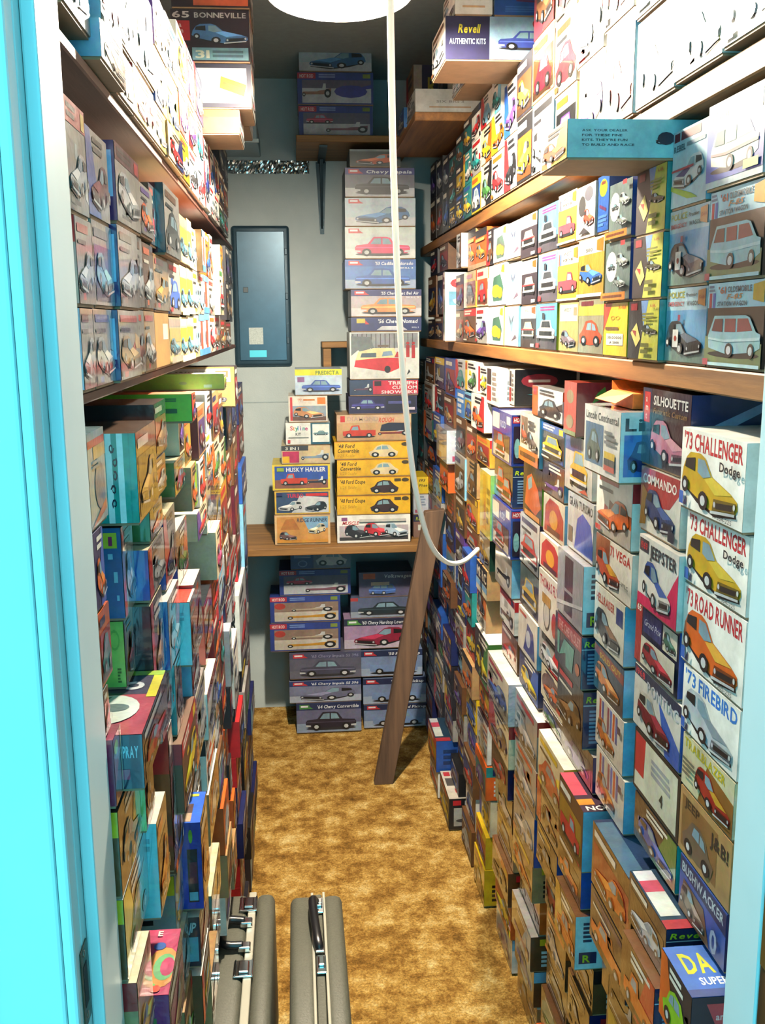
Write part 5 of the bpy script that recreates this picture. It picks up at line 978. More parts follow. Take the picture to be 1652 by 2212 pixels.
((0.348, 0.4152, 3.15, 3.3, 2.191, 2.2521),'R', ('blue','white','sky', 6, 'q'),'bluesnap_end', None, 0, 4397, G5,'bright blue kit box at the edge of corner shelf'),
((0.503, 0.703, 2.2128, 2.3601, 1.5456, 1.6386),'R','whitewing', ('c','sky'),None, 1, 8361, G4,'white kit box with pale blue wings, bottom copy, ninth column, right middle shelf'),
((-0.4, -0.2, 1.7504, 1.9042, 2.0195, 2.1091),'L', ('white','silver','blue', 6, 'q'),('c','blue'),None, 1, 7120, G3,'white kit box with silver car and blue trim, top row, sixth column, left upper shelf'),
((0.4908, 0.6908, 2.136, 2.3331, 0.3852, 0.4721),'R', ('brown','silver','teal', 4, 't'),None, None, 1, 4070, G8,'brown kit box with silver pickup and teal trim, eleventh down, seventh right stack from door'),
((-0.3565, -0.1765, 1.4018, 1.5453, 0.8588, 0.9443),'L', ('tan','silver','black', 3, 'q'),None, None, 0, 1225, G7,'tan kit box with silver car and black trim, eighth down, fifth left stack from door'),
((0.4839, 0.6839, 2.1382, 2.3284, 0.1904, 0.2822),'R', ('brown','black','orange', 0, 'q'),None, None, 1, 2702, G8,'brown kit box with black car and orange trim, thirteenth down, seventh right stack from door'),
((-0.3443, -0.1643, 1.5437, 1.7285, 0.731, 0.8264),'L', ('tan','white','red', 5, 'b'),None, None, 1, 1080, G7,'tan box, white old car and red, ninth down, sixth left stack from door'),
((0.503, 0.703, 2.2038, 2.3519, 1.7452, 1.8275),'R','whitewing', None, None, 0, 4738, G4,'white kit box with pale blue wings, top copy, top row, tenth column, right middle shelf'),
((0.4981, 0.6981, 2.1423, 2.3325, 0.0046, 0.0969),'R', ('white','purple','sky', 2, 'b'),None, None, 1, 9501, G8,'white box, purple old car and sky, fifteenth down, seventh right stack from door'),
((-0.382, -0.202, 1.077, 1.1685, 0.8935, 0.9452),'L', ('brown','lime','red', 1, 'q'),None, None, 1, 4377, G7,'brown kit box with lime car and red trim, seventh down, second left stack from door'),
((0.4932, 0.6932, 2.1414, 2.3289, 0.0981, 0.1892),'R', ('orange','yellow','sky', 3, 'q'),None, None, 0, 1271, G8,'orange kit box with yellow car and sky trim, fourteenth down, seventh right stack from door'),
((-0.3561, -0.1761, 1.2102, 1.2959, 0.88, 0.9656),'L', ('brown','blue','orange', 4, 'd'),None, None, 0, 8968, G7,'brown kit box with blue dragster and orange trim, seventh down, fourth left stack from door'),
((-0.39, -0.19, 1.5227, 1.6662, 1.5416, 1.6141),'L','yellowcars', None, None, 1, 5495, G2,'yellow kit box with teal cars, bottom row, third row down, seventh column, left middle shelf'),
((-0.3595, -0.1795, 1.5511, 1.7249, 0.6374, 0.7298),'L', ('brown','sky','black', 5, 't'),None, None, 1, 3608, G7,'brown kit box with sky pickup and black trim, tenth down, sixth left stack from door'),
((-0.3556, -0.1756, 1.4117, 1.5417, 0.6661, 0.7586),'L', ('grey','black','blue', 6, 'q'),None, None, 0, 8063, G7,'grey kit box with black car and blue trim, tenth down, fifth left stack from door'),
((-0.334, -0.154, 1.3699, 1.4659, 1.1301, 1.237),'L', ('grey','brown','red', 2, 'q'),None, 'white', 1, 5854, G7,'grey kit box with lit white top, fourth down, sixth left stack from door'),
((-0.3469, -0.1669, 1.5505, 1.7221, 0.8276, 0.9195),'L', ('white','orange','black', 3, 'd'),None, None, 0, 2278, G7,'white kit box with orange dragster and black trim, eighth down, sixth left stack from door'),
((0.495, 0.695, 2.3599, 2.5049, 2.0031, 2.0947),'R', ('white','orange','yellow', 1, 'q'),None, None, 0, 5300, G5,'white box, orange car and yellow, second row down, ninth column, right upper shelf'),
((-0.3524, -0.1724, 1.5444, 1.7242, 0.454, 0.5487),'L', ('cream','orange','navy', 5, 'q'),None, None, 1, 5032, G7,'cream kit box with orange car and navy trim, twelfth down, sixth left stack from door'),
((0.495, 0.695, 2.1318, 2.3017, 0.795, 0.8742),'R', ('brown','red','orange', 2, 'q'),None, None, 1, 6101, G8,'brown kit box with red racer, seventh down, seventh right stack from door'),
((-0.3561, -0.1761, 1.209, 1.2983, 0.6856, 0.7701),'L', ('grey','sky','red', 4, 'q'),None, None, 1, 373, G7,'grey kit box with sky car and red trim, ninth down, fourth left stack from door'),
((0.495, 0.695, 2.1668, 2.33, 0.8754, 0.9594),'R', ('white','brown','red', 0, 'd'),None, None, 1, 9358, G8,'white kit box with red band and brown wheels, sixth down, seventh right stack from door'),
((0.5005, 0.7005, 1.8973, 2.089, 0.0046, 0.0949),'R', ('tan','brown','yellow', 3, 't'),None, None, 1, 9786, G8,'tan kit box with brown pickup and yellow trim, fifteenth down, sixth right stack from door'),
((-0.352, -0.172, 1.6675, 1.8224, 1.0095, 1.1191),'L', ('red','orange','brown', 2, 'q'),None, None, 1, 7421, G7,'red kit box with orange car and brown trim, fifth down, sixth left stack from door'),
((-0.396, -0.196, 1.6807, 1.8919, 1.8686, 1.9253),'L', ('cream','red','navy', 1, 'q'),('c','navy'),None, 1, 9182, G3,'cream box, red car and navy, third row down, sixth column, left upper shelf'),
((0.491, 0.691, 2.3603, 2.5177, 1.3968, 1.4923),'R','carkit_white', None, None, 0, 763, G8,'white kit box with two small photos, under shelf, topmost, seventh right stack from door'),
((-0.4, -0.2, 0.9649, 1.087, 1.886, 1.9836),'L', ('white','silver','red', 6, 'q'),None, None, 0, 9120, G3,'white kit box with silver car and red trim, top row, first column, left upper shelf'),
((-0.348, -0.168, 1.2316, 1.2966, 1.0671, 1.1673),'L', ('grey','maroon','red', 1, 'q'),('c','teal'),None, 1, 1384, G7,'grey kit box with maroon car and red trim, fifth down, fourth left stack from door'),
((-0.4, -0.2, 1.916, 2.0674, 2.0441, 2.1423),'L', ('white','ochre','yellow', 6, 'q'),None, None, 1, 6690, G3,'white kit box with ochre car and yellow trim, top row, seventh column, left upper shelf'),
((0.503, 0.703, 2.3539, 2.5067, 1.7463, 1.8307),'R','yellowcrew', None, None, 1, 1841, G4,'pale kit box with yellow crew car, top copy, top row, eleventh column, right middle shelf'),
((-0.34, -0.16, 1.5473, 1.726, 0.9207, 1.0033),'L', ('white','black','orange', 0, 'q'),None, 'white', 1, 3495, G7,'box, bright lit white top and orange strip, seventh down, sixth left stack from door'),
((0.487, 0.667, 2.5255, 2.7141, 1.3153, 1.4112),'R', ('white','orange','red', 1, 'q'),None, None, 0, 1591, G8,'white kit box with leaning orange race car, second down, eighth right stack from door'),
((-0.3405, -0.1605, 1.2982, 1.4145, 0.5756, 0.6651),'L', ('brown','yellow','orange', 4, 'f'),None, None, 0, 7884, G7,'brown kit box with yellow car and orange trim, tenth down, third left stack from door'),
((-0.3483, -0.1683, 1.5488, 1.728, 0.5499, 0.6362),'L', ('brown','orange','teal', 0, 'd'),None, None, 1, 3697, G7,'brown kit box with orange dragster and teal trim, eleventh down, sixth left stack from door'),
((-0.352, -0.172, 1.1719, 1.2748, 1.3935, 1.4405),'L', ('brown','silver','orange', 2, 'q'),None, None, 1, 3580, G7,'brown kit box with silver car and orange trim, second down, third left stack from door'),
((0.495, 0.695, 2.5016, 2.641, 1.8956, 1.9991),'R', ('cream','green','black', 1, 'q'),None, None, 0, 5407, G5,'cream box, green car and black, third row down, tenth column, right upper shelf'),
((0.503, 0.703, 2.7482, 2.9437, 1.6434, 1.7468),'R', ('yellow','black','red', 2, 'b'),None, None, 1, 3896, G4,'yellow box, black old car and red, second row down, twelfth column, right middle shelf'),
((-0.353, -0.173, 1.4155, 1.5468, 0.5774, 0.6614),'L', ('tan','maroon','sky', 0, 's'),None, None, 0, 4690, G7,'tan kit box with maroon car and sky trim, eleventh down, fifth left stack from door'),
((0.503, 0.703, 2.6001, 2.7588, 1.7474, 1.849),'R','orangeband', None, None, 0, 3821, G4,'orange kit box with black top band, nearer copy, top row, thirteenth column, right middle shelf'),
((-0.4, -0.2, 1.9052, 2.0558, 1.9492, 2.0418),'L', ('white','purple','red', 1, 'q'),('c','grey'),None, 0, 6804, G3,'white box, purple car and red, second row down, seventh column, left upper shelf'),
((0.503, 0.703, 2.5754, 2.7323, 1.6441, 1.7451),'R', ('cream','red','orange', 2, 'b'),None, None, 0, 2307, G4,'cream box, red old car and orange, second row down, eleventh column, right middle shelf'),
((-0.4, -0.2, 1.5545, 1.6797, 1.8686, 1.9283),'L', ('cream','silver','yellow', 1, 'q'),('c','navy'),None, 0, 8662, G3,'cream box, silver car and yellow, third row down, fifth column, left upper shelf'),
((-0.3622, -0.1822, 1.5461, 1.7285, 0.3618, 0.4528),'L', ('cream','blue','black', 6, 't'),None, None, 1, 8445, G7,'cream kit box with blue pickup and black trim, thirteenth down, sixth left stack from door'),
((-0.352, -0.172, 1.1196, 1.2245, 1.3536, 1.3923),'L', ('grey','orange','black', 1, 'q'),('c','green'),None, 1, 8354, G7,'grey kit box with orange car and black trim, third down, third left stack from door'),
((0.489, 0.669, 2.827, 3.0118, 1.0809, 1.2073),'R', ('grey','silver','brown', 2, 'q'),('c','sky'),None, 0, 6764, G8,'grey kit box with silver car and brown trim, fourth down, tenth right stack from door'),
((0.503, 0.703, 2.7432, 2.9395, 1.5456, 1.6422),'R', ('brown','orange','red', 0, 'q'),None, None, 0, 631, G4,'brown kit box with orange car and red trim, twelfth column, right middle shelf'),
((-0.324, -0.184, 0.868, 0.8904, 1.2255, 1.2708),'L', ('brown','red','orange', 2, 'q'),None, None, 1, 2470, G7,'brown kit box with red car and orange trim, fourth down, first left stack from door'),
((0.503, 0.703, 2.5822, 2.7412, 1.5456, 1.6429),'R', ('white','purple','red', 6, 'q'),None, None, 0, 2272, G4,'white box, purple car and red, third row down, eleventh column, right middle shelf'),
((-0.344, -0.164, 1.3827, 1.4907, 1.0527, 1.1291),'L', ('brown','silver','red', 2, 'q'),('c','sky'),None, 1, 6402, G7,'brown kit box with silver car and red trim, sixth down, fifth left stack from door'),
((-0.39, -0.19, 1.7186, 1.8462, 1.704, 1.7868),'L','yellowcars', None, None, 1, 3099, G2,'yellow kit box with teal cars, top row, top row, seventh column, left middle shelf'),
((0.4884, 0.6684, 2.4377, 2.5856, 0.4221, 0.5344),'R', ('white','sky','red', 3, 's'),None, None, 1, 9485, G8,'white kit box with sky car and red trim, tenth down, eighth right stack from door'),
((0.4941, 0.6741, 2.6422, 2.8085, 0.6316, 0.7485),'R', ('red','yellow','black', 0, 'q'),None, None, 0, 3238, G8,'red kit box with yellow car and black trim, ninth down, ninth right stack from door'),
((-0.3403, -0.1603, 1.4139, 1.5424, 0.4857, 0.5746),'L', ('tan','orange','blue', 6, 'b'),None, None, 1, 8493, G7,'tan box, orange old car and blue, twelfth down, fifth left stack from door'),
((0.4984, 0.6784, 2.4336, 2.5882, 0.2114, 0.3199),'R', ('cream','yellow','blue', 4, 'b'),None, None, 0, 8104, G8,'cream box, yellow old car and blue, twelfth down, eighth right stack from door'),
((-0.352, -0.172, 1.9522, 2.1202, 1.1621, 1.281),'L', ('yellow','silver','brown', 1, 'q'),None, None, 1, 5556, G7,'yellow kit box with silver car and brown trim, fourth down, eighth left stack from door'),
((0.4943, 0.6943, 1.6853, 1.8427, 0.109, 0.2001),'R', ('brown','green','teal', 5, 'q'),None, None, 1, 374, G8,'brown kit box with green car and teal trim, sixteenth down, fifth right stack from door'),
((0.495, 0.675, 2.434, 2.5886, 0.5356, 0.6366),'R', ('red','orange','yellow', 2, 'q'),('c','lime'),None, 0, 9940, G8,'red kit box with orange car and yellow trim, ninth down, eighth right stack from door'),
((0.495, 0.675, 3.0426, 3.2506, 1.3701, 1.4909),'R', ('blue','navy','red', 2, 'q'),None, None, 0, 6560, G8,'blue kit box with navy car and red trim, topmost, eleventh right stack from door'),
((0.495, 0.695, 2.5069, 2.6458, 2.0003, 2.0881),'R', ('cream','yellow','orange', 1, 'q'),None, None, 0, 3972, G5,'cream box, yellow car and orange, second row down, tenth column, right upper shelf'),
((-0.352, -0.172, 1.7993, 1.9502, 1.2177, 1.3191),'L', ('cream','silver','brown', 1, 'q'),None, None, 1, 9980, G7,'cream kit box with silver car and brown trim, third down, seventh left stack from door'),
((0.495, 0.695, 1.3208, 1.461, 2.0195, 2.1527),'R', ('white','silver','red', 0, 'q'),None, None, 0, 409, G5,'white kit box with silver car and red trim, top row, second column, right upper shelf'),
((-0.352, -0.172, 1.3606, 1.4903, 1.364, 1.4143),'L', ('ochre','red','green', 1, 'b'),('c','green'),None, 1, 8815, G7,'ochre box, red old car and green, second down, fourth left stack from door'),
((-0.352, -0.172, 2.1222, 2.3075, 1.1155, 1.2514),'L', ('ochre','brown','red', 2, 'q'),None, None, 0, 4362, G7,'ochre kit box with brown car and red trim, third down, ninth left stack from door'),
((-0.4, -0.2, 2.0684, 2.2275, 2.0469, 2.1437),'L', ('white','purple','red', 1, 'b'),None, None, 0, 8204, G3,'white box, purple old car and red, top row, eighth column, left upper shelf'),
((0.4835, 0.6635, 2.4321, 2.5878, 0.0046, 0.1154),'R', ('yellow','brown','red', 6, 's'),None, None, 1, 195, G8,'yellow kit box with brown car and red trim, fourteenth down, eighth right stack from door'),
((0.495, 0.695, 1.7389, 1.8887, 0.7953, 0.8346),'R', ('dark','green','blue', 2, 's'),None, None, 1, 3258, G8,'dark green car kit box with pale edge, ninth down, fifth right stack from door'),
((0.485, 0.665, 2.4319, 2.5926, 0.3211, 0.4209),'R', ('orange','purple','teal', 2, 'b'),None, None, 0, 6981, G8,'orange box, purple old car and teal, eleventh down, eighth right stack from door'),
((0.495, 0.675, 2.6459, 2.825, 1.018, 1.1139),'R', ('ochre','red','brown', 0, 'q'),None, None, 0, 86, G8,'ochre kit box with red car and brown trim, fifth down, ninth right stack from door'),
((0.495, 0.675, 2.485, 2.6683, 1.2269, 1.3027),'R', ('ochre','brown','red', 2, 'q'),None, None, 0, 1033, G8,'ochre kit box with brown car and red trim, third down, eighth right stack from door'),
((-0.4, -0.2, 2.2295, 2.418, 2.0487, 2.1503),'L', ('navy','white','red', 4, 'q'),('c','navy'),None, 0, 1570, G3,'navy kit box with white car and red trim, top row, ninth column, left upper shelf'),
((-0.39, -0.19, 1.3788, 1.4366, 1.7068, 1.7886),'L', ('brown','red','orange', 6, 'q'),None, None, 1, 1754, G2,'brown kit box with red car and orange trim, top row, fifth column, left middle shelf'),
((-0.352, -0.172, 1.7084, 1.8362, 1.3709, 1.4624),'L', ('tan','maroon','purple', 2, 'q'),('c','maroon'),None, 0, 3498, G7,'tan kit box with maroon car and purple trim, topmost, sixth left stack from door'),
((0.495, 0.675, 2.8503, 3.0236, 1.2085, 1.322),'R', ('brown','maroon','black', 2, 'q'),None, None, 0, 2562, G8,'brown kit box with maroon car and black trim, third down, tenth right stack from door'),
((-0.4, -0.2, 2.0578, 2.2203, 1.9525, 2.0431),'L', ('white','purple','red', 1, 'q'),None, None, 1, 9499, G3,'white box, purple car and red, second row down, eighth column, left upper shelf'),
((0.495, 0.675, 2.665, 2.8268, 1.1151, 1.217),'R', ('tan','brown','black', 1, 'b'),None, None, 0, 3268, G8,'tan box, brown old car and black, fourth down, ninth right stack from door'),
((0.495, 0.695, 2.5116, 2.6502, 2.0893, 2.1682),'R', ('white','sky','red', 1, 'b'),None, None, 0, 4360, G5,'white box, sky old car and red, top row, tenth column, right upper shelf'),
((-0.4, -0.2, 1.8939, 2.0433, 1.8686, 1.9449),'L', ('yellow','silver','brown', 6, 'q'),('c','navy'),None, 1, 9770, G3,'yellow kit box with silver car and brown trim, seventh column, left upper shelf'),
((0.4302, 0.487, 3.62, 3.78, 0.8008, 0.8882),'B','revell_side', None, None, 0, 614, G0,'brown kit box with navy title band beside plank top'),
((0.4304, 0.487, 3.62, 3.78, 0.8898, 0.9668),'B','bluetext', None, None, 0, 615, G0,'pale kit box with lines of text beside plank top'),
((0.44, 0.6, 3.07, 3.27, 0.101, 0.215),'R', ('red','orange','yellow', 2, 'q'),('c','blue'),'flag_top', 0, 4432, G8,'red and orange kit box stacked on the white ended one'),
((0.443, 0.487, 3.62, 3.78, 0.9684, 1.034),'B','yel1930', None, None, 0, 616, G0,'yellow kit box edge right of the yellow stack'),
((0.447, 0.6, 3.075, 3.27, 0.004, 0.1),'R', ('white','red','navy', 6, 's'),('c','white'),None, 0, 4425, G8,'white ended kit box on carpet behind the black one'),
]
REST = [
((0.495,0.675,2.8568,3.0264,0.9616,1.0797),'brown','R',('brown','ochre','black',2,'q'),520),
((0.495,0.695,2.643,2.7779,1.8956,1.9917),'yellow','R',('yellow','white','blue',2,'b'),3791),
((-0.4,-0.2,2.3785,2.5206,1.8743,2.028),'white','L',('white','navy','red',4,'q'),4818),
((0.495,0.675,2.6786,2.8631,1.4122,1.4951),'white','R',('white','green','yellow',4,'q'),1437),
((0.4963,0.6763,2.6441,2.8078,0.4216,0.5295),'yellow','R',('yellow','blue','black',3,'s'),6523),
((0.495,0.675,2.6703,2.8315,1.2182,1.3143),'brown','R',('brown','orange','red',2,'q'),5597),
((0.4887,0.6687,2.6401,2.8115,0.2198,0.327),'brown','R',('brown','red','blue',2,'q'),9425),
((-0.4,-0.2,2.043,2.2186,1.8686,1.9482),'white','L',('white','black','red',6,'q'),7687),
((-0.39,-0.19,1.6973,1.8016,1.6192,1.7013),'tan','L','yellowcars',3030),
((0.4832,0.6632,2.6432,2.8146,0.5307,0.6304),'tan','R',('tan','orange','black',0,'q'),286),
((0.481,0.661,2.6453,2.8114,0.7497,0.8483),'teal','R',('teal','orange','blue',1,'q'),3878),
((0.495,0.695,2.6478,2.782,1.9929,2.083),'white','R',('white','teal','red',6,'q'),4031),
((0.495,0.695,2.401,2.5096,2.0959,2.1758),'white','R',('white','teal','sky',1,'q'),6770),
((0.4854,0.6654,2.6415,2.8128,0.0046,0.1126),'brown','R',('brown','silver','blue',6,'b'),9570),
((0.495,0.695,1.7712,1.9121,2.1375,2.2479),'cream','R',('cream','maroon','brown',0,'q'),7995),
((-0.352,-0.172,1.8244,1.9632,0.9382,1.041),'red','L',('red','orange','black',2,'q'),7871),
((0.503,0.703,3.5304,3.7372,1.626,1.7708),'brown','R',('brown','ochre','navy',2,'q'),8438),
((0.495,0.675,2.5111,2.6443,0.7733,0.8716),'tan','R','fordart',8467),
((0.4972,0.6772,2.6454,2.8105,0.1138,0.2186),'white','R',('white','blue','brown',1,'q'),705),
((-0.352,-0.172,1.4966,1.5845,1.39,1.4659),'ochre','L',('ochre','orange','yellow',2,'q'),2035),
((0.4876,0.6676,2.4366,2.5853,0.1166,0.2102),'yellow','R',('yellow','purple','orange',2,'q'),4658),
((-0.352,-0.172,1.4322,1.4952,1.4155,1.5033),'cream','L',('cream','purple','brown',2,'q'),8563),
((-0.39,-0.19,1.6682,1.7725,1.5416,1.6156),'tan','L','yellowcars',8628),
((0.491,0.671,2.4823,2.6344,0.8728,0.9531),'tan','R','mercury',1409),
((0.495,0.695,2.6522,2.786,2.0842,2.1673),'white','R',('white','red','black',0,'q'),8228),
((0.503,0.703,2.7608,2.8784,1.7492,1.8601),'tan','R','orangeband',9596),
((-0.352,-0.172,1.9667,2.148,1.2822,1.3675),'cream','L',('cream','green','orange',1,'q'),6651),
((0.4999,0.6799,2.6428,2.8132,0.3282,0.4204),'grey','R',('grey','purple','blue',5,'q'),9976),
((-0.352,-0.172,2.8338,3.0803,0.6616,0.864),'dark','L',('dark','silver','navy',2,'q'),77),
((-0.352,-0.172,1.9912,2.1619,0.9955,1.0943),'silver','L',('silver','navy','sky',6,'q'),172),
((-0.352,-0.172,2.0158,2.1763,1.3687,1.4654),'tan','L',('tan','maroon','red',2,'q'),9237),
((0.503,0.703,3.3325,3.4932,1.6337,1.7752),'dark','R',('dark','blue','navy',2,'q'),4660),
((-0.3546,-0.1746,1.2064,1.2972,0.5827,0.6766),'tan','L',('tan','green','brown',0,'q'),3997),
((0.503,0.703,3.2542,3.4388,1.7764,1.861),'brown','R',('brown','black','red',2,'q'),341),
((0.475,0.655,2.6473,2.7802,0.8495,0.9553),'blue','R',('blue','red','navy',6,'q'),8056),
((-0.3551,-0.206,1.8118,1.9459,0.2834,0.3767),'brown','L',('brown','purple','navy',0,'d'),5338),
((0.495,0.675,2.8651,3.0406,1.4056,1.4932),'silver','R',('silver','teal','red',1,'b'),1064),
((-0.352,-0.172,1.6823,1.7973,1.292,1.3697),'white','L',('white','red','orange',1,'q'),5183),
((0.495,0.675,3.0754,3.2769,1.2732,1.3689),'brown','R',('brown','tan','red',2,'q'),4766),
((0.495,0.675,3.2739,3.4919,1.3831,1.4865),'navy','R',('navy','silver','yellow',0,'d'),7047),
((0.503,0.703,2.9457,3.0883,1.6403,1.7462),'navy','R',('navy','purple','red',2,'q'),4543),
((-0.338,-0.158,2.1327,2.2832,0.7396,0.8852),'white','L',('white','silver','navy',6,'q'),5011),
((0.495,0.695,2.7799,2.914,1.8956,1.9853),'teal','R',('teal','yellow','blue',6,'q'),6078),
((-0.3603,-0.206,1.8134,1.9459,0.1897,0.2822),'tan','L',('tan','green','blue',0,'b'),4622),
((-0.3524,-0.1724,1.8137,1.947,0.6615,0.7583),'brown','L',('brown','purple','sky',2,'q'),8782),
((0.495,0.695,2.784,2.9171,1.9865,2.0747),'teal','R',('teal','white','yellow',4,'q'),8398),
((-0.352,-0.172,1.8586,2.0138,1.4014,1.4743),'white','L',('white','red','blue',1,'q'),4892),
((0.495,0.695,2.788,2.9204,2.0759,2.1633),'dark','R',('dark','ochre','teal',2,'q'),893),
((-0.352,-0.172,2.3902,2.5816,1.3032,1.4293),'dark','L',('dark','brown','navy',2,'q'),3184),
((-0.352,-0.172,2.5804,2.7705,1.0166,1.1832),'maroon','L',('maroon','brown','red',2,'q'),8196),
((-0.4,-0.2,2.2223,2.3775,1.9569,2.0459),'white','L',('white','teal','sky',1,'q'),1092),
((-0.352,-0.172,1.8152,1.9494,0.8474,0.937),'tan','L',('tan','blue','brown',1,'q'),8961),
((-0.39,-0.19,1.8036,1.905,1.6219,1.703),'tan','L','yellowcars',4240),
((-0.3459,-0.1659,1.8132,1.947,0.5598,0.6603),'orange','L',('orange','silver','brown',3,'b'),9314),
((-0.352,-0.172,2.3347,2.5784,0.9513,1.0525),'grey','L',('grey','silver','red',2,'q'),1376),
((-0.352,-0.172,1.8441,1.9892,1.0422,1.1229),'orange','L',('orange','red','brown',6,'q'),3569),
((-0.352,-0.172,1.6304,1.7973,1.243,1.2908),'cream','L',('cream','red','purple',1,'q'),2160),
((-0.3581,-0.1781,1.8159,1.9494,0.7595,0.8462),'white','L',('white','silver','red',3,'q'),6378),
((-0.39,-0.19,1.7745,1.8765,1.5416,1.6182),'tan','L','yellowcars',1059),
((0.495,0.675,2.8685,3.0225,0.8612,0.9604),'purple','R',('purple','grey','black',2,'q'),9939),
((0.4844,0.6644,3.2764,3.4885,0.8867,0.9951),'grey','R',('grey','orange','navy',3,'b'),3602),
((-0.4,-0.2,2.2206,2.3765,1.8686,1.9557),'white','L',('white','red','sky',6,'q'),5374),
((0.5066,0.6866,3.06,3.2376,0.5776,0.6819),'brown','R',('brown','purple','yellow',3,'s'),2145),
((0.495,0.675,2.5187,2.6548,1.4196,1.4873),'white','R',('white','yellow','red',4,'q'),1863),
((0.503,0.703,2.9415,3.0893,1.5456,1.6391),'brown','R',('brown','tan','red',2,'q'),8727),
((-0.39,-0.19,1.8785,1.9927,1.5416,1.6209),'cream','L',('cream','sky','yellow',6,'q'),5813),
((0.5069,0.6869,2.8649,3.0254,0.4824,0.5793),'navy','R',('navy','sky','blue',6,'q'),4957),
((0.4865,0.6665,3.2734,3.4892,0.9963,1.0975),'blue','R',('blue','sky','yellow',1,'b'),7803),
((-0.352,-0.172,2.3095,2.457,1.0537,1.1954),'maroon','L',('maroon','brown','red',2,'q'),7396),
((-0.39,-0.19,1.907,2.0205,1.6234,1.7045),'cream','L',('cream','sky','yellow',6,'q'),9414),
((-0.352,-0.172,1.8382,1.9647,1.3203,1.4002),'white','L',('white','orange','yellow',6,'q'),3593),
((0.4833,0.6633,3.2779,3.4901,1.1936,1.2937),'blue','R',('blue','yellow','teal',4,'s'),4485),
((0.495,0.695,3.1869,3.3129,1.8956,2.0245),'black','R',('black','blue','navy',2,'q'),4959),
((-0.352,-0.172,2.15,2.3275,1.2526,1.3456),'cream','L',('cream','orange','green',1,'q'),1987),
((-0.34,-0.16,1.8299,1.9512,1.1241,1.2165),'cream','L',('cream','pink','red',1,'q'),7178),
((0.4955,0.6755,2.8671,3.0205,0.5805,0.6805),'grey','R',('grey','maroon','black',3,'s'),2351),
((0.4939,0.6739,3.0567,3.2398,0.9715,1.0662),'brown','R',('brown','orange','red',3,'d'),6511),
((0.503,0.703,2.5087,2.5981,1.748,1.8368),'dark','R',('dark','brown','red',1,'b'),3499),
((-0.342,-0.162,2.7725,2.9356,0.8652,1.0979),'sky','L',('sky','blue','red',6,'q'),9214),
((0.4967,0.6767,2.8679,3.0231,0.7648,0.86),'dark','R',('dark','sky','blue',1,'d'),6130),
((0.4952,0.6752,3.0569,3.2339,0.8715,0.9703),'navy','R',('navy','blue','black',5,'s'),4420),
((0.495,0.695,3.3256,3.4631,1.8956,2.0285),'dark','R',('dark','red','brown',2,'q'),8573),
((0.4922,0.6722,3.2701,3.4938,0.2002,0.3075),'dark','R',('dark','brown','red',1,'f'),3952),
((0.4995,0.6795,2.8698,3.0196,0.2844,0.3905),'grey','R',('grey','maroon','yellow',0,'q'),5233),
((0.4996,0.6796,3.2747,3.4924,1.0987,1.1924),'dark','R',('dark','maroon','orange',3,'b'),852),
((-0.3422,-0.1622,1.8135,1.9523,0.4656,0.5586),'tan','L',('tan','maroon','black',3,'q'),7306),
((0.4997,0.6797,3.2703,3.4893,0.3997,0.5028),'brown','R',('brown','green','orange',4,'q'),8440),
((0.4981,0.6781,3.0586,3.2331,0.7706,0.8703),'grey','R',('grey','blue','sky',2,'q'),1933),
((0.475,0.655,3.0562,3.2364,1.0674,1.1635),'orange','R',('orange','red','brown',0,'q'),8),
((-0.352,-0.172,2.1639,2.3085,0.9968,1.1143),'white','L',('white','red','brown',1,'q'),7471),
((0.5067,0.6867,3.2775,3.4888,0.5925,0.6943),'blue','R',('blue','orange','red',2,'f'),3760),
((0.4911,0.6711,3.2731,3.4947,0.789,0.8855),'blue','R',('blue','red','orange',6,'b'),141),
((-0.3536,-0.206,1.5436,1.7279,0.2782,0.3606),'tan','L',('tan','blue','sky',2,'q'),29),
((-0.344,-0.164,1.4923,1.5712,1.3211,1.3888),'tan','L',('tan','orange','lime',1,'q'),5863),
((0.4892,0.6692,3.52,3.7456,1.2788,1.386),'grey','R',('grey','red','brown',6,'q'),8159),
((0.4862,0.6862,0.988,1.0826,0.6437,0.7246),'yellow','R',('yellow','brown','blue',2,'f'),8181),
((0.495,0.675,2.7313,2.8717,1.3269,1.4039),'sky','R',('sky','blue','yellow',2,'b'),3438),
((0.4936,0.6736,3.059,3.2365,0.2911,0.3923),'dark','R',('dark','red','yellow',1,'t'),5389),
((-0.39,-0.19,1.9947,2.1145,1.5416,1.6235),'tan','L','whitered',7519),
((0.495,0.675,2.6412,2.8182,0.9565,1.0168),'brown','R',('brown','tan','red',2,'f'),897),
((-0.352,-0.172,2.5836,2.7763,1.1844,1.3181),'brown','L',('brown','red','tan',2,'q'),3527),
((0.495,0.695,2.9224,3.0519,2.0575,2.1425),'dark','R',('dark','brown','teal',2,'q'),3539),
((0.503,0.703,3.4972,3.6734,1.772,1.861),'dark','R',('dark','red','navy',2,'q'),1500),
((0.4944,0.6744,3.2829,3.4933,1.2949,1.3819),'dark','R',('dark','sky','red',1,'d'),3348),
((0.5064,0.6864,3.2752,3.4908,0.0992,0.199),'brown','R',('brown','maroon','teal',0,'f'),6842),
((0.495,0.695,3.477,3.6155,1.8956,2.0314),'dark','R',('dark','orange','brown',2,'q'),3684),
((0.495,0.675,2.8727,3.0192,1.3232,1.4044),'tan','R','bluesnap_end',5319),
((0.4922,0.6722,2.8668,3.0239,0.3917,0.4812),'brown','R',('brown','purple','navy',6,'q'),5694),
((-0.352,-0.172,1.9642,2.0651,0.8778,0.9932),'red','L',('red','teal','brown',2,'q'),2988),
((-0.3498,-0.1698,1.8186,1.9486,0.3779,0.4644),'white','L',('white','purple','black',5,'q'),2479),
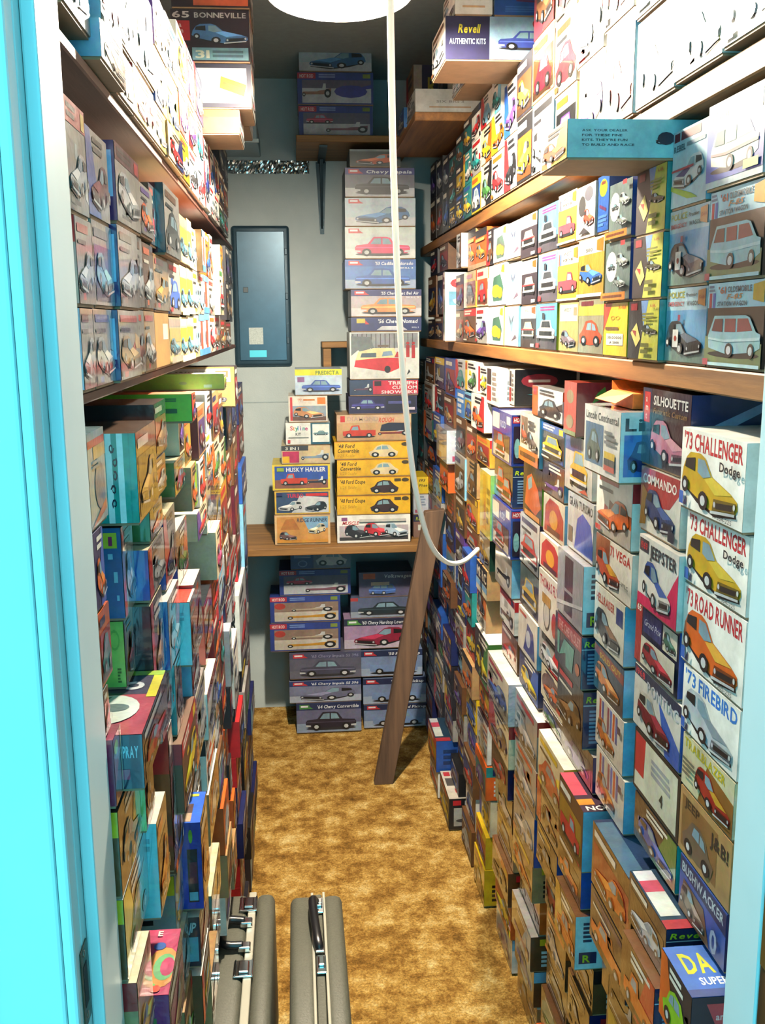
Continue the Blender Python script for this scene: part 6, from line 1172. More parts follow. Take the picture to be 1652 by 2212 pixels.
((0.4845,0.6645,3.2772,3.492,0.6955,0.7878),'blue','R',('blue','red','yellow',4,'q'),8954),
((0.5058,0.6858,3.5208,3.7421,0.692,0.7959),'black','R',('black','white','red',3,'b'),8627),
((0.4868,0.6668,3.0524,3.2366,0.4874,0.5764),'navy','R',('navy','purple','brown',0,'d'),3487),
((0.4875,0.6675,3.5163,3.7413,1.1803,1.2776),'grey','R',('grey','purple','orange',1,'d'),4116),
((0.4876,0.6676,3.0542,3.2326,0.3935,0.4862),'dark','R',('dark','black','orange',0,'s'),9863),
((0.495,0.695,3.3276,3.4644,2.0297,2.1421),'black','R',('black','silver','navy',2,'q'),9171),
((0.495,0.695,3.0539,3.1874,2.036,2.125),'dark','R',('dark','brown','teal',2,'q'),2252),
((0.495,0.675,3.5185,3.7441,1.3872,1.4787),'brown','R',('brown','silver','navy',0,'d'),7596),
((0.5066,0.6866,2.8723,3.0234,0.1928,0.2832),'brown','R',('brown','blue','yellow',3,'d'),6399),
((0.495,0.695,2.916,3.0466,1.8956,1.976),'dark','R',('dark','yellow','blue',6,'q'),8528),
((0.5025,0.6825,2.8711,3.0237,0.6817,0.7636),'navy','R',('navy','yellow','red',6,'q'),3128),
((0.495,0.695,2.9191,3.049,1.9772,2.0563),'dark','R',('dark','ochre','yellow',2,'q'),7908),
((0.488,0.6633,3.5167,3.7413,0.8937,0.9929),'black','R',('black','purple','red',2,'b'),3160),
((0.4852,0.6652,3.0587,3.2379,0.6831,0.7694),'brown','R',('brown','orange','black',0,'q'),7976),
((0.4926,0.6726,3.2732,3.4927,0.3087,0.3985),'grey','R',('grey','brown','yellow',5,'f'),467),
((0.4947,0.6747,3.5205,3.7446,0.5886,0.6908),'dark','R',('dark','yellow','sky',0,'d'),4406),
((-0.39,-0.19,2.3795,2.5617,1.5416,1.6258),'grey','L',('grey','brown','red',6,'q'),4956),
((0.4862,0.6662,3.2724,3.4929,0.504,0.5913),'blue','R',('blue','white','teal',3,'b'),7288),
((0.5006,0.6806,3.5155,3.7443,1.0883,1.1791),'navy','R',('navy','orange','brown',6,'b'),2244),
((-0.39,-0.19,1.8482,1.9224,1.7055,1.7913),'tan','L','yellowcars',3104),
((0.5024,0.6824,3.5209,3.7467,0.7971,0.8925),'brown','R',('brown','purple','blue',1,'q'),9750),
((-0.39,-0.19,2.1225,2.253,1.628,1.7064),'tan','L','whitered',9647),
((0.4996,0.6796,3.2753,3.4889,0.0046,0.098),'grey','R',('grey','white','blue',3,'s'),5693),
((-0.39,-0.19,2.1165,2.2372,1.5416,1.6268),'tan','L','whitered',1547),
((0.4901,0.6701,3.5179,3.7468,0.9941,1.0871),'black','R',('black','orange','brown',3,'s'),697),
((-0.352,-0.172,2.3295,2.488,1.1966,1.302),'brown','L',('brown','orange','red',2,'q'),7731),
((-0.3604,-0.1804,0.955,1.0695,0.6971,0.797),'dark','L',('dark','sky','teal',6,'s'),3358),
((0.495,0.695,3.1894,3.3148,2.0257,2.126),'dark','R',('dark','silver','navy',2,'q'),3215),
((-0.352,-0.172,1.9514,2.0614,0.779,0.8766),'brown','L',('brown','orange','red',2,'q'),5944),
((0.5027,0.6827,3.5209,3.748,0.4009,0.4982),'dark','R',('dark','silver','sky',1,'t'),8728),
((0.495,0.695,3.4783,3.6159,2.0326,2.15),'dark','R',('dark','purple','navy',2,'q'),9661),
((0.503,0.703,3.3507,3.5505,1.5456,1.625),'brown','R',('brown','tan','navy',2,'q'),6),
((-0.3609,-0.1809,1.954,2.0572,0.6792,0.7778),'tan','L',('tan','red','orange',6,'t'),3126),
((-0.3514,-0.1714,1.4136,1.5424,0.3874,0.4772),'tan','L',('tan','white','orange',2,'q'),8651),
((0.4936,0.6736,3.5159,3.7417,0.1996,0.2988),'grey','R',('grey','sky','navy',5,'q'),3525),
((0.4963,0.6763,3.5205,3.7412,0.3,0.3997),'black','R',('black','sky','blue',5,'s'),520),
((-0.39,-0.19,2.255,2.401,1.6255,1.705),'grey','L',('grey','white','red',6,'q'),5788),
((-0.39,-0.19,2.2392,2.3775,1.5416,1.6243),'white','L',('white','red','orange',6,'q'),1504),
((-0.3574,-0.1774,1.949,2.0572,0.5818,0.678),'brown','L',('brown','sky','black',1,'q'),2966),
((-0.4,-0.2,2.5324,2.6835,1.9428,2.0359),'white','L',('white','blue','red',4,'q'),138),
((-0.39,-0.19,2.0225,2.1205,1.6247,1.705),'cream','L',('cream','sky','red',6,'q'),2643),
((0.4831,0.6631,2.8656,3.026,0.113,0.1916),'black','R',('black','brown','blue',5,'f'),9864),
((-0.3588,-0.1788,1.3051,1.4129,0.4782,0.5643),'tan','L',('tan','blue','navy',2,'t'),2035),
((-0.39,-0.19,2.2212,2.3264,1.7062,1.8011),'orange','L',('orange','blue','sky',6,'q'),2824),
((0.495,0.695,3.051,3.1849,1.9589,2.0348),'dark','R',('dark','teal','brown',2,'q'),4881),
((-0.352,-0.172,2.1783,2.2896,1.3468,1.4493),'brown','L',('brown','ochre','navy',2,'q'),6374),
((-0.4,-0.2,2.6855,2.8501,1.9406,2.0397),'cream','L',('cream','red','blue',4,'q'),9738),
((-0.352,-0.172,2.289,2.4567,0.6437,0.7384),'dark','L',('dark','red','navy',2,'q'),4479),
((-0.354,-0.174,2.2875,2.4631,0.3725,0.4678),'navy','L',('navy','red','orange',3,'d'),558),
((-0.352,-0.172,2.9065,3.156,1.3136,1.4252),'navy','L',('navy','blue','red',2,'q'),1428),
((0.4917,0.6717,3.5179,3.7426,0.4994,0.5874),'black','R',('black','purple','blue',3,'b'),586),
((0.4891,0.6691,3.5181,3.7449,0.1057,0.1984),'navy','R',('navy','maroon','orange',2,'s'),7010),
((0.4856,0.6656,3.7761,3.955,1.2712,1.3718),'black','R',('black','green','brown',4,'q'),6456),
((-0.4,-0.2,2.89,3.0818,2.0319,2.1343),'dark','L',('dark','silver','navy',2,'q'),8227),
((0.4903,0.6703,3.7759,3.955,1.0719,1.1747),'black','R',('black','red','teal',5,'d'),6932),
((-0.3416,-0.1616,2.2881,2.4694,0.549,0.6425),'red','L',('red','blue','black',2,'q'),6578),
((0.503,0.703,3.128,3.2457,1.5456,1.6383),'blue','R',('blue','orange','navy',2,'q'),6374),
((-0.3592,-0.1792,1.9543,2.0563,0.4869,0.5806),'tan','L',('tan','silver','orange',0,'q'),5235),
((0.5065,0.6865,3.7737,3.955,0.5818,0.6831),'brown','R',('brown','red','navy',2,'f'),3405),
((-0.3548,-0.1748,2.5778,2.7964,0.203,0.3089),'grey','L',('grey','white','brown',0,'s'),2351),
((-0.352,-0.172,2.5796,2.7976,0.6086,0.7082),'dark','L',('dark','yellow','navy',2,'q'),4929),
((-0.39,-0.19,1.9242,2.0021,1.706,1.7825),'white','L',('white','sky','yellow',6,'q'),9941),
((0.4962,0.6762,3.7757,3.955,0.7778,0.881),'black','R',('black','blue','red',1,'f'),5),
((0.495,0.675,3.0575,3.236,0.216,0.2899),'grey','R',('grey','maroon','blue',0,'q'),3981),
((-0.3441,-0.1641,2.5773,2.7976,0.5031,0.6074),'grey','L',('grey','green','brown',6,'q'),2551),
((-0.352,-0.172,2.8814,3.1284,1.206,1.3124),'maroon','L',('maroon','silver','red',2,'q'),233),
((-0.3532,-0.206,1.9502,2.0459,0.1015,0.1944),'orange','L',('orange','blue','yellow',6,'d'),1159),
((-0.352,-0.172,2.6024,2.8004,1.3193,1.4135),'dark','L',('dark','navy','blue',2,'q'),1626),
((0.4895,0.6695,3.7725,3.955,1.1759,1.27),'brown','R',('brown','green','teal',0,'q'),4371),
((-0.3421,-0.1621,2.2862,2.4679,0.2767,0.3713),'navy','L',('navy','maroon','blue',0,'q'),2769),
((-0.342,-0.162,2.7783,3.0186,1.0991,1.2048),'blue','L',('blue','silver','navy',6,'q'),4020),
((-0.3453,-0.1653,2.2886,2.4701,0.0046,0.1029),'dark','L',('dark','orange','blue',0,'q'),177),
((-0.3553,-0.1753,2.289,2.4708,0.1041,0.194),'red','L',('red','brown','blue',4,'f'),8464),
((0.4858,0.6658,3.781,3.955,0.9714,1.0707),'dark','R',('dark','silver','sky',3,'f'),8684),
((-0.4,-0.2,2.8521,3.0399,1.9361,2.0307),'brown','L',('brown','tan','navy',2,'q'),3000),
((0.495,0.675,3.7744,3.955,1.373,1.4619),'black','R',('black','brown','blue',4,'d'),7944),
((-0.39,-0.19,2.5637,2.7626,1.5416,1.6161),'brown','L',('brown','tan','red',6,'q'),2102),
((-0.376,-0.176,2.403,2.5144,1.627,1.7373),'cream','L',('cream','red','green',6,'f'),2033),
((-0.3545,-0.1745,2.5806,2.799,0.406,0.5019),'dark','L',('dark','yellow','teal',5,'t'),267),
((0.504,0.684,3.7745,3.955,0.2899,0.3916),'brown','R',('brown','maroon','sky',3,'q'),7035),
((-0.3485,-0.206,1.9479,2.0449,0.2065,0.289),'tan','L',('tan','yellow','navy',1,'q'),494),
((-0.3539,-0.1739,2.5775,2.7967,0.3101,0.4048),'black','L',('black','orange','yellow',5,'q'),2555),
((0.4976,0.6776,3.7774,3.955,0.4843,0.5806),'navy','R',('navy','black','brown',6,'b'),9762),
((0.503,0.703,3.1596,3.2485,1.6395,1.748),'teal','R',('teal','green','blue',2,'q'),3757),
((-0.3524,-0.1724,2.2872,2.4671,0.469,0.5478),'red','L',('red','black','orange',4,'t'),8430),
((-0.3525,-0.1725,2.801,3.0445,0.4694,0.5697),'grey','L',('grey','sky','navy',2,'d'),1631),
((0.486,0.666,3.7731,3.955,0.6843,0.7766),'navy','R',('navy','sky','teal',2,'f'),2395),
((0.5026,0.6826,3.7712,3.955,0.0953,0.1903),'brown','R',('brown','orange','navy',3,'t'),6234),
((-0.352,-0.172,2.0013,2.1212,1.0955,1.1609),'grey','L',('grey','silver','brown',2,'q'),7188),
((0.4892,0.6692,3.7769,3.955,0.8822,0.9702),'brown','R',('brown','red','black',4,'t'),1562),
((-0.3538,-0.1738,2.2897,2.4681,0.1952,0.2755),'red','L',('red','white','navy',0,'q'),2114),
((-0.4,-0.2,3.0838,3.2639,2.0216,2.1313),'dark','L',('dark','silver','navy',2,'q'),8442),
((0.4882,0.6682,3.7768,3.955,0.1915,0.2887),'black','R',('black','maroon','blue',2,'q'),893),
((-0.3417,-0.1617,1.9548,2.0563,0.3958,0.4857),'tan','L',('tan','maroon','red',3,'d'),4519),
((-0.3403,-0.206,1.9506,2.0265,0.3007,0.3946),'dark','L',('dark','blue','sky',4,'d'),7679),
((-0.3458,-0.1658,2.5775,2.7957,0.0046,0.1026),'dark','L',('dark','maroon','sky',1,'s'),7890),
((-0.3435,-0.206,1.8131,1.9482,0.1034,0.1885),'orange','L',('orange','blue','navy',1,'t'),2426),
((-0.3423,-0.1623,2.5784,2.795,0.1038,0.2018),'black','L',('black','maroon','red',3,'q'),1190),
((-0.352,-0.172,2.6003,2.7715,0.9169,1.0154),'red','L',('red','navy','brown',2,'q'),286),
((0.4971,0.6771,3.7755,3.955,0.3928,0.4831),'brown','R',('brown','sky','black',6,'s'),6293),
((0.503,0.703,3.5525,3.7372,1.5456,1.6173),'dark','R',('dark','tan','navy',2,'q'),6049),
((-0.352,-0.172,2.1272,2.3327,0.9473,0.9945),'navy','L',('navy','silver','red',2,'q'),1856),
((-0.3531,-0.1731,2.7987,3.0473,0.2878,0.3825),'navy','L',('navy','brown','red',2,'q'),8940),
((0.495,0.695,3.0486,3.1735,1.8956,1.9577),'dark','R',('dark','tan','yellow',6,'q'),7987),
((0.5008,0.6808,3.7713,3.955,0.0046,0.0941),'dark','R',('dark','blue','sky',5,'b'),6860),
((-0.4,-0.2,2.5216,2.6619,1.8686,1.9416),'white','L',('white','silver','red',6,'q'),2536),
((-0.3528,-0.1728,2.7984,3.0414,0.1898,0.2866),'black','L',('black','blue','teal',3,'q'),8430),
((-0.3516,-0.206,2.0275,2.1221,0.29,0.3695),'dark','L',('dark','black','navy',2,'d'),8417),
((-0.352,-0.172,2.7996,3.0436,0.5709,0.6604),'dark','L',('dark','silver','navy',2,'q'),4229),
((0.4861,0.6661,3.5184,3.689,0.0046,0.0975),'brown','R',('brown','purple','sky',3,'q'),7547),
((-0.378,-0.178,2.0031,2.0735,1.7069,1.7862),'tan','L','whitered',1518),
((-0.3494,-0.1694,2.7977,3.0401,0.0046,0.1001),'black','L',('black','green','teal',2,'s'),1369),
((-0.34,-0.16,2.0671,2.1307,0.8186,0.9461),'silver','L',('silver','navy','teal',6,'q'),802),
((-0.39,-0.19,2.8646,3.0191,1.7253,1.8219),'dark','L',('dark','purple','navy',2,'q'),8418),
((-0.3538,-0.206,2.0441,2.121,0.0046,0.1013),'orange','L',('orange','sky','brown',0,'q'),163),
((-0.4,-0.2,2.6639,2.8161,1.8686,1.9394),'white','L',('white','silver','red',6,'q'),3051),
((-0.39,-0.19,2.7646,2.9632,1.5416,1.6111),'brown','L',('brown','silver','red',6,'q'),755),
((-0.4,-0.2,2.8181,3.0101,1.8686,1.9349),'dark','L',('dark','teal','green',2,'q'),9613),
((-0.39,-0.19,2.8283,2.9555,1.6173,1.7241),'dark','L',('dark','tan','brown',2,'q'),8834),
((-0.39,-0.19,2.3284,2.402,1.7076,1.8058),'white','L',('white','orange','red',6,'q'),9255),
((-0.4,-0.2,3.0419,3.2182,1.9331,2.0204),'brown','L',('brown','tan','red',2,'q'),5230),
((-0.3418,-0.1618,2.797,3.0432,0.1013,0.1886),'navy','L',('navy','black','red',0,'q'),6084),
((-0.3423,-0.1623,2.8016,3.0409,0.3837,0.4682),'navy','L',('navy','white','sky',1,'q'),3810),
((-0.3465,-0.206,2.0459,2.1218,0.1954,0.2783),'orange','L',('orange','sky','blue',6,'q'),7108),
((-0.3403,-0.206,2.0469,2.126,0.1025,0.1834),'brown','L',('brown','red','blue',6,'q'),2137),
((-0.3414,-0.206,1.9491,2.0431,0.0046,0.1003),'tan','L',('tan','yellow','red',0,'q'),6098),
((-0.344,-0.164,2.0634,2.1307,0.7218,0.8174),'dark','L',('dark','navy','red',2,'q'),5768),
((-0.352,-0.172,2.3265,2.4557,0.8864,0.9501),'silver','L',('silver','red','navy',6,'q'),5397),
((-0.39,-0.19,3.0211,3.1356,1.7126,1.8208),'dark','L',('dark','navy','brown',2,'q'),6488),
((-0.3573,-0.1773,2.0592,2.1251,0.638,0.7206),'orange','L',('orange','red','teal',0,'d'),5052),
((-0.36,-0.18,2.061,2.1278,0.3707,0.4564),'dark','L',('dark','red','sky',6,'b'),5820),
((-0.345,-0.165,2.0583,2.1229,0.4576,0.5515),'orange','L',('orange','silver','yellow',4,'q'),1461),
((-0.3519,-0.1719,2.0596,2.1252,0.5527,0.6368),'dark','L',('dark','silver','black',1,'f'),8088),
((-0.4,-0.2,3.0121,3.1858,1.8686,1.9319),'grey','L',('grey','red','teal',2,'q'),5064),
((-0.39,-0.19,2.9575,3.0678,1.6123,1.7114),'dark','L',('dark','tan','navy',2,'q'),1572),
((0.5014,0.7014,1.4808,1.6128,0.2096,0.297),'dark','R',('dark','black','teal',5,'b'),3204),
((-0.3596,-0.206,1.5492,1.7255,0.1809,0.277),'white','L',('white','orange','sky',5,'q'),5338),
((-0.3128,-0.1728,0.868,0.9521,0.7814,0.8644),'tan','L',('tan','blue','teal',6,'q'),3290),
((-0.357,-0.206,1.8136,1.9471,0.0046,0.1022),'white','L',('white','brown','yellow',0,'q'),9978),
((0.4833,0.6833,1.6851,1.8406,0.0046,0.1078),'orange','R',None,9478),
((0.4949,0.6949,0.9848,1.0817,0.5474,0.6425),'silver','R',None,6623),
((0.4853,0.6853,0.9814,1.0832,0.4614,0.5462),'red','R',None,8330),
((0.5013,0.7013,0.9812,1.0801,0.3597,0.4602),'white','R',None,7689),
((0.4885,0.6885,0.9888,1.0837,0.2746,0.3585),'white','R',None,3718),
((0.4836,0.6836,0.9855,1.0917,0.1814,0.2734),'white','R',None,9466),
((0.4882,0.6882,0.9846,1.0767,0.0909,0.1802),'black','R',None,8396),
((0.4935,0.6935,0.9852,1.0784,0.0046,0.0897),'sky','R',None,919),
((0.5031,0.7231,1.0994,1.2269,0.4642,0.5585),'dark','R',None,8205),
((0.4975,0.7175,1.0984,1.2262,0.3846,0.463),'dark','R',None,9135),
((0.4933,0.7133,1.0967,1.2273,0.28,0.3834),'dark','R',None,2720),
((0.5058,0.7258,1.0979,1.2251,0.1877,0.2788),'dark','R',None,8261),
((0.4839,0.7039,1.0937,1.2252,0.0986,0.1865),'dark','R',None,6006),
((0.4921,0.7121,1.1006,1.2257,0.0046,0.0974),'dark','R',None,3135),
((0.4892,0.6892,1.2561,1.4395,0.2938,0.396),'dark','R',None,9370),
((0.5031,0.7031,1.258,1.4367,0.205,0.2926),'dark','R',None,1039),
((0.4982,0.6982,1.2611,1.4358,0.1043,0.2038),'tan','R',None,6725),
((0.4991,0.6991,1.2547,1.4376,0.0046,0.1031),'brown','R',None,724),
((0.4871,0.6871,1.4798,1.6103,0.0988,0.2084),'brown','R',None,5829),
((0.5029,0.7029,1.4854,1.615,0.0046,0.0976),'tan','R',None,1654),
((0.495,0.695,1.0151,1.1688,2.0037,2.1614),'white','R',None,8584),
((0.495,0.695,1.1698,1.3188,2.0136,2.1235),'white','R',None,3780),
((-0.3171,-0.1771,0.868,0.9511,0.682,0.7802),'tan','L',None,1106),
((-0.3223,-0.1823,0.868,0.9511,0.5837,0.6808),'brown','L',None,3154),
((-0.3152,-0.1752,0.868,0.9523,0.4823,0.5825),'tan','L',None,4096),
((-0.3143,-0.1743,0.868,0.954,0.3919,0.4811),'tan','L',None,4597),
((-0.3213,-0.1813,0.868,0.9521,0.2918,0.3907),'brown','L',None,7517),
((-0.3028,-0.1628,0.868,0.9521,0.1963,0.2906),'brown','L',None,3207),
((-0.3143,-0.1743,0.868,0.953,0.104,0.1951),'tan','L',None,5969),
((-0.3112,-0.1712,0.868,0.9488,0.0046,0.1028),'tan','L',None,3541),
((-0.3494,-0.1694,0.9531,1.0731,0.5975,0.6959),'dark','L',None,6056),
((-0.363,-0.183,0.9543,1.0731,0.4941,0.5963),'dark','L',None,2818),
((-0.3429,-0.1629,0.956,1.0711,0.4014,0.4929),'tan','L',None,2819),
((-0.3609,-0.1809,0.9565,1.0736,0.3014,0.4002),'brown','L',None,6797),
((-0.3534,-0.1734,0.9541,1.0699,0.2049,0.3002),'brown','L',None,3958),
((-0.3605,-0.1805,0.955,1.0732,0.1064,0.2037),'tan','L',None,70),
((-0.3581,-0.1781,0.9508,1.0708,0.0046,0.1052),'tan','L',None,3985),
((-0.3548,-0.1748,1.2934,1.4126,0.3851,0.4698),'dark','L',None,9780),
((-0.362,-0.182,1.2958,1.4119,0.2908,0.3738),'dark','L',None,1059),
((-0.3586,-0.1786,1.2983,1.4125,0.2002,0.2873),'brown','L',None,8904),
((-0.3596,-0.1796,1.2982,1.4131,0.1068,0.196),'brown','L',None,6328),
((-0.354,-0.174,1.3007,1.4137,0.0046,0.1014),'brown','L',None,7443),
((-0.3542,-0.1742,1.2076,1.3031,0.4911,0.573),'brown','L',None,185),
((-0.3597,-0.1797,1.2084,1.2924,0.3912,0.4899),'grey','L',None,2913),
((-0.3448,-0.1648,1.2104,1.2948,0.2908,0.382),'tan','L',None,9686),
((-0.3418,-0.1618,1.2066,1.2973,0.2035,0.2885),'brown','L',None,3753),
((-0.3438,-0.1638,1.2041,1.2972,0.1095,0.1992),'tan','L',None,4758),
((-0.3509,-0.1709,1.2089,1.2997,0.0046,0.1058),'brown','L',None,8099),
((-0.349,-0.169,1.4129,1.5416,0.2923,0.3841),'grey','L',None,9465),
((-0.3429,-0.1629,1.4135,1.5416,0.198,0.2898),'brown','L',None,5727),
((-0.3546,-0.1746,1.4141,1.5453,0.1024,0.1968),'cream','L',None,5555),
((-0.349,-0.169,1.4147,1.5429,0.0046,0.0995),'brown','L',None,1077),
((-0.3494,-0.206,1.5473,1.7254,0.0926,0.1797),'brown','L',None,5314),
((-0.3606,-0.206,1.5449,1.724,0.0046,0.0914),'brown','L',None,9448),
((0.6,0.76,1.03,1.2,1.4703,1.512),'white','R',None,3)]
# ---------------------------------------------------------------- builders
def me_obj(name, vs, fs, mat, parent=None, cols=None, loc=None):
    me = bpy.data.meshes.new(name); me.from_pydata([tuple(v) for v in vs], [], fs); me.update()
    if cols is not None:
        at = me.attributes.new('Col', 'FLOAT_COLOR', 'POINT'); flat = [x for c in cols for x in c]; at.data.foreach_set('color', flat)
    if mat: me.materials.append(mat)
    o = bpy.data.objects.new(name, me); COL.objects.link(o)
    if parent: o.parent = parent
    if loc: o.location = loc
    return o

def tag(o, label=None, cat=None, group=None, kind=None):
    if label: o['label'] = label
    if cat: o['category'] = cat
    if group: o['group'] = group
    if kind: o['kind'] = kind
    return o

def empty(name, loc):
    o = bpy.data.objects.new(name, None); COL.objects.link(o); o.location = loc; o.empty_display_size = 0.05; return o

BF = [(0, 3, 2, 1), (4, 5, 6, 7), (0, 1, 5, 4), (1, 2, 6, 5), (2, 3, 7, 6), (3, 0, 4, 7)]   # bottom top -y +x +y -x
def cuboid(x0, x1, y0, y1, z0, z1):
    return [(x0, y0, z0), (x1, y0, z0), (x1, y1, z0), (x0, y1, z0), (x0, y0, z1), (x1, y0, z1), (x1, y1, z1), (x0, y1, z1)]

def bevel_box(name, dims, mat, parent=None, r=0.003, seg=2, loc=None):
    """dims local x0..z1; rounded box"""
    bm = bmesh.new(); vs = [bm.verts.new(v) for v in cuboid(*dims)]
    for f in BF: bm.faces.new([vs[i] for i in f])
    if r > 0: bmesh.ops.bevel(bm, geom=list(bm.edges), offset=r, segments=seg, profile=0.5, affect='EDGES')
    me = bpy.data.meshes.new(name); bm.to_mesh(me); bm.free(); me.materials.append(mat)
    if seg > 1 and r > 0.004:
        for p in me.polygons: p.use_smooth = True
    o = bpy.data.objects.new(name, me); COL.objects.link(o)
    if parent: o.parent = parent
    if loc: o.location = loc
    return o

def tube(name, pts, rad, mat, parent=None, n=10, caps=True):
    vs = []; fs = []
    P = [Vector(p) for p in pts]; prev = None
    for i, p in enumerate(P):
        t = (P[min(i + 1, len(P) - 1)] - P[max(i - 1, 0)]).normalized()
        a = t.cross(Vector((0, 0, 1))) if prev is None else prev - t * prev.dot(t)
        if a.length < 1e-4: a = t.cross(Vector((0, 1, 0)))
        a.normalize(); b = t.cross(a); prev = a
        r = rad[i] if isinstance(rad, (list, tuple)) else rad
        for k in range(n):
            w = 2 * math.pi * k / n; vs.append(p + a * (r * math.cos(w)) + b * (r * math.sin(w)))
    for i in range(len(P) - 1):
        for k in range(n): fs.append((i * n + k, i * n + (k + 1) % n, (i + 1) * n + (k + 1) % n, (i + 1) * n + k))
    if caps: fs.append(tuple(range(n - 1, -1, -1))); fs.append(tuple((len(P) - 1) * n + k for k in range(n)))
    o = me_obj(name, vs, fs, mat, parent)
    for p in o.data.polygons: p.use_smooth = len(p.vertices) == 4
    return o

def lathe(name, prof, mat, parent=None, n=32, loc=None):
    vs = []; fs = []
    for r, z in prof:
        for k in range(n): vs.append((r * math.cos(2 * math.pi * k / n), r * math.sin(2 * math.pi * k / n), z))
    for i in range(len(prof) - 1):
        for k in range(n): fs.append((i * n + k, i * n + (k + 1) % n, (i + 1) * n + (k + 1) % n, (i + 1) * n + k))
    o = me_obj(name, vs, fs, mat, parent, loc=loc)
    for p in o.data.polygons: p.use_smooth = True
    return o

# ---------------------------------------------------------------- setting materials
def wall_mat():
    m, nt, b = newmat('painted plaster'); co = coords(nt)
    n = noise(nt, 3.0, 4, 0.6, co); r = ramp(nt, n.outputs['Fac'], [(0.3, lin('#8f9b9d')), (0.7, lin('#a6b0b0'))])
    nt.links.new(r.outputs['Color'], b.inputs['Base Color']); b.inputs['Roughness'].default_value = 0.6
    n2 = noise(nt, 180, 3, 0.6, co); bump(nt, b, n2.outputs['Fac'], 0.15, 0.004); return m
def carpet_mat():
    m, nt, b = newmat('gold brown carpet pile'); co = coords(nt)
    n = noise(nt, 11.0, 8, 0.78, co); n2 = noise(nt, 170.0, 3, 0.7, co)
    r = ramp(nt, n.outputs['Fac'], [(0.32, lin('#553a18')), (0.45, lin('#8e682e')), (0.54, lin('#b8924c')), (0.66, lin('#dcc488'))])
    r2 = ramp(nt, n2.outputs['Fac'], [(0.3, (0.45, 0.45, 0.45, 1)), (0.7, (1.25, 1.25, 1.25, 1))])
    mx = nt.nodes.new('ShaderNodeMix'); mx.data_type = 'RGBA'; mx.blend_type = 'MULTIPLY'; mx.inputs['Factor'].default_value = 1.0
    nt.links.new(r.outputs['Color'], mx.inputs['A']); nt.links.new(r2.outputs['Color'], mx.inputs['B']); nt.links.new(mx.outputs['Result'], b.inputs['Base Color'])
    b.inputs['Roughness'].default_value = 0.95; b.inputs['Specular IOR Level'].default_value = 0.1
    bump(nt, b, n2.outputs['Fac'], 0.9, 0.012); return m
def wood_mat(name, c0, c1, axis=1, rough=0.6, spec=0.4):
    m, nt, b = newmat(name); t = nt.nodes.new('ShaderNodeTexCoord'); mp = nt.nodes.new('ShaderNodeMapping')
    s = [38.0, 38.0, 38.0]; s[axis] = 2.2; mp.inputs['Scale'].default_value = s
    nt.links.new(t.outputs['Object'], mp.inputs['Vector']); n = noise(nt, 1.0, 5, 0.65, mp.outputs['Vector'])
    r = ramp(nt, n.outputs['Fac'], [(0.3, lin(c0)), (0.7, lin(c1))]); nt.links.new(r.outputs['Color'], b.inputs['Base Color'])
    b.inputs['Roughness'].default_value = rough; b.inputs['Specular IOR Level'].default_value = spec; bump(nt, b, n.outputs['Fac'], 0.2, 0.004); return m
M['wall'] = wall_mat(); M['carpet'] = carpet_mat()
M['ceil'] = plain('ceiling paint', '#8c9494', 0.7, 0, 40, 0.06)
M['trim'] = plain('glossy white trim paint', '#a4b0b0', 0.35, 0, 6, 0.05, 0.03)
M['shelfwood'] = wood_mat('shelf pine', '#4e2f14', '#84582a', 1)
M['shelfwoodx'] = wood_mat('back shelf pine', '#54381a', '#8a6434', 0)
M['doorwood'] = wood_mat('dark stained door', '#2c1a0c', '#4a2e16', 2, 0.75, 0.08)
M['plank'] = wood_mat('weathered plank', '#32241a', '#56402f', 2, 0.75)
M['darkshelf'] = wood_mat('dark red brown shelf', '#2e1612', '#4e2a1e', 1)

# ---------------------------------------------------------------- structure
def struct(name, dims, mat, r=0.0, seg=1):
    o = bevel_box(name, dims, mat, r=r, seg=seg); tag(o, kind='structure'); return o
struct('floor', (-0.9, 1.2, -0.6, 4.05, -0.03, 0.0), M['carpet'])
struct('ceiling', (-0.60, 0.90, 0.74, 4.05, 2.52, 2.56), M['ceil'])
struct('wall_left', (-0.52, -0.44, 0.86, 4.05, 0.0, 2.52), M['wall'])
struct('wall_right', (0.80, 0.88, 0.86, 4.05, 0.0, 2.52), M['wall'])
wb = struct('wall_back', (-0.44, 0.80, 3.97, 4.05, 0.0, 2.52), M['wall'])
me_obj('seam_strip', cuboid(-0.43, 0.30, 3.9685, 3.9705, 1.296, 1.3), BF, plain('seam line grey', '#8a989a', 0.7), wb)  # thin strip slightly darker than the wall paint
struct('wall_front_left', (-0.9, -0.2075, 0.765, 0.86, 0.0, 2.52), M['wall'])
struct('wall_front_right', (0.475, 1.2, 0.79, 0.86, 0.0, 2.52), M['wall'])
struct('wall_front_top', (-0.2075, 0.475, 0.765, 0.86, 2.05, 2.52), M['wall'])
# left door frame: casing, jamb reveal, stop
fr = empty('trim_1', (0, 0, 0)); tag(fr, kind='structure')
bevel_box('casing_board', (-0.275, -0.203, 0.738, 0.764, 0.0, 2.12), M['trim'], fr, 0.003)
bevel_box('casing_back_band', (-0.42, -0.276, 0.722, 0.764, 0.0, 2.14), M['trim'], fr, 0.004)
bevel_box('casing_bead', (-0.2028, -0.193, 0.7385, 0.764, 0.0, 2.10), M['trim'], fr, 0.003)
bevel_box('jamb_board', (-0.207, -0.193, 0.7645, 0.862, 0.0, 2.05), M['trim'], fr, 0.001, 1)
bevel_box('door_stop', (-0.1928, -0.1816, 0.78, 0.859, 0.0, 2.05), M['trim'], fr, 0.002)
sp = bevel_box('strike_plate', (-0.1929, -0.1918, 0.752, 0.776, 1.012, 1.085), plain('tarnished strike plate', '#4a4434', 0.45, 0.7, 60, 0.5), fr, 0.0004, 1)
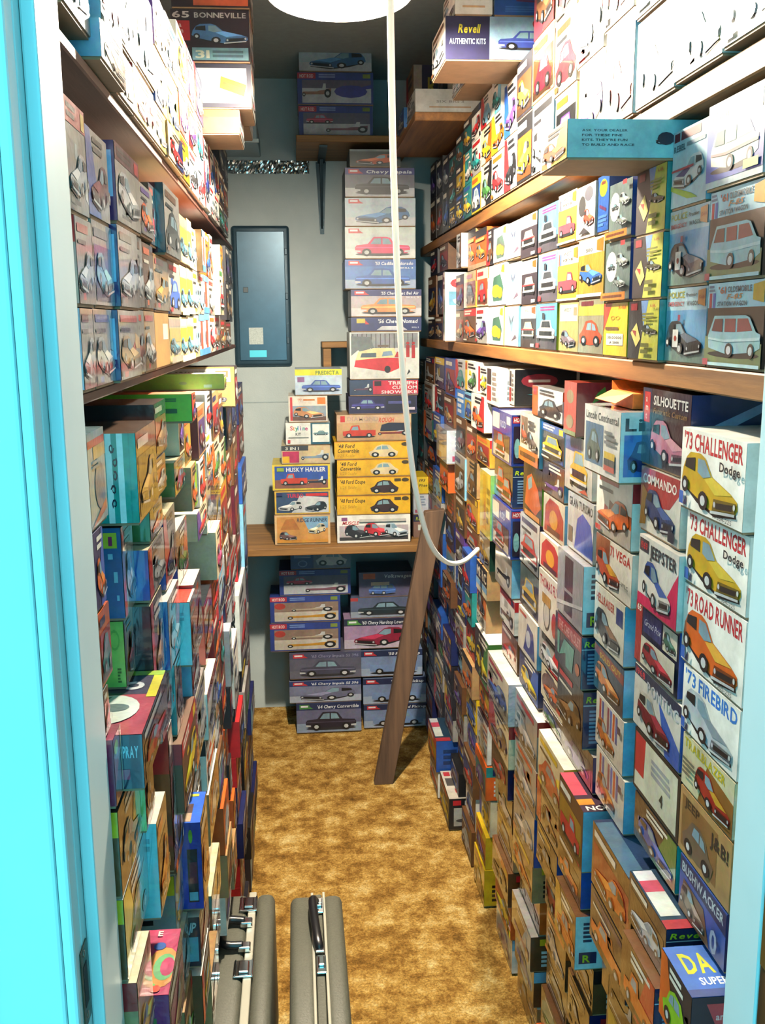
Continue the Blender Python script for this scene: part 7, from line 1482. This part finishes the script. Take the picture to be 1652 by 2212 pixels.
me_obj('strike_hole', cuboid(-0.1917, -0.1914, 0.758, 0.770, 1.030, 1.068), BF, plain('strike hole', '#0c0e10', 0.8), sp)
for z in (1.020, 1.078): lathe('screw', [(0.0, 0.0008), (0.003, 0.0006), (0.0032, 0.0)], plain('screw steel', '#77736a', 0.4, 0.9), sp, 10).matrix_local = Matrix.Translation((-0.1918, 0.764, z)) @ Matrix.Rotation(math.pi / 2, 4, 'Y')
fr2 = empty('trim_2', (0, 0, 0)); tag(fr2, kind='structure')
bevel_box('door_stop', (0.4214, 0.4335, 0.795, 0.859, 0.0, 2.05), M['trim'], fr2, 0.002)
bevel_box('jamb_board', (0.4337, 0.474, 0.79, 0.859, 0.0, 2.05), M['trim'], fr2, 0.001, 1)
dr = empty('door_1', (0.4384, 0.555, 0)); tag(dr, 'dark stained wooden door swung open past the right jamb', kind='structure')
bevel_box('slab', (-0.016, 0.019, -0.42, 0.238, 0.012, 2.04), M['doorwood'], dr, 0.002)
for z in (0.3, 1.05, 1.8): bevel_box('hinge_leaf', (-0.0172, -0.0162, 0.205, 0.236, z - 0.045, z + 0.045), plain('brass hinge', '#8a7038', 0.35, 0.9), dr, 0.0003, 1)

# ---------------------------------------------------------------- shelves
def shelf(name, dims, mat, label, lips, cat='shelf'):
    o = empty(name, ((dims[0] + dims[1]) / 2, (dims[2] + dims[3]) / 2, dims[4])); tag(o, label, cat)
    L = o.location; d = (dims[0] - L.x, dims[1] - L.x, dims[2] - L.y, dims[3] - L.y, 0, dims[5] - dims[4])
    bevel_box('board', d, mat, o, 0.002, 1)
    for l in lips:
        bevel_box('cleat', (l[0] - L.x, l[1] - L.x, l[2] - L.y, l[3] - L.y, l[4] - L.z, l[5] - L.z), mat, o, 0.001, 1)
    return o
shelf('wooden_shelf', (0.499, 0.798, 0.875, 3.95, 1.514, 1.5445), M['shelfwood'], 'long brown wooden shelf board, middle level of right wall', [(0.76, 0.798, 0.9, 3.9, 1.494, 1.5138)])
shelf('wooden_shelf', (0.500, 0.798, 0.875, 3.95, 1.862, 1.8945), M['shelfwood'], 'long pine shelf board, upper level of right wall', [(0.76, 0.798, 0.9, 3.9, 1.842, 1.8618)])
shelf('wooden_shelf', (-0.438, -0.197, 0.875, 3.3, 1.529, 1.5405), M['darkshelf'], 'wooden shelf board, middle level of left wall', [(-0.438, -0.405, 0.9, 3.2, 1.512, 1.5288)])
shelf('wooden_shelf', (-0.438, -0.206, 0.875, 3.5, 1.854, 1.8675), M['darkshelf'], 'wooden shelf board with brown underside, upper level of left wall', [(-0.438, -0.405, 0.9, 3.3, 1.838, 1.8538)])
shelf('wooden_shelf', (-0.435, 0.485, 3.50, 3.965, 0.772, 0.7995), M['shelfwoodx'], 'low pine shelf across the back wall', [(-0.435, 0.485, 3.93, 3.965, 0.752, 0.7718)])
shelf('wooden_shelf', (0.02, 0.43, 3.56, 3.965, 2.222, 2.2445), M['shelfwoodx'], 'short high shelf on back wall above the tapered bracket', [])
shelf('wooden_shelf', (0.352, 0.79, 2.90, 3.52, 2.166, 2.1895), M['shelfwood'], 'short brown corner shelf at upper right', [])
shelf('wooden_shelf', (0.10, 0.33, 3.77, 3.965, 1.515, 1.537), M['shelfwoodx'], 'small striped pine wall shelf half hidden behind the back stack', [(0.105, 0.135, 3.78, 3.965, 1.42, 1.5148)])
br = empty('shelf_bracket', (0.115, 3.968, 1.95)); tag(br, 'dark tapered metal bracket under the high back shelf', 'bracket')
mdark = plain('dark bracket steel', '#1f3038', 0.45, 0.6, 40, 0.2)
me_obj('upright', [(-.008, -.003, 0), (.008, -.003, 0), (.008, 0, 0), (-.008, 0, 0), (-.02, -.003, .268), (.02, -.003, .268), (.02, 0, .268), (-.02, 0, .268)], BF, mdark, br)
me_obj('web', [(-.004, -.008, .02), (.004, -.008, .02), (.004, -.003, .02), (-.004, -.003, .02), (-.006, -.11, .262), (.006, -.11, .262), (.006, -.003, .262), (-.006, -.003, .262)], BF, mdark, br)
me_obj('arm', cuboid(-.014, .014, -.36, -.003, .263, .2705), BF, mdark, br)

# ---------------------------------------------------------------- electrical panel, foil tape, duct
ep = empty('electrical_panel', (-0.126, 3.968, 1.443)); tag(ep, 'blue grey metal breaker panel on the back wall', 'breaker panel')
mp_ = plain('blue grey enamel', '#35566a', 0.28, 0.25, 25, 0.08)
bevel_box('frame', (-0.112, 0.112, -0.020, 0.0, 0.0, 0.538), plain('panel frame enamel', '#2c4452', 0.4, 0.3, 20, 0.1), ep, 0.012, 3)
dd = bevel_box('door', (-0.092, 0.092, -0.027, -0.0205, 0.022, 0.516), mp_, ep, 0.002)
bevel_box('latch', (-0.072, -0.052, -0.031, -0.0272, 0.285, 0.305), plain('latch black', '#25343c', 0.4), dd, 0.001, 1)
me_obj('paper_sticker', cuboid(-0.055, 0.0, -0.0276, -0.0271, 0.085, 0.15), BF, plain('paper sticker', '#a9b3b0', 0.6, 0, 300, 0.25), dd)
me_obj('blue_sticker', cuboid(-0.055, 0.012, -0.0276, -0.0271, 0.035, 0.062), BF, plain('cyan sticker', '#4fc8e0', 0.3), dd)
for z in (0.1, 0.27, 0.44): bevel_box('hinge', (0.093, 0.102, -0.028, -0.0205, z - 0.012, z + 0.012), plain('hinge steel', '#2c3c46', 0.4, 0.5), ep, 0.001, 1)
rnd = random.Random(5); vs = []; fs = []
for i in range(61):
    x = -0.25 + i * 0.32 / 60
    for j in range(8):
        vs.append((x + rnd.uniform(-.001, .001), 3.9655 - rnd.uniform(0, .006), 2.175 + j * 0.048 / 7 + (rnd.uniform(-.002, .002) if j in (0, 7) else 0)))
for i in range(60):
    for j in range(7): a = i * 8 + j; fs.append((a, a + 8, a + 9, a + 1))
ft = me_obj('foil_tape', vs, fs, plain('crinkled foil', '#c8d4d8', 0.22, 1.0)); tag(ft, 'crinkled silver foil tape strip along the back wall', 'tape')
sd = ft.modifiers.new('thickness', 'SOLIDIFY'); sd.thickness = 0.0008; sd.offset = -1
du = empty('metal_duct', (-0.27, 3.80, 2.235)); tag(du, 'flat grey metal duct across the upper left back corner', 'duct')
bevel_box('casing', (-0.165, 0.155, -0.16, 0.165, 0.0, 0.062), plain('galvanised grey', '#8c9aa0', 0.4, 0.5, 30, 0.1), du, 0.004)
bevel_box('seam_flange', (-0.165, 0.16, -0.166, -0.1605, -0.004, 0.01), plain('galvanised edge', '#a4b0b4', 0.35, 0.6), du, 0.001, 1)

# ---------------------------------------------------------------- lamp and cord
LX, LY, LZ = 0.100, 2.0, 2.216      # centre of the reflector rim
lp = empty('reflector_lamp', (LX, LY, LZ)); tag(lp, 'bright reflector lamp hanging from the ceiling with a white cord', 'lamp')
lp.rotation_euler = (math.radians(-LAMP_TILT), 0, 0)
RR = 0.138
mrf, nt_, b_ = newmat('white enamel reflector'); b_.inputs['Base Color'].default_value = (0.86, 0.85, 0.80, 1); b_.inputs['Roughness'].default_value = 0.35
prof = [(RR, 0.0), (RR * 0.985, 0.02), (RR * 0.92, 0.055), (RR * 0.76, 0.095), (RR * 0.5, 0.125), (0.028, 0.142)]
dish = lathe('reflector', prof, mrf, lp, 40); sdm = dish.modifiers.new('thickness', 'SOLIDIFY'); sdm.thickness = 0.0016; sdm.offset = 1
rim = [(RR + 0.002 * math.cos(a), 0.002 * math.sin(a)) for a in [2 * math.pi * i / 8 for i in range(9)]]
lathe('rolled_rim', rim, mrf, dish, 40)
msk = plain('white plastic socket', '#e4e4e0', 0.4)
sock = lathe('socket', [(0.0, 0.12), (0.022, 0.12), (0.026, 0.143), (0.026, 0.19), (0.018, 0.205), (0.0, 0.205)], msk, lp, 24)
lathe('switch_knob', [(0.0, 0.0), (0.006, 0.0), (0.007, 0.012), (0.0, 0.014)], plain('black knob', '#16161a', 0.4), sock, 12).matrix_local = Matrix.Translation((0.026, 0, 0.17)) @ Matrix.Rotation(math.pi / 2, 4, 'Y')
gm, nt, b = newmat('glowing bulb glass'); b.inputs['Base Color'].default_value = (0.9, 0.9, 0.86, 1)
b.inputs['Emission Color'].default_value = LAMP_TINT; b.inputs['Emission Strength'].default_value = LAMP_POWER
lathe('bulb', [(0.013, 0.125), (0.014, 0.08), (0.022, 0.042)] + [(0.031 * math.sin(a), 0.014 + 0.031 * math.cos(a)) for a in [0.75 + (math.pi - 0.75) * i / 8 for i in range(8)]] + [(0.0004, -0.017)], gm, lp, 20)
sd_ = bpy.data.lights.new('flood_beam', 'SPOT'); sd_.energy = BEAM_POWER; sd_.color = LAMP_TINT[:3]; sd_.spot_size = math.radians(108); sd_.spot_blend = 1.0; sd_.shadow_soft_size = 0.03
so = bpy.data.objects.new('flood_beam', sd_); COL.objects.link(so); so.parent = lp; so.location = (0, 0, -0.05); so.rotation_euler = (math.radians(7), 0, 0)
hk = tube('hanger_rod', [(0, 0.0, 0.20), (0, -0.005, 0.24), (0, -0.012, 0.302)], 0.004, plain('steel rod', '#8a8c8c', 0.35, 0.8), lp, 8)
ctrl = [(LX + 0.012, LY - 0.02, 2.425), (0.15, 1.90, 2.405), (0.177, 1.84, 2.30), (0.182, 1.85, 2.10), (0.190, 1.90, 1.90), (0.203, 1.95, 1.66), (0.220, 2.0, 1.46), (0.250, 2.08, 1.26), (0.298, 2.2, 1.105), (0.358, 2.33, 1.022), (0.42, 2.44, 0.995), (0.478, 2.55, 1.0)]
def spline(P, n=10):
    P = [Vector(p) for p in P]; out = []
    for i in range(len(P) - 1):
        p0, p1, p2, p3 = P[max(i - 1, 0)], P[i], P[i + 1], P[min(i + 2, len(P) - 1)]
        for k in range(n):
            t = k / n; out.append(0.5 * ((2 * p1) + (p2 - p0) * t + (2 * p0 - 5 * p1 + 4 * p2 - p3) * t * t + (3 * p1 - p0 - 3 * p2 + p3) * t ** 3))
    out.append(P[-1]); return out
cd = tube('lamp_cord', spline(ctrl), 0.0063, plain('white cord vinyl', '#f0efe8', 0.4), n=10); tag(cd, 'white electric cord hanging from the lamp and looping to the right stacks', 'cord')

# ---------------------------------------------------------------- leaning plank
pk_b = Vector((0.272, 3.205, 0.0)); pk_t = Vector((0.462, 3.245, 0.985))
ax = (pk_t - pk_b).normalized(); nx = Vector((0, 1, 0)); sx = ax.cross(nx).normalized(); fy = sx.cross(ax).normalized()
vs = []
for t, cut in ((0.0, 0), (1.0, 1)):
    for a, c in ((-0.0, 0), (0.066, 0), (0.066, 1), (-0.0, 1)):
        base = pk_b.lerp(pk_t, t); p = base + sx * (a if False else (0.033 - a)) * -1 + Vector((0, 0.036 * c, 0))
        if t == 0: p = p - ax * (p.z / ax.z)
        if t == 1 and a > 0.03: p = p - ax * 0.02
        vs.append(p)
root = empty('wooden_plank', pk_b); tag(root, 'dark weathered wooden plank leaning against the right stacks', 'plank')
pl = me_obj('timber', [v - pk_b for v in vs], BF, M['plank'], root)
bv = pl.modifiers.new('edges', 'BEVEL'); bv.width = 0.002; bv.segments = 1

# ---------------------------------------------------------------- hard-shell cases
mc = plain('grey green textured vinyl', '#47473d', 0.5, 0, 220, 0.18, 0.15); mch = plain('polished chrome', '#d4d8da', 0.12, 1.0); mbk = plain('black handle plastic', '#131417', 0.3); mal = plain('bright aluminium strip', '#dcd8c6', 0.3, 0.7)
def case(x0, x1, y0, y1, h, strip, label, flat):
    cx = (x0 + x1) / 2; L = y1 - y0; w = (x1 - x0) / 2
    o = empty('hard_case', (cx, (y0 + y1) / 2, 0.0)); tag(o, label, 'briefcase', 'hard cases standing on the carpet')
    s = strip
    bevel_box('base_shell', (-w, s - 0.0085, -L / 2, L / 2, 0.006, h), mc, o, 0.016, 4)
    bevel_box('lid_shell', (s + 0.0085, w, -L / 2, L / 2, 0.006, h), mc, o, 0.016, 4)
    if flat:
        bevel_box('valance', (s - 0.0084, s + 0.0084, -L / 2 - 0.001, L / 2 + 0.001, 0.008, h + 0.001), mal, o, 0.002)
    else:
        bevel_box('valance', (s - 0.0084, s + 0.0084, -L / 2 - 0.001, L / 2 + 0.001, 0.008, h - 0.002), mc, o, 0.002)
        for d in (-0.013, 0.013): bevel_box('valance_rail', (s + d - 0.003, s + d + 0.003, -L / 2 - 0.002, L / 2 + 0.002, 0.01, h + 0.003), mal, o, 0.0015)
    for yy in (-L / 2 + 0.06, L / 2 - 0.06): bevel_box('foot', (-0.02, 0.02, yy - 0.01, yy + 0.01, 0.0, 0.0062), mbk, o, 0.001, 1)
    if flat:
        for yy in (L / 2 - 0.052, L / 2 - 0.275):
            la = bevel_box('latch', (s - 0.028, s + 0.012, yy - 0.026, yy + 0.026, h + 0.0012, h + 0.006), mch, o, 0.002)
            bevel_box('hasp', (s - 0.018, s + 0.004, yy - 0.02, yy + 0.016, h + 0.0062, h + 0.012), mch, la, 0.003)
            for d in (-0.025, 0.008): bevel_box('guide', (s + d, s + d + 0.003, yy - 0.025, yy + 0.025, h + 0.0062, h + 0.009), mch, la, 0.001, 1)
        y0h, y1h = L / 2 - 0.21, L / 2 - 0.125
        for yy in (y0h, y1h):
            bevel_box('handle_mount', (s - 0.022, s + 0.004, yy - 0.011, yy + 0.011, h + 0.0012, h + 0.014), mch, o, 0.003)
        hd = tube('handle', spline([(s - 0.012, y0h, h + 0.012), (s - 0.05, y0h + 0.001, h + 0.016), (s - 0.058, (y0h + y1h) / 2, h + 0.018), (s - 0.05, y1h - 0.001, h + 0.016), (s - 0.012, y1h, h + 0.012)], 6), 0.0085, mbk, o, 12)
    else:
        for yy in (L / 2 - 0.05, L / 2 - 0.255): 
            la = bevel_box('latch', (s - 0.008, s + 0.012, yy - 0.03, yy + 0.026, h + 0.001, h + 0.006), mch, o, 0.002)
            bevel_box('hasp', (s - 0.005, s + 0.009, yy - 0.012, yy + 0.018, h + 0.0062, h + 0.011), mch, la, 0.003)
        ya, yb = L / 2 - 0.215, L / 2 - 0.045
        hd = tube('handle', spline([(s + 0.0, ya, h + 0.006), (s - 0.004, ya + 0.02, h + 0.02), (s - 0.010, (ya + yb) / 2, h + 0.03), (s - 0.012, yb - 0.02, h + 0.026), (s - 0.004, yb, h + 0.006)], 6), [0.006] * 2 + [0.0095] * 21 + [0.006] * 2, mbk, o, 12)
        for yy in (ya, yb): bevel_box('handle_mount', (s - 0.009, s + 0.009, yy - 0.01, yy + 0.01, h + 0.0062, h + 0.012), mch, o, 0.002)
    return o
case(-0.197, -0.078, 1.585, 2.046, 0.33, 0.010, 'left grey hard case with white strip, black handle and two latches', True)
case(-0.043, 0.073, 1.575, 2.026, 0.33, 0.004, 'right grey hard case with twin pale rails and slim black handle', False)

# ---------------------------------------------------------------- kit boxes
def finish(c, name, parent, mat, off):
    if not c.vs: return
    o = me_obj(name, [v - off for v in c.vs], c.fs, mat, parent, c.cs); return o

EW = dict(striped_end=.031, blue1_end=.02, palegreen_end=.014, customspray_end=.05, greentext_end=.02, cyanplain_end=.026, magenta_end=.035, bluecase_end=.024, jp_end=.026, purple_end=.02, maroon_end=.036, lime_end=.03, redframe_end=.05, er_end=.05, bluecarcream_end=.05, redA_end=.05, revell_end=.055, cyan_end=.045, lincoln_end=.055, hotrod_end=.032, red_logo_end=.06, redbubbles_end=.09)
TW = dict(revell_da=.06, nobox_top=.055, flag_top=.05, navy_top=.07, oval_top=.075, swirl_top=.05, bluecase_top=.035, orange_top=.035, pbox_top=.07)
def kit(k):
    (x0, x1, y0, y1, z0, z1), side, a, e, tp, wrap, seed, grp, label = k
    root = empty('model_kit_box', ((x0 + x1) / 2, (y0 + y1) / 2, z0)); tag(root, label, 'kit box', grp)
    off = root.location; mat = M['wrap'] if wrap else M['card']
    ft = -y0 if side == 'B' else 0
    # canvases
    if side == 'R': ca = Canvas((x0, y1, z0 + .003), (0, -1, 0), (0, 0, 1), y1 - y0, z1 - z0 - .003)
    elif side == 'L': ca = Canvas((x1, y0, z0 + .003), (0, 1, 0), (0, 0, 1), y1 - y0, z1 - z0 - .003)
    else: ca = Canvas((x0, y0, z0 + .003), (1, 0, 0), (0, 0, 1), x1 - x0, z1 - z0 - .003)
    spec = a if isinstance(a, tuple) else None
    if spec: g_art(ca, spec, seed)
    else: ART[a](ca)
    base = ca.cs[0]
    ce = None; ecol = base
    if side != 'B':
        ew = min(x1 - x0, EW.get(e, 9)) if isinstance(e, str) else x1 - x0
        ce = Canvas((x1 - ew if side == 'L' else x0, y0, z0 + .003), (1, 0, 0), (0, 0, 1), ew, z1 - z0 - .003)
        if isinstance(e, str): ART[e](ce); ecol = ce.cs[0]
        elif isinstance(e, tuple): ecol = C_(PAL[e[1]]); ce.bars(.15, .2, .5, .75, shade(PAL[e[1]], .6), 3, seed)
        elif spec: e_art(ce, spec, seed); ecol = ce.cs[0]
        else: ce.bars(.1, .15, .6, .7, '#7a8488', 4, seed)
    ct = None; tcol = base
    if tp == 'white': tcol = C_('#efe9dc')  # pale colour puts the lamplight into the lid top
    elif tp: tw = min(x1 - x0, TW.get(tp, 9)); ct = Canvas((x1 - tw if side == 'L' else x0, y0, z1), (1, 0, 0), (0, 1, 0), tw, y1 - y0); ART[tp](ct); tcol = ct.cs[0]
    elif spec: tcol = C_(PAL[('white', 'cream', spec[0], spec[0], 'grey', 'dark')[seed % 6]])
    # lid: five sided shell with a rim, tray showing below it
    V = cuboid(x0, x1, y0, y1, z0 + .003, z1); vs = []; cs = []; fs = []
    for fi, f in enumerate(BF):
        b = len(vs); vs += [Vector(V[i]) - off for i in f]
        col = {0: C_('#7c5c3e'), 1: tcol, 2: base if side == 'B' else ecol}.get(fi, base)
        cs += [col] * 4; fs.append((b, b + 1, b + 2, b + 3))
    lid = me_obj('lid', vs, fs, mat, root, cs)
    d = .0012
    me_obj('tray', [Vector(v) - off for v in cuboid(x0 + d, x1 - d, y0 + d, y1 - d, z0, z0 + .008)], BF, M['tray'], root)
    finish(ca, 'side_print', lid, mat, off)
    if ce: finish(ce, 'end_print', lid, mat, off)
    if ct: finish(ct, 'top_print', lid, mat, off)
for k in KITS: kit(k)

# small open carton with torn flaps on the pale grey box
LB = next(k for k in KITS if k[2] == 'lincoln')[0]
oc = empty('open_carton', ((LB[0] + .075), (LB[2] + LB[3]) / 2, LB[5])); tag(oc, 'small orange carton with open flaps on the pale grey kit box', 'carton')
mo = plain('orange printed card', '#d8641e', 0.45, 0, 50, 0.25); mi = plain('inside of orange card', '#c8a488', 0.7)
bevel_box('body', (-.045, .05, -.05, .05, 0.001, .024), mo, oc, 0.001, 1)
for nm, pts in (('flap', [(-.045, -.05, .0245), (-.045, .05, .0245), (-.075, .04, .012), (-.07, -.045, .01)]), ('flap', [(-.044, .051, .0245), (.049, .051, .0245), (.045, .068, .040), (-.04, .064, .038)])):
    f_ = me_obj(nm, pts, [(0, 1, 2, 3)], mo, oc); s_ = f_.modifiers.new('thickness', 'SOLIDIFY'); s_.thickness = 0.0012
# the many boxes past the largest three hundred: one object
vs = []; fs = []; cs = []
for (x0, x1, y0, y1, z0, z1), c0, side, a, seed in REST:
    V = cuboid(x0, x1, y0, y1, z0, z1); A = C_(PAL[c0])
    for fi, f in enumerate(BF):
        n = len(vs); vs += [V[i] for i in f]; cs += [A] * 4; fs.append((n, n + 1, n + 2, n + 3))
    if a:
        ca = Canvas((x0, y1, z0), (0, -1, 0), (0, 0, 1), y1 - y0, z1 - z0) if side == 'R' else Canvas((x1, y0, z0), (0, 1, 0), (0, 0, 1), y1 - y0, z1 - z0)
        if isinstance(a, tuple): g_art(ca, a, seed)
        else: ART[a](ca)
        n = len(vs); vs += [tuple(v) for v in ca.vs]; cs += ca.cs; fs += [tuple(i + n for i in f) for f in ca.fs]
ro = me_obj('kit_box_rows', vs, fs, M['card'], None, cs)
tag(ro, 'remaining small kit boxes packed into the far and low ends of the stacks', 'kit boxes', kind='stuff')
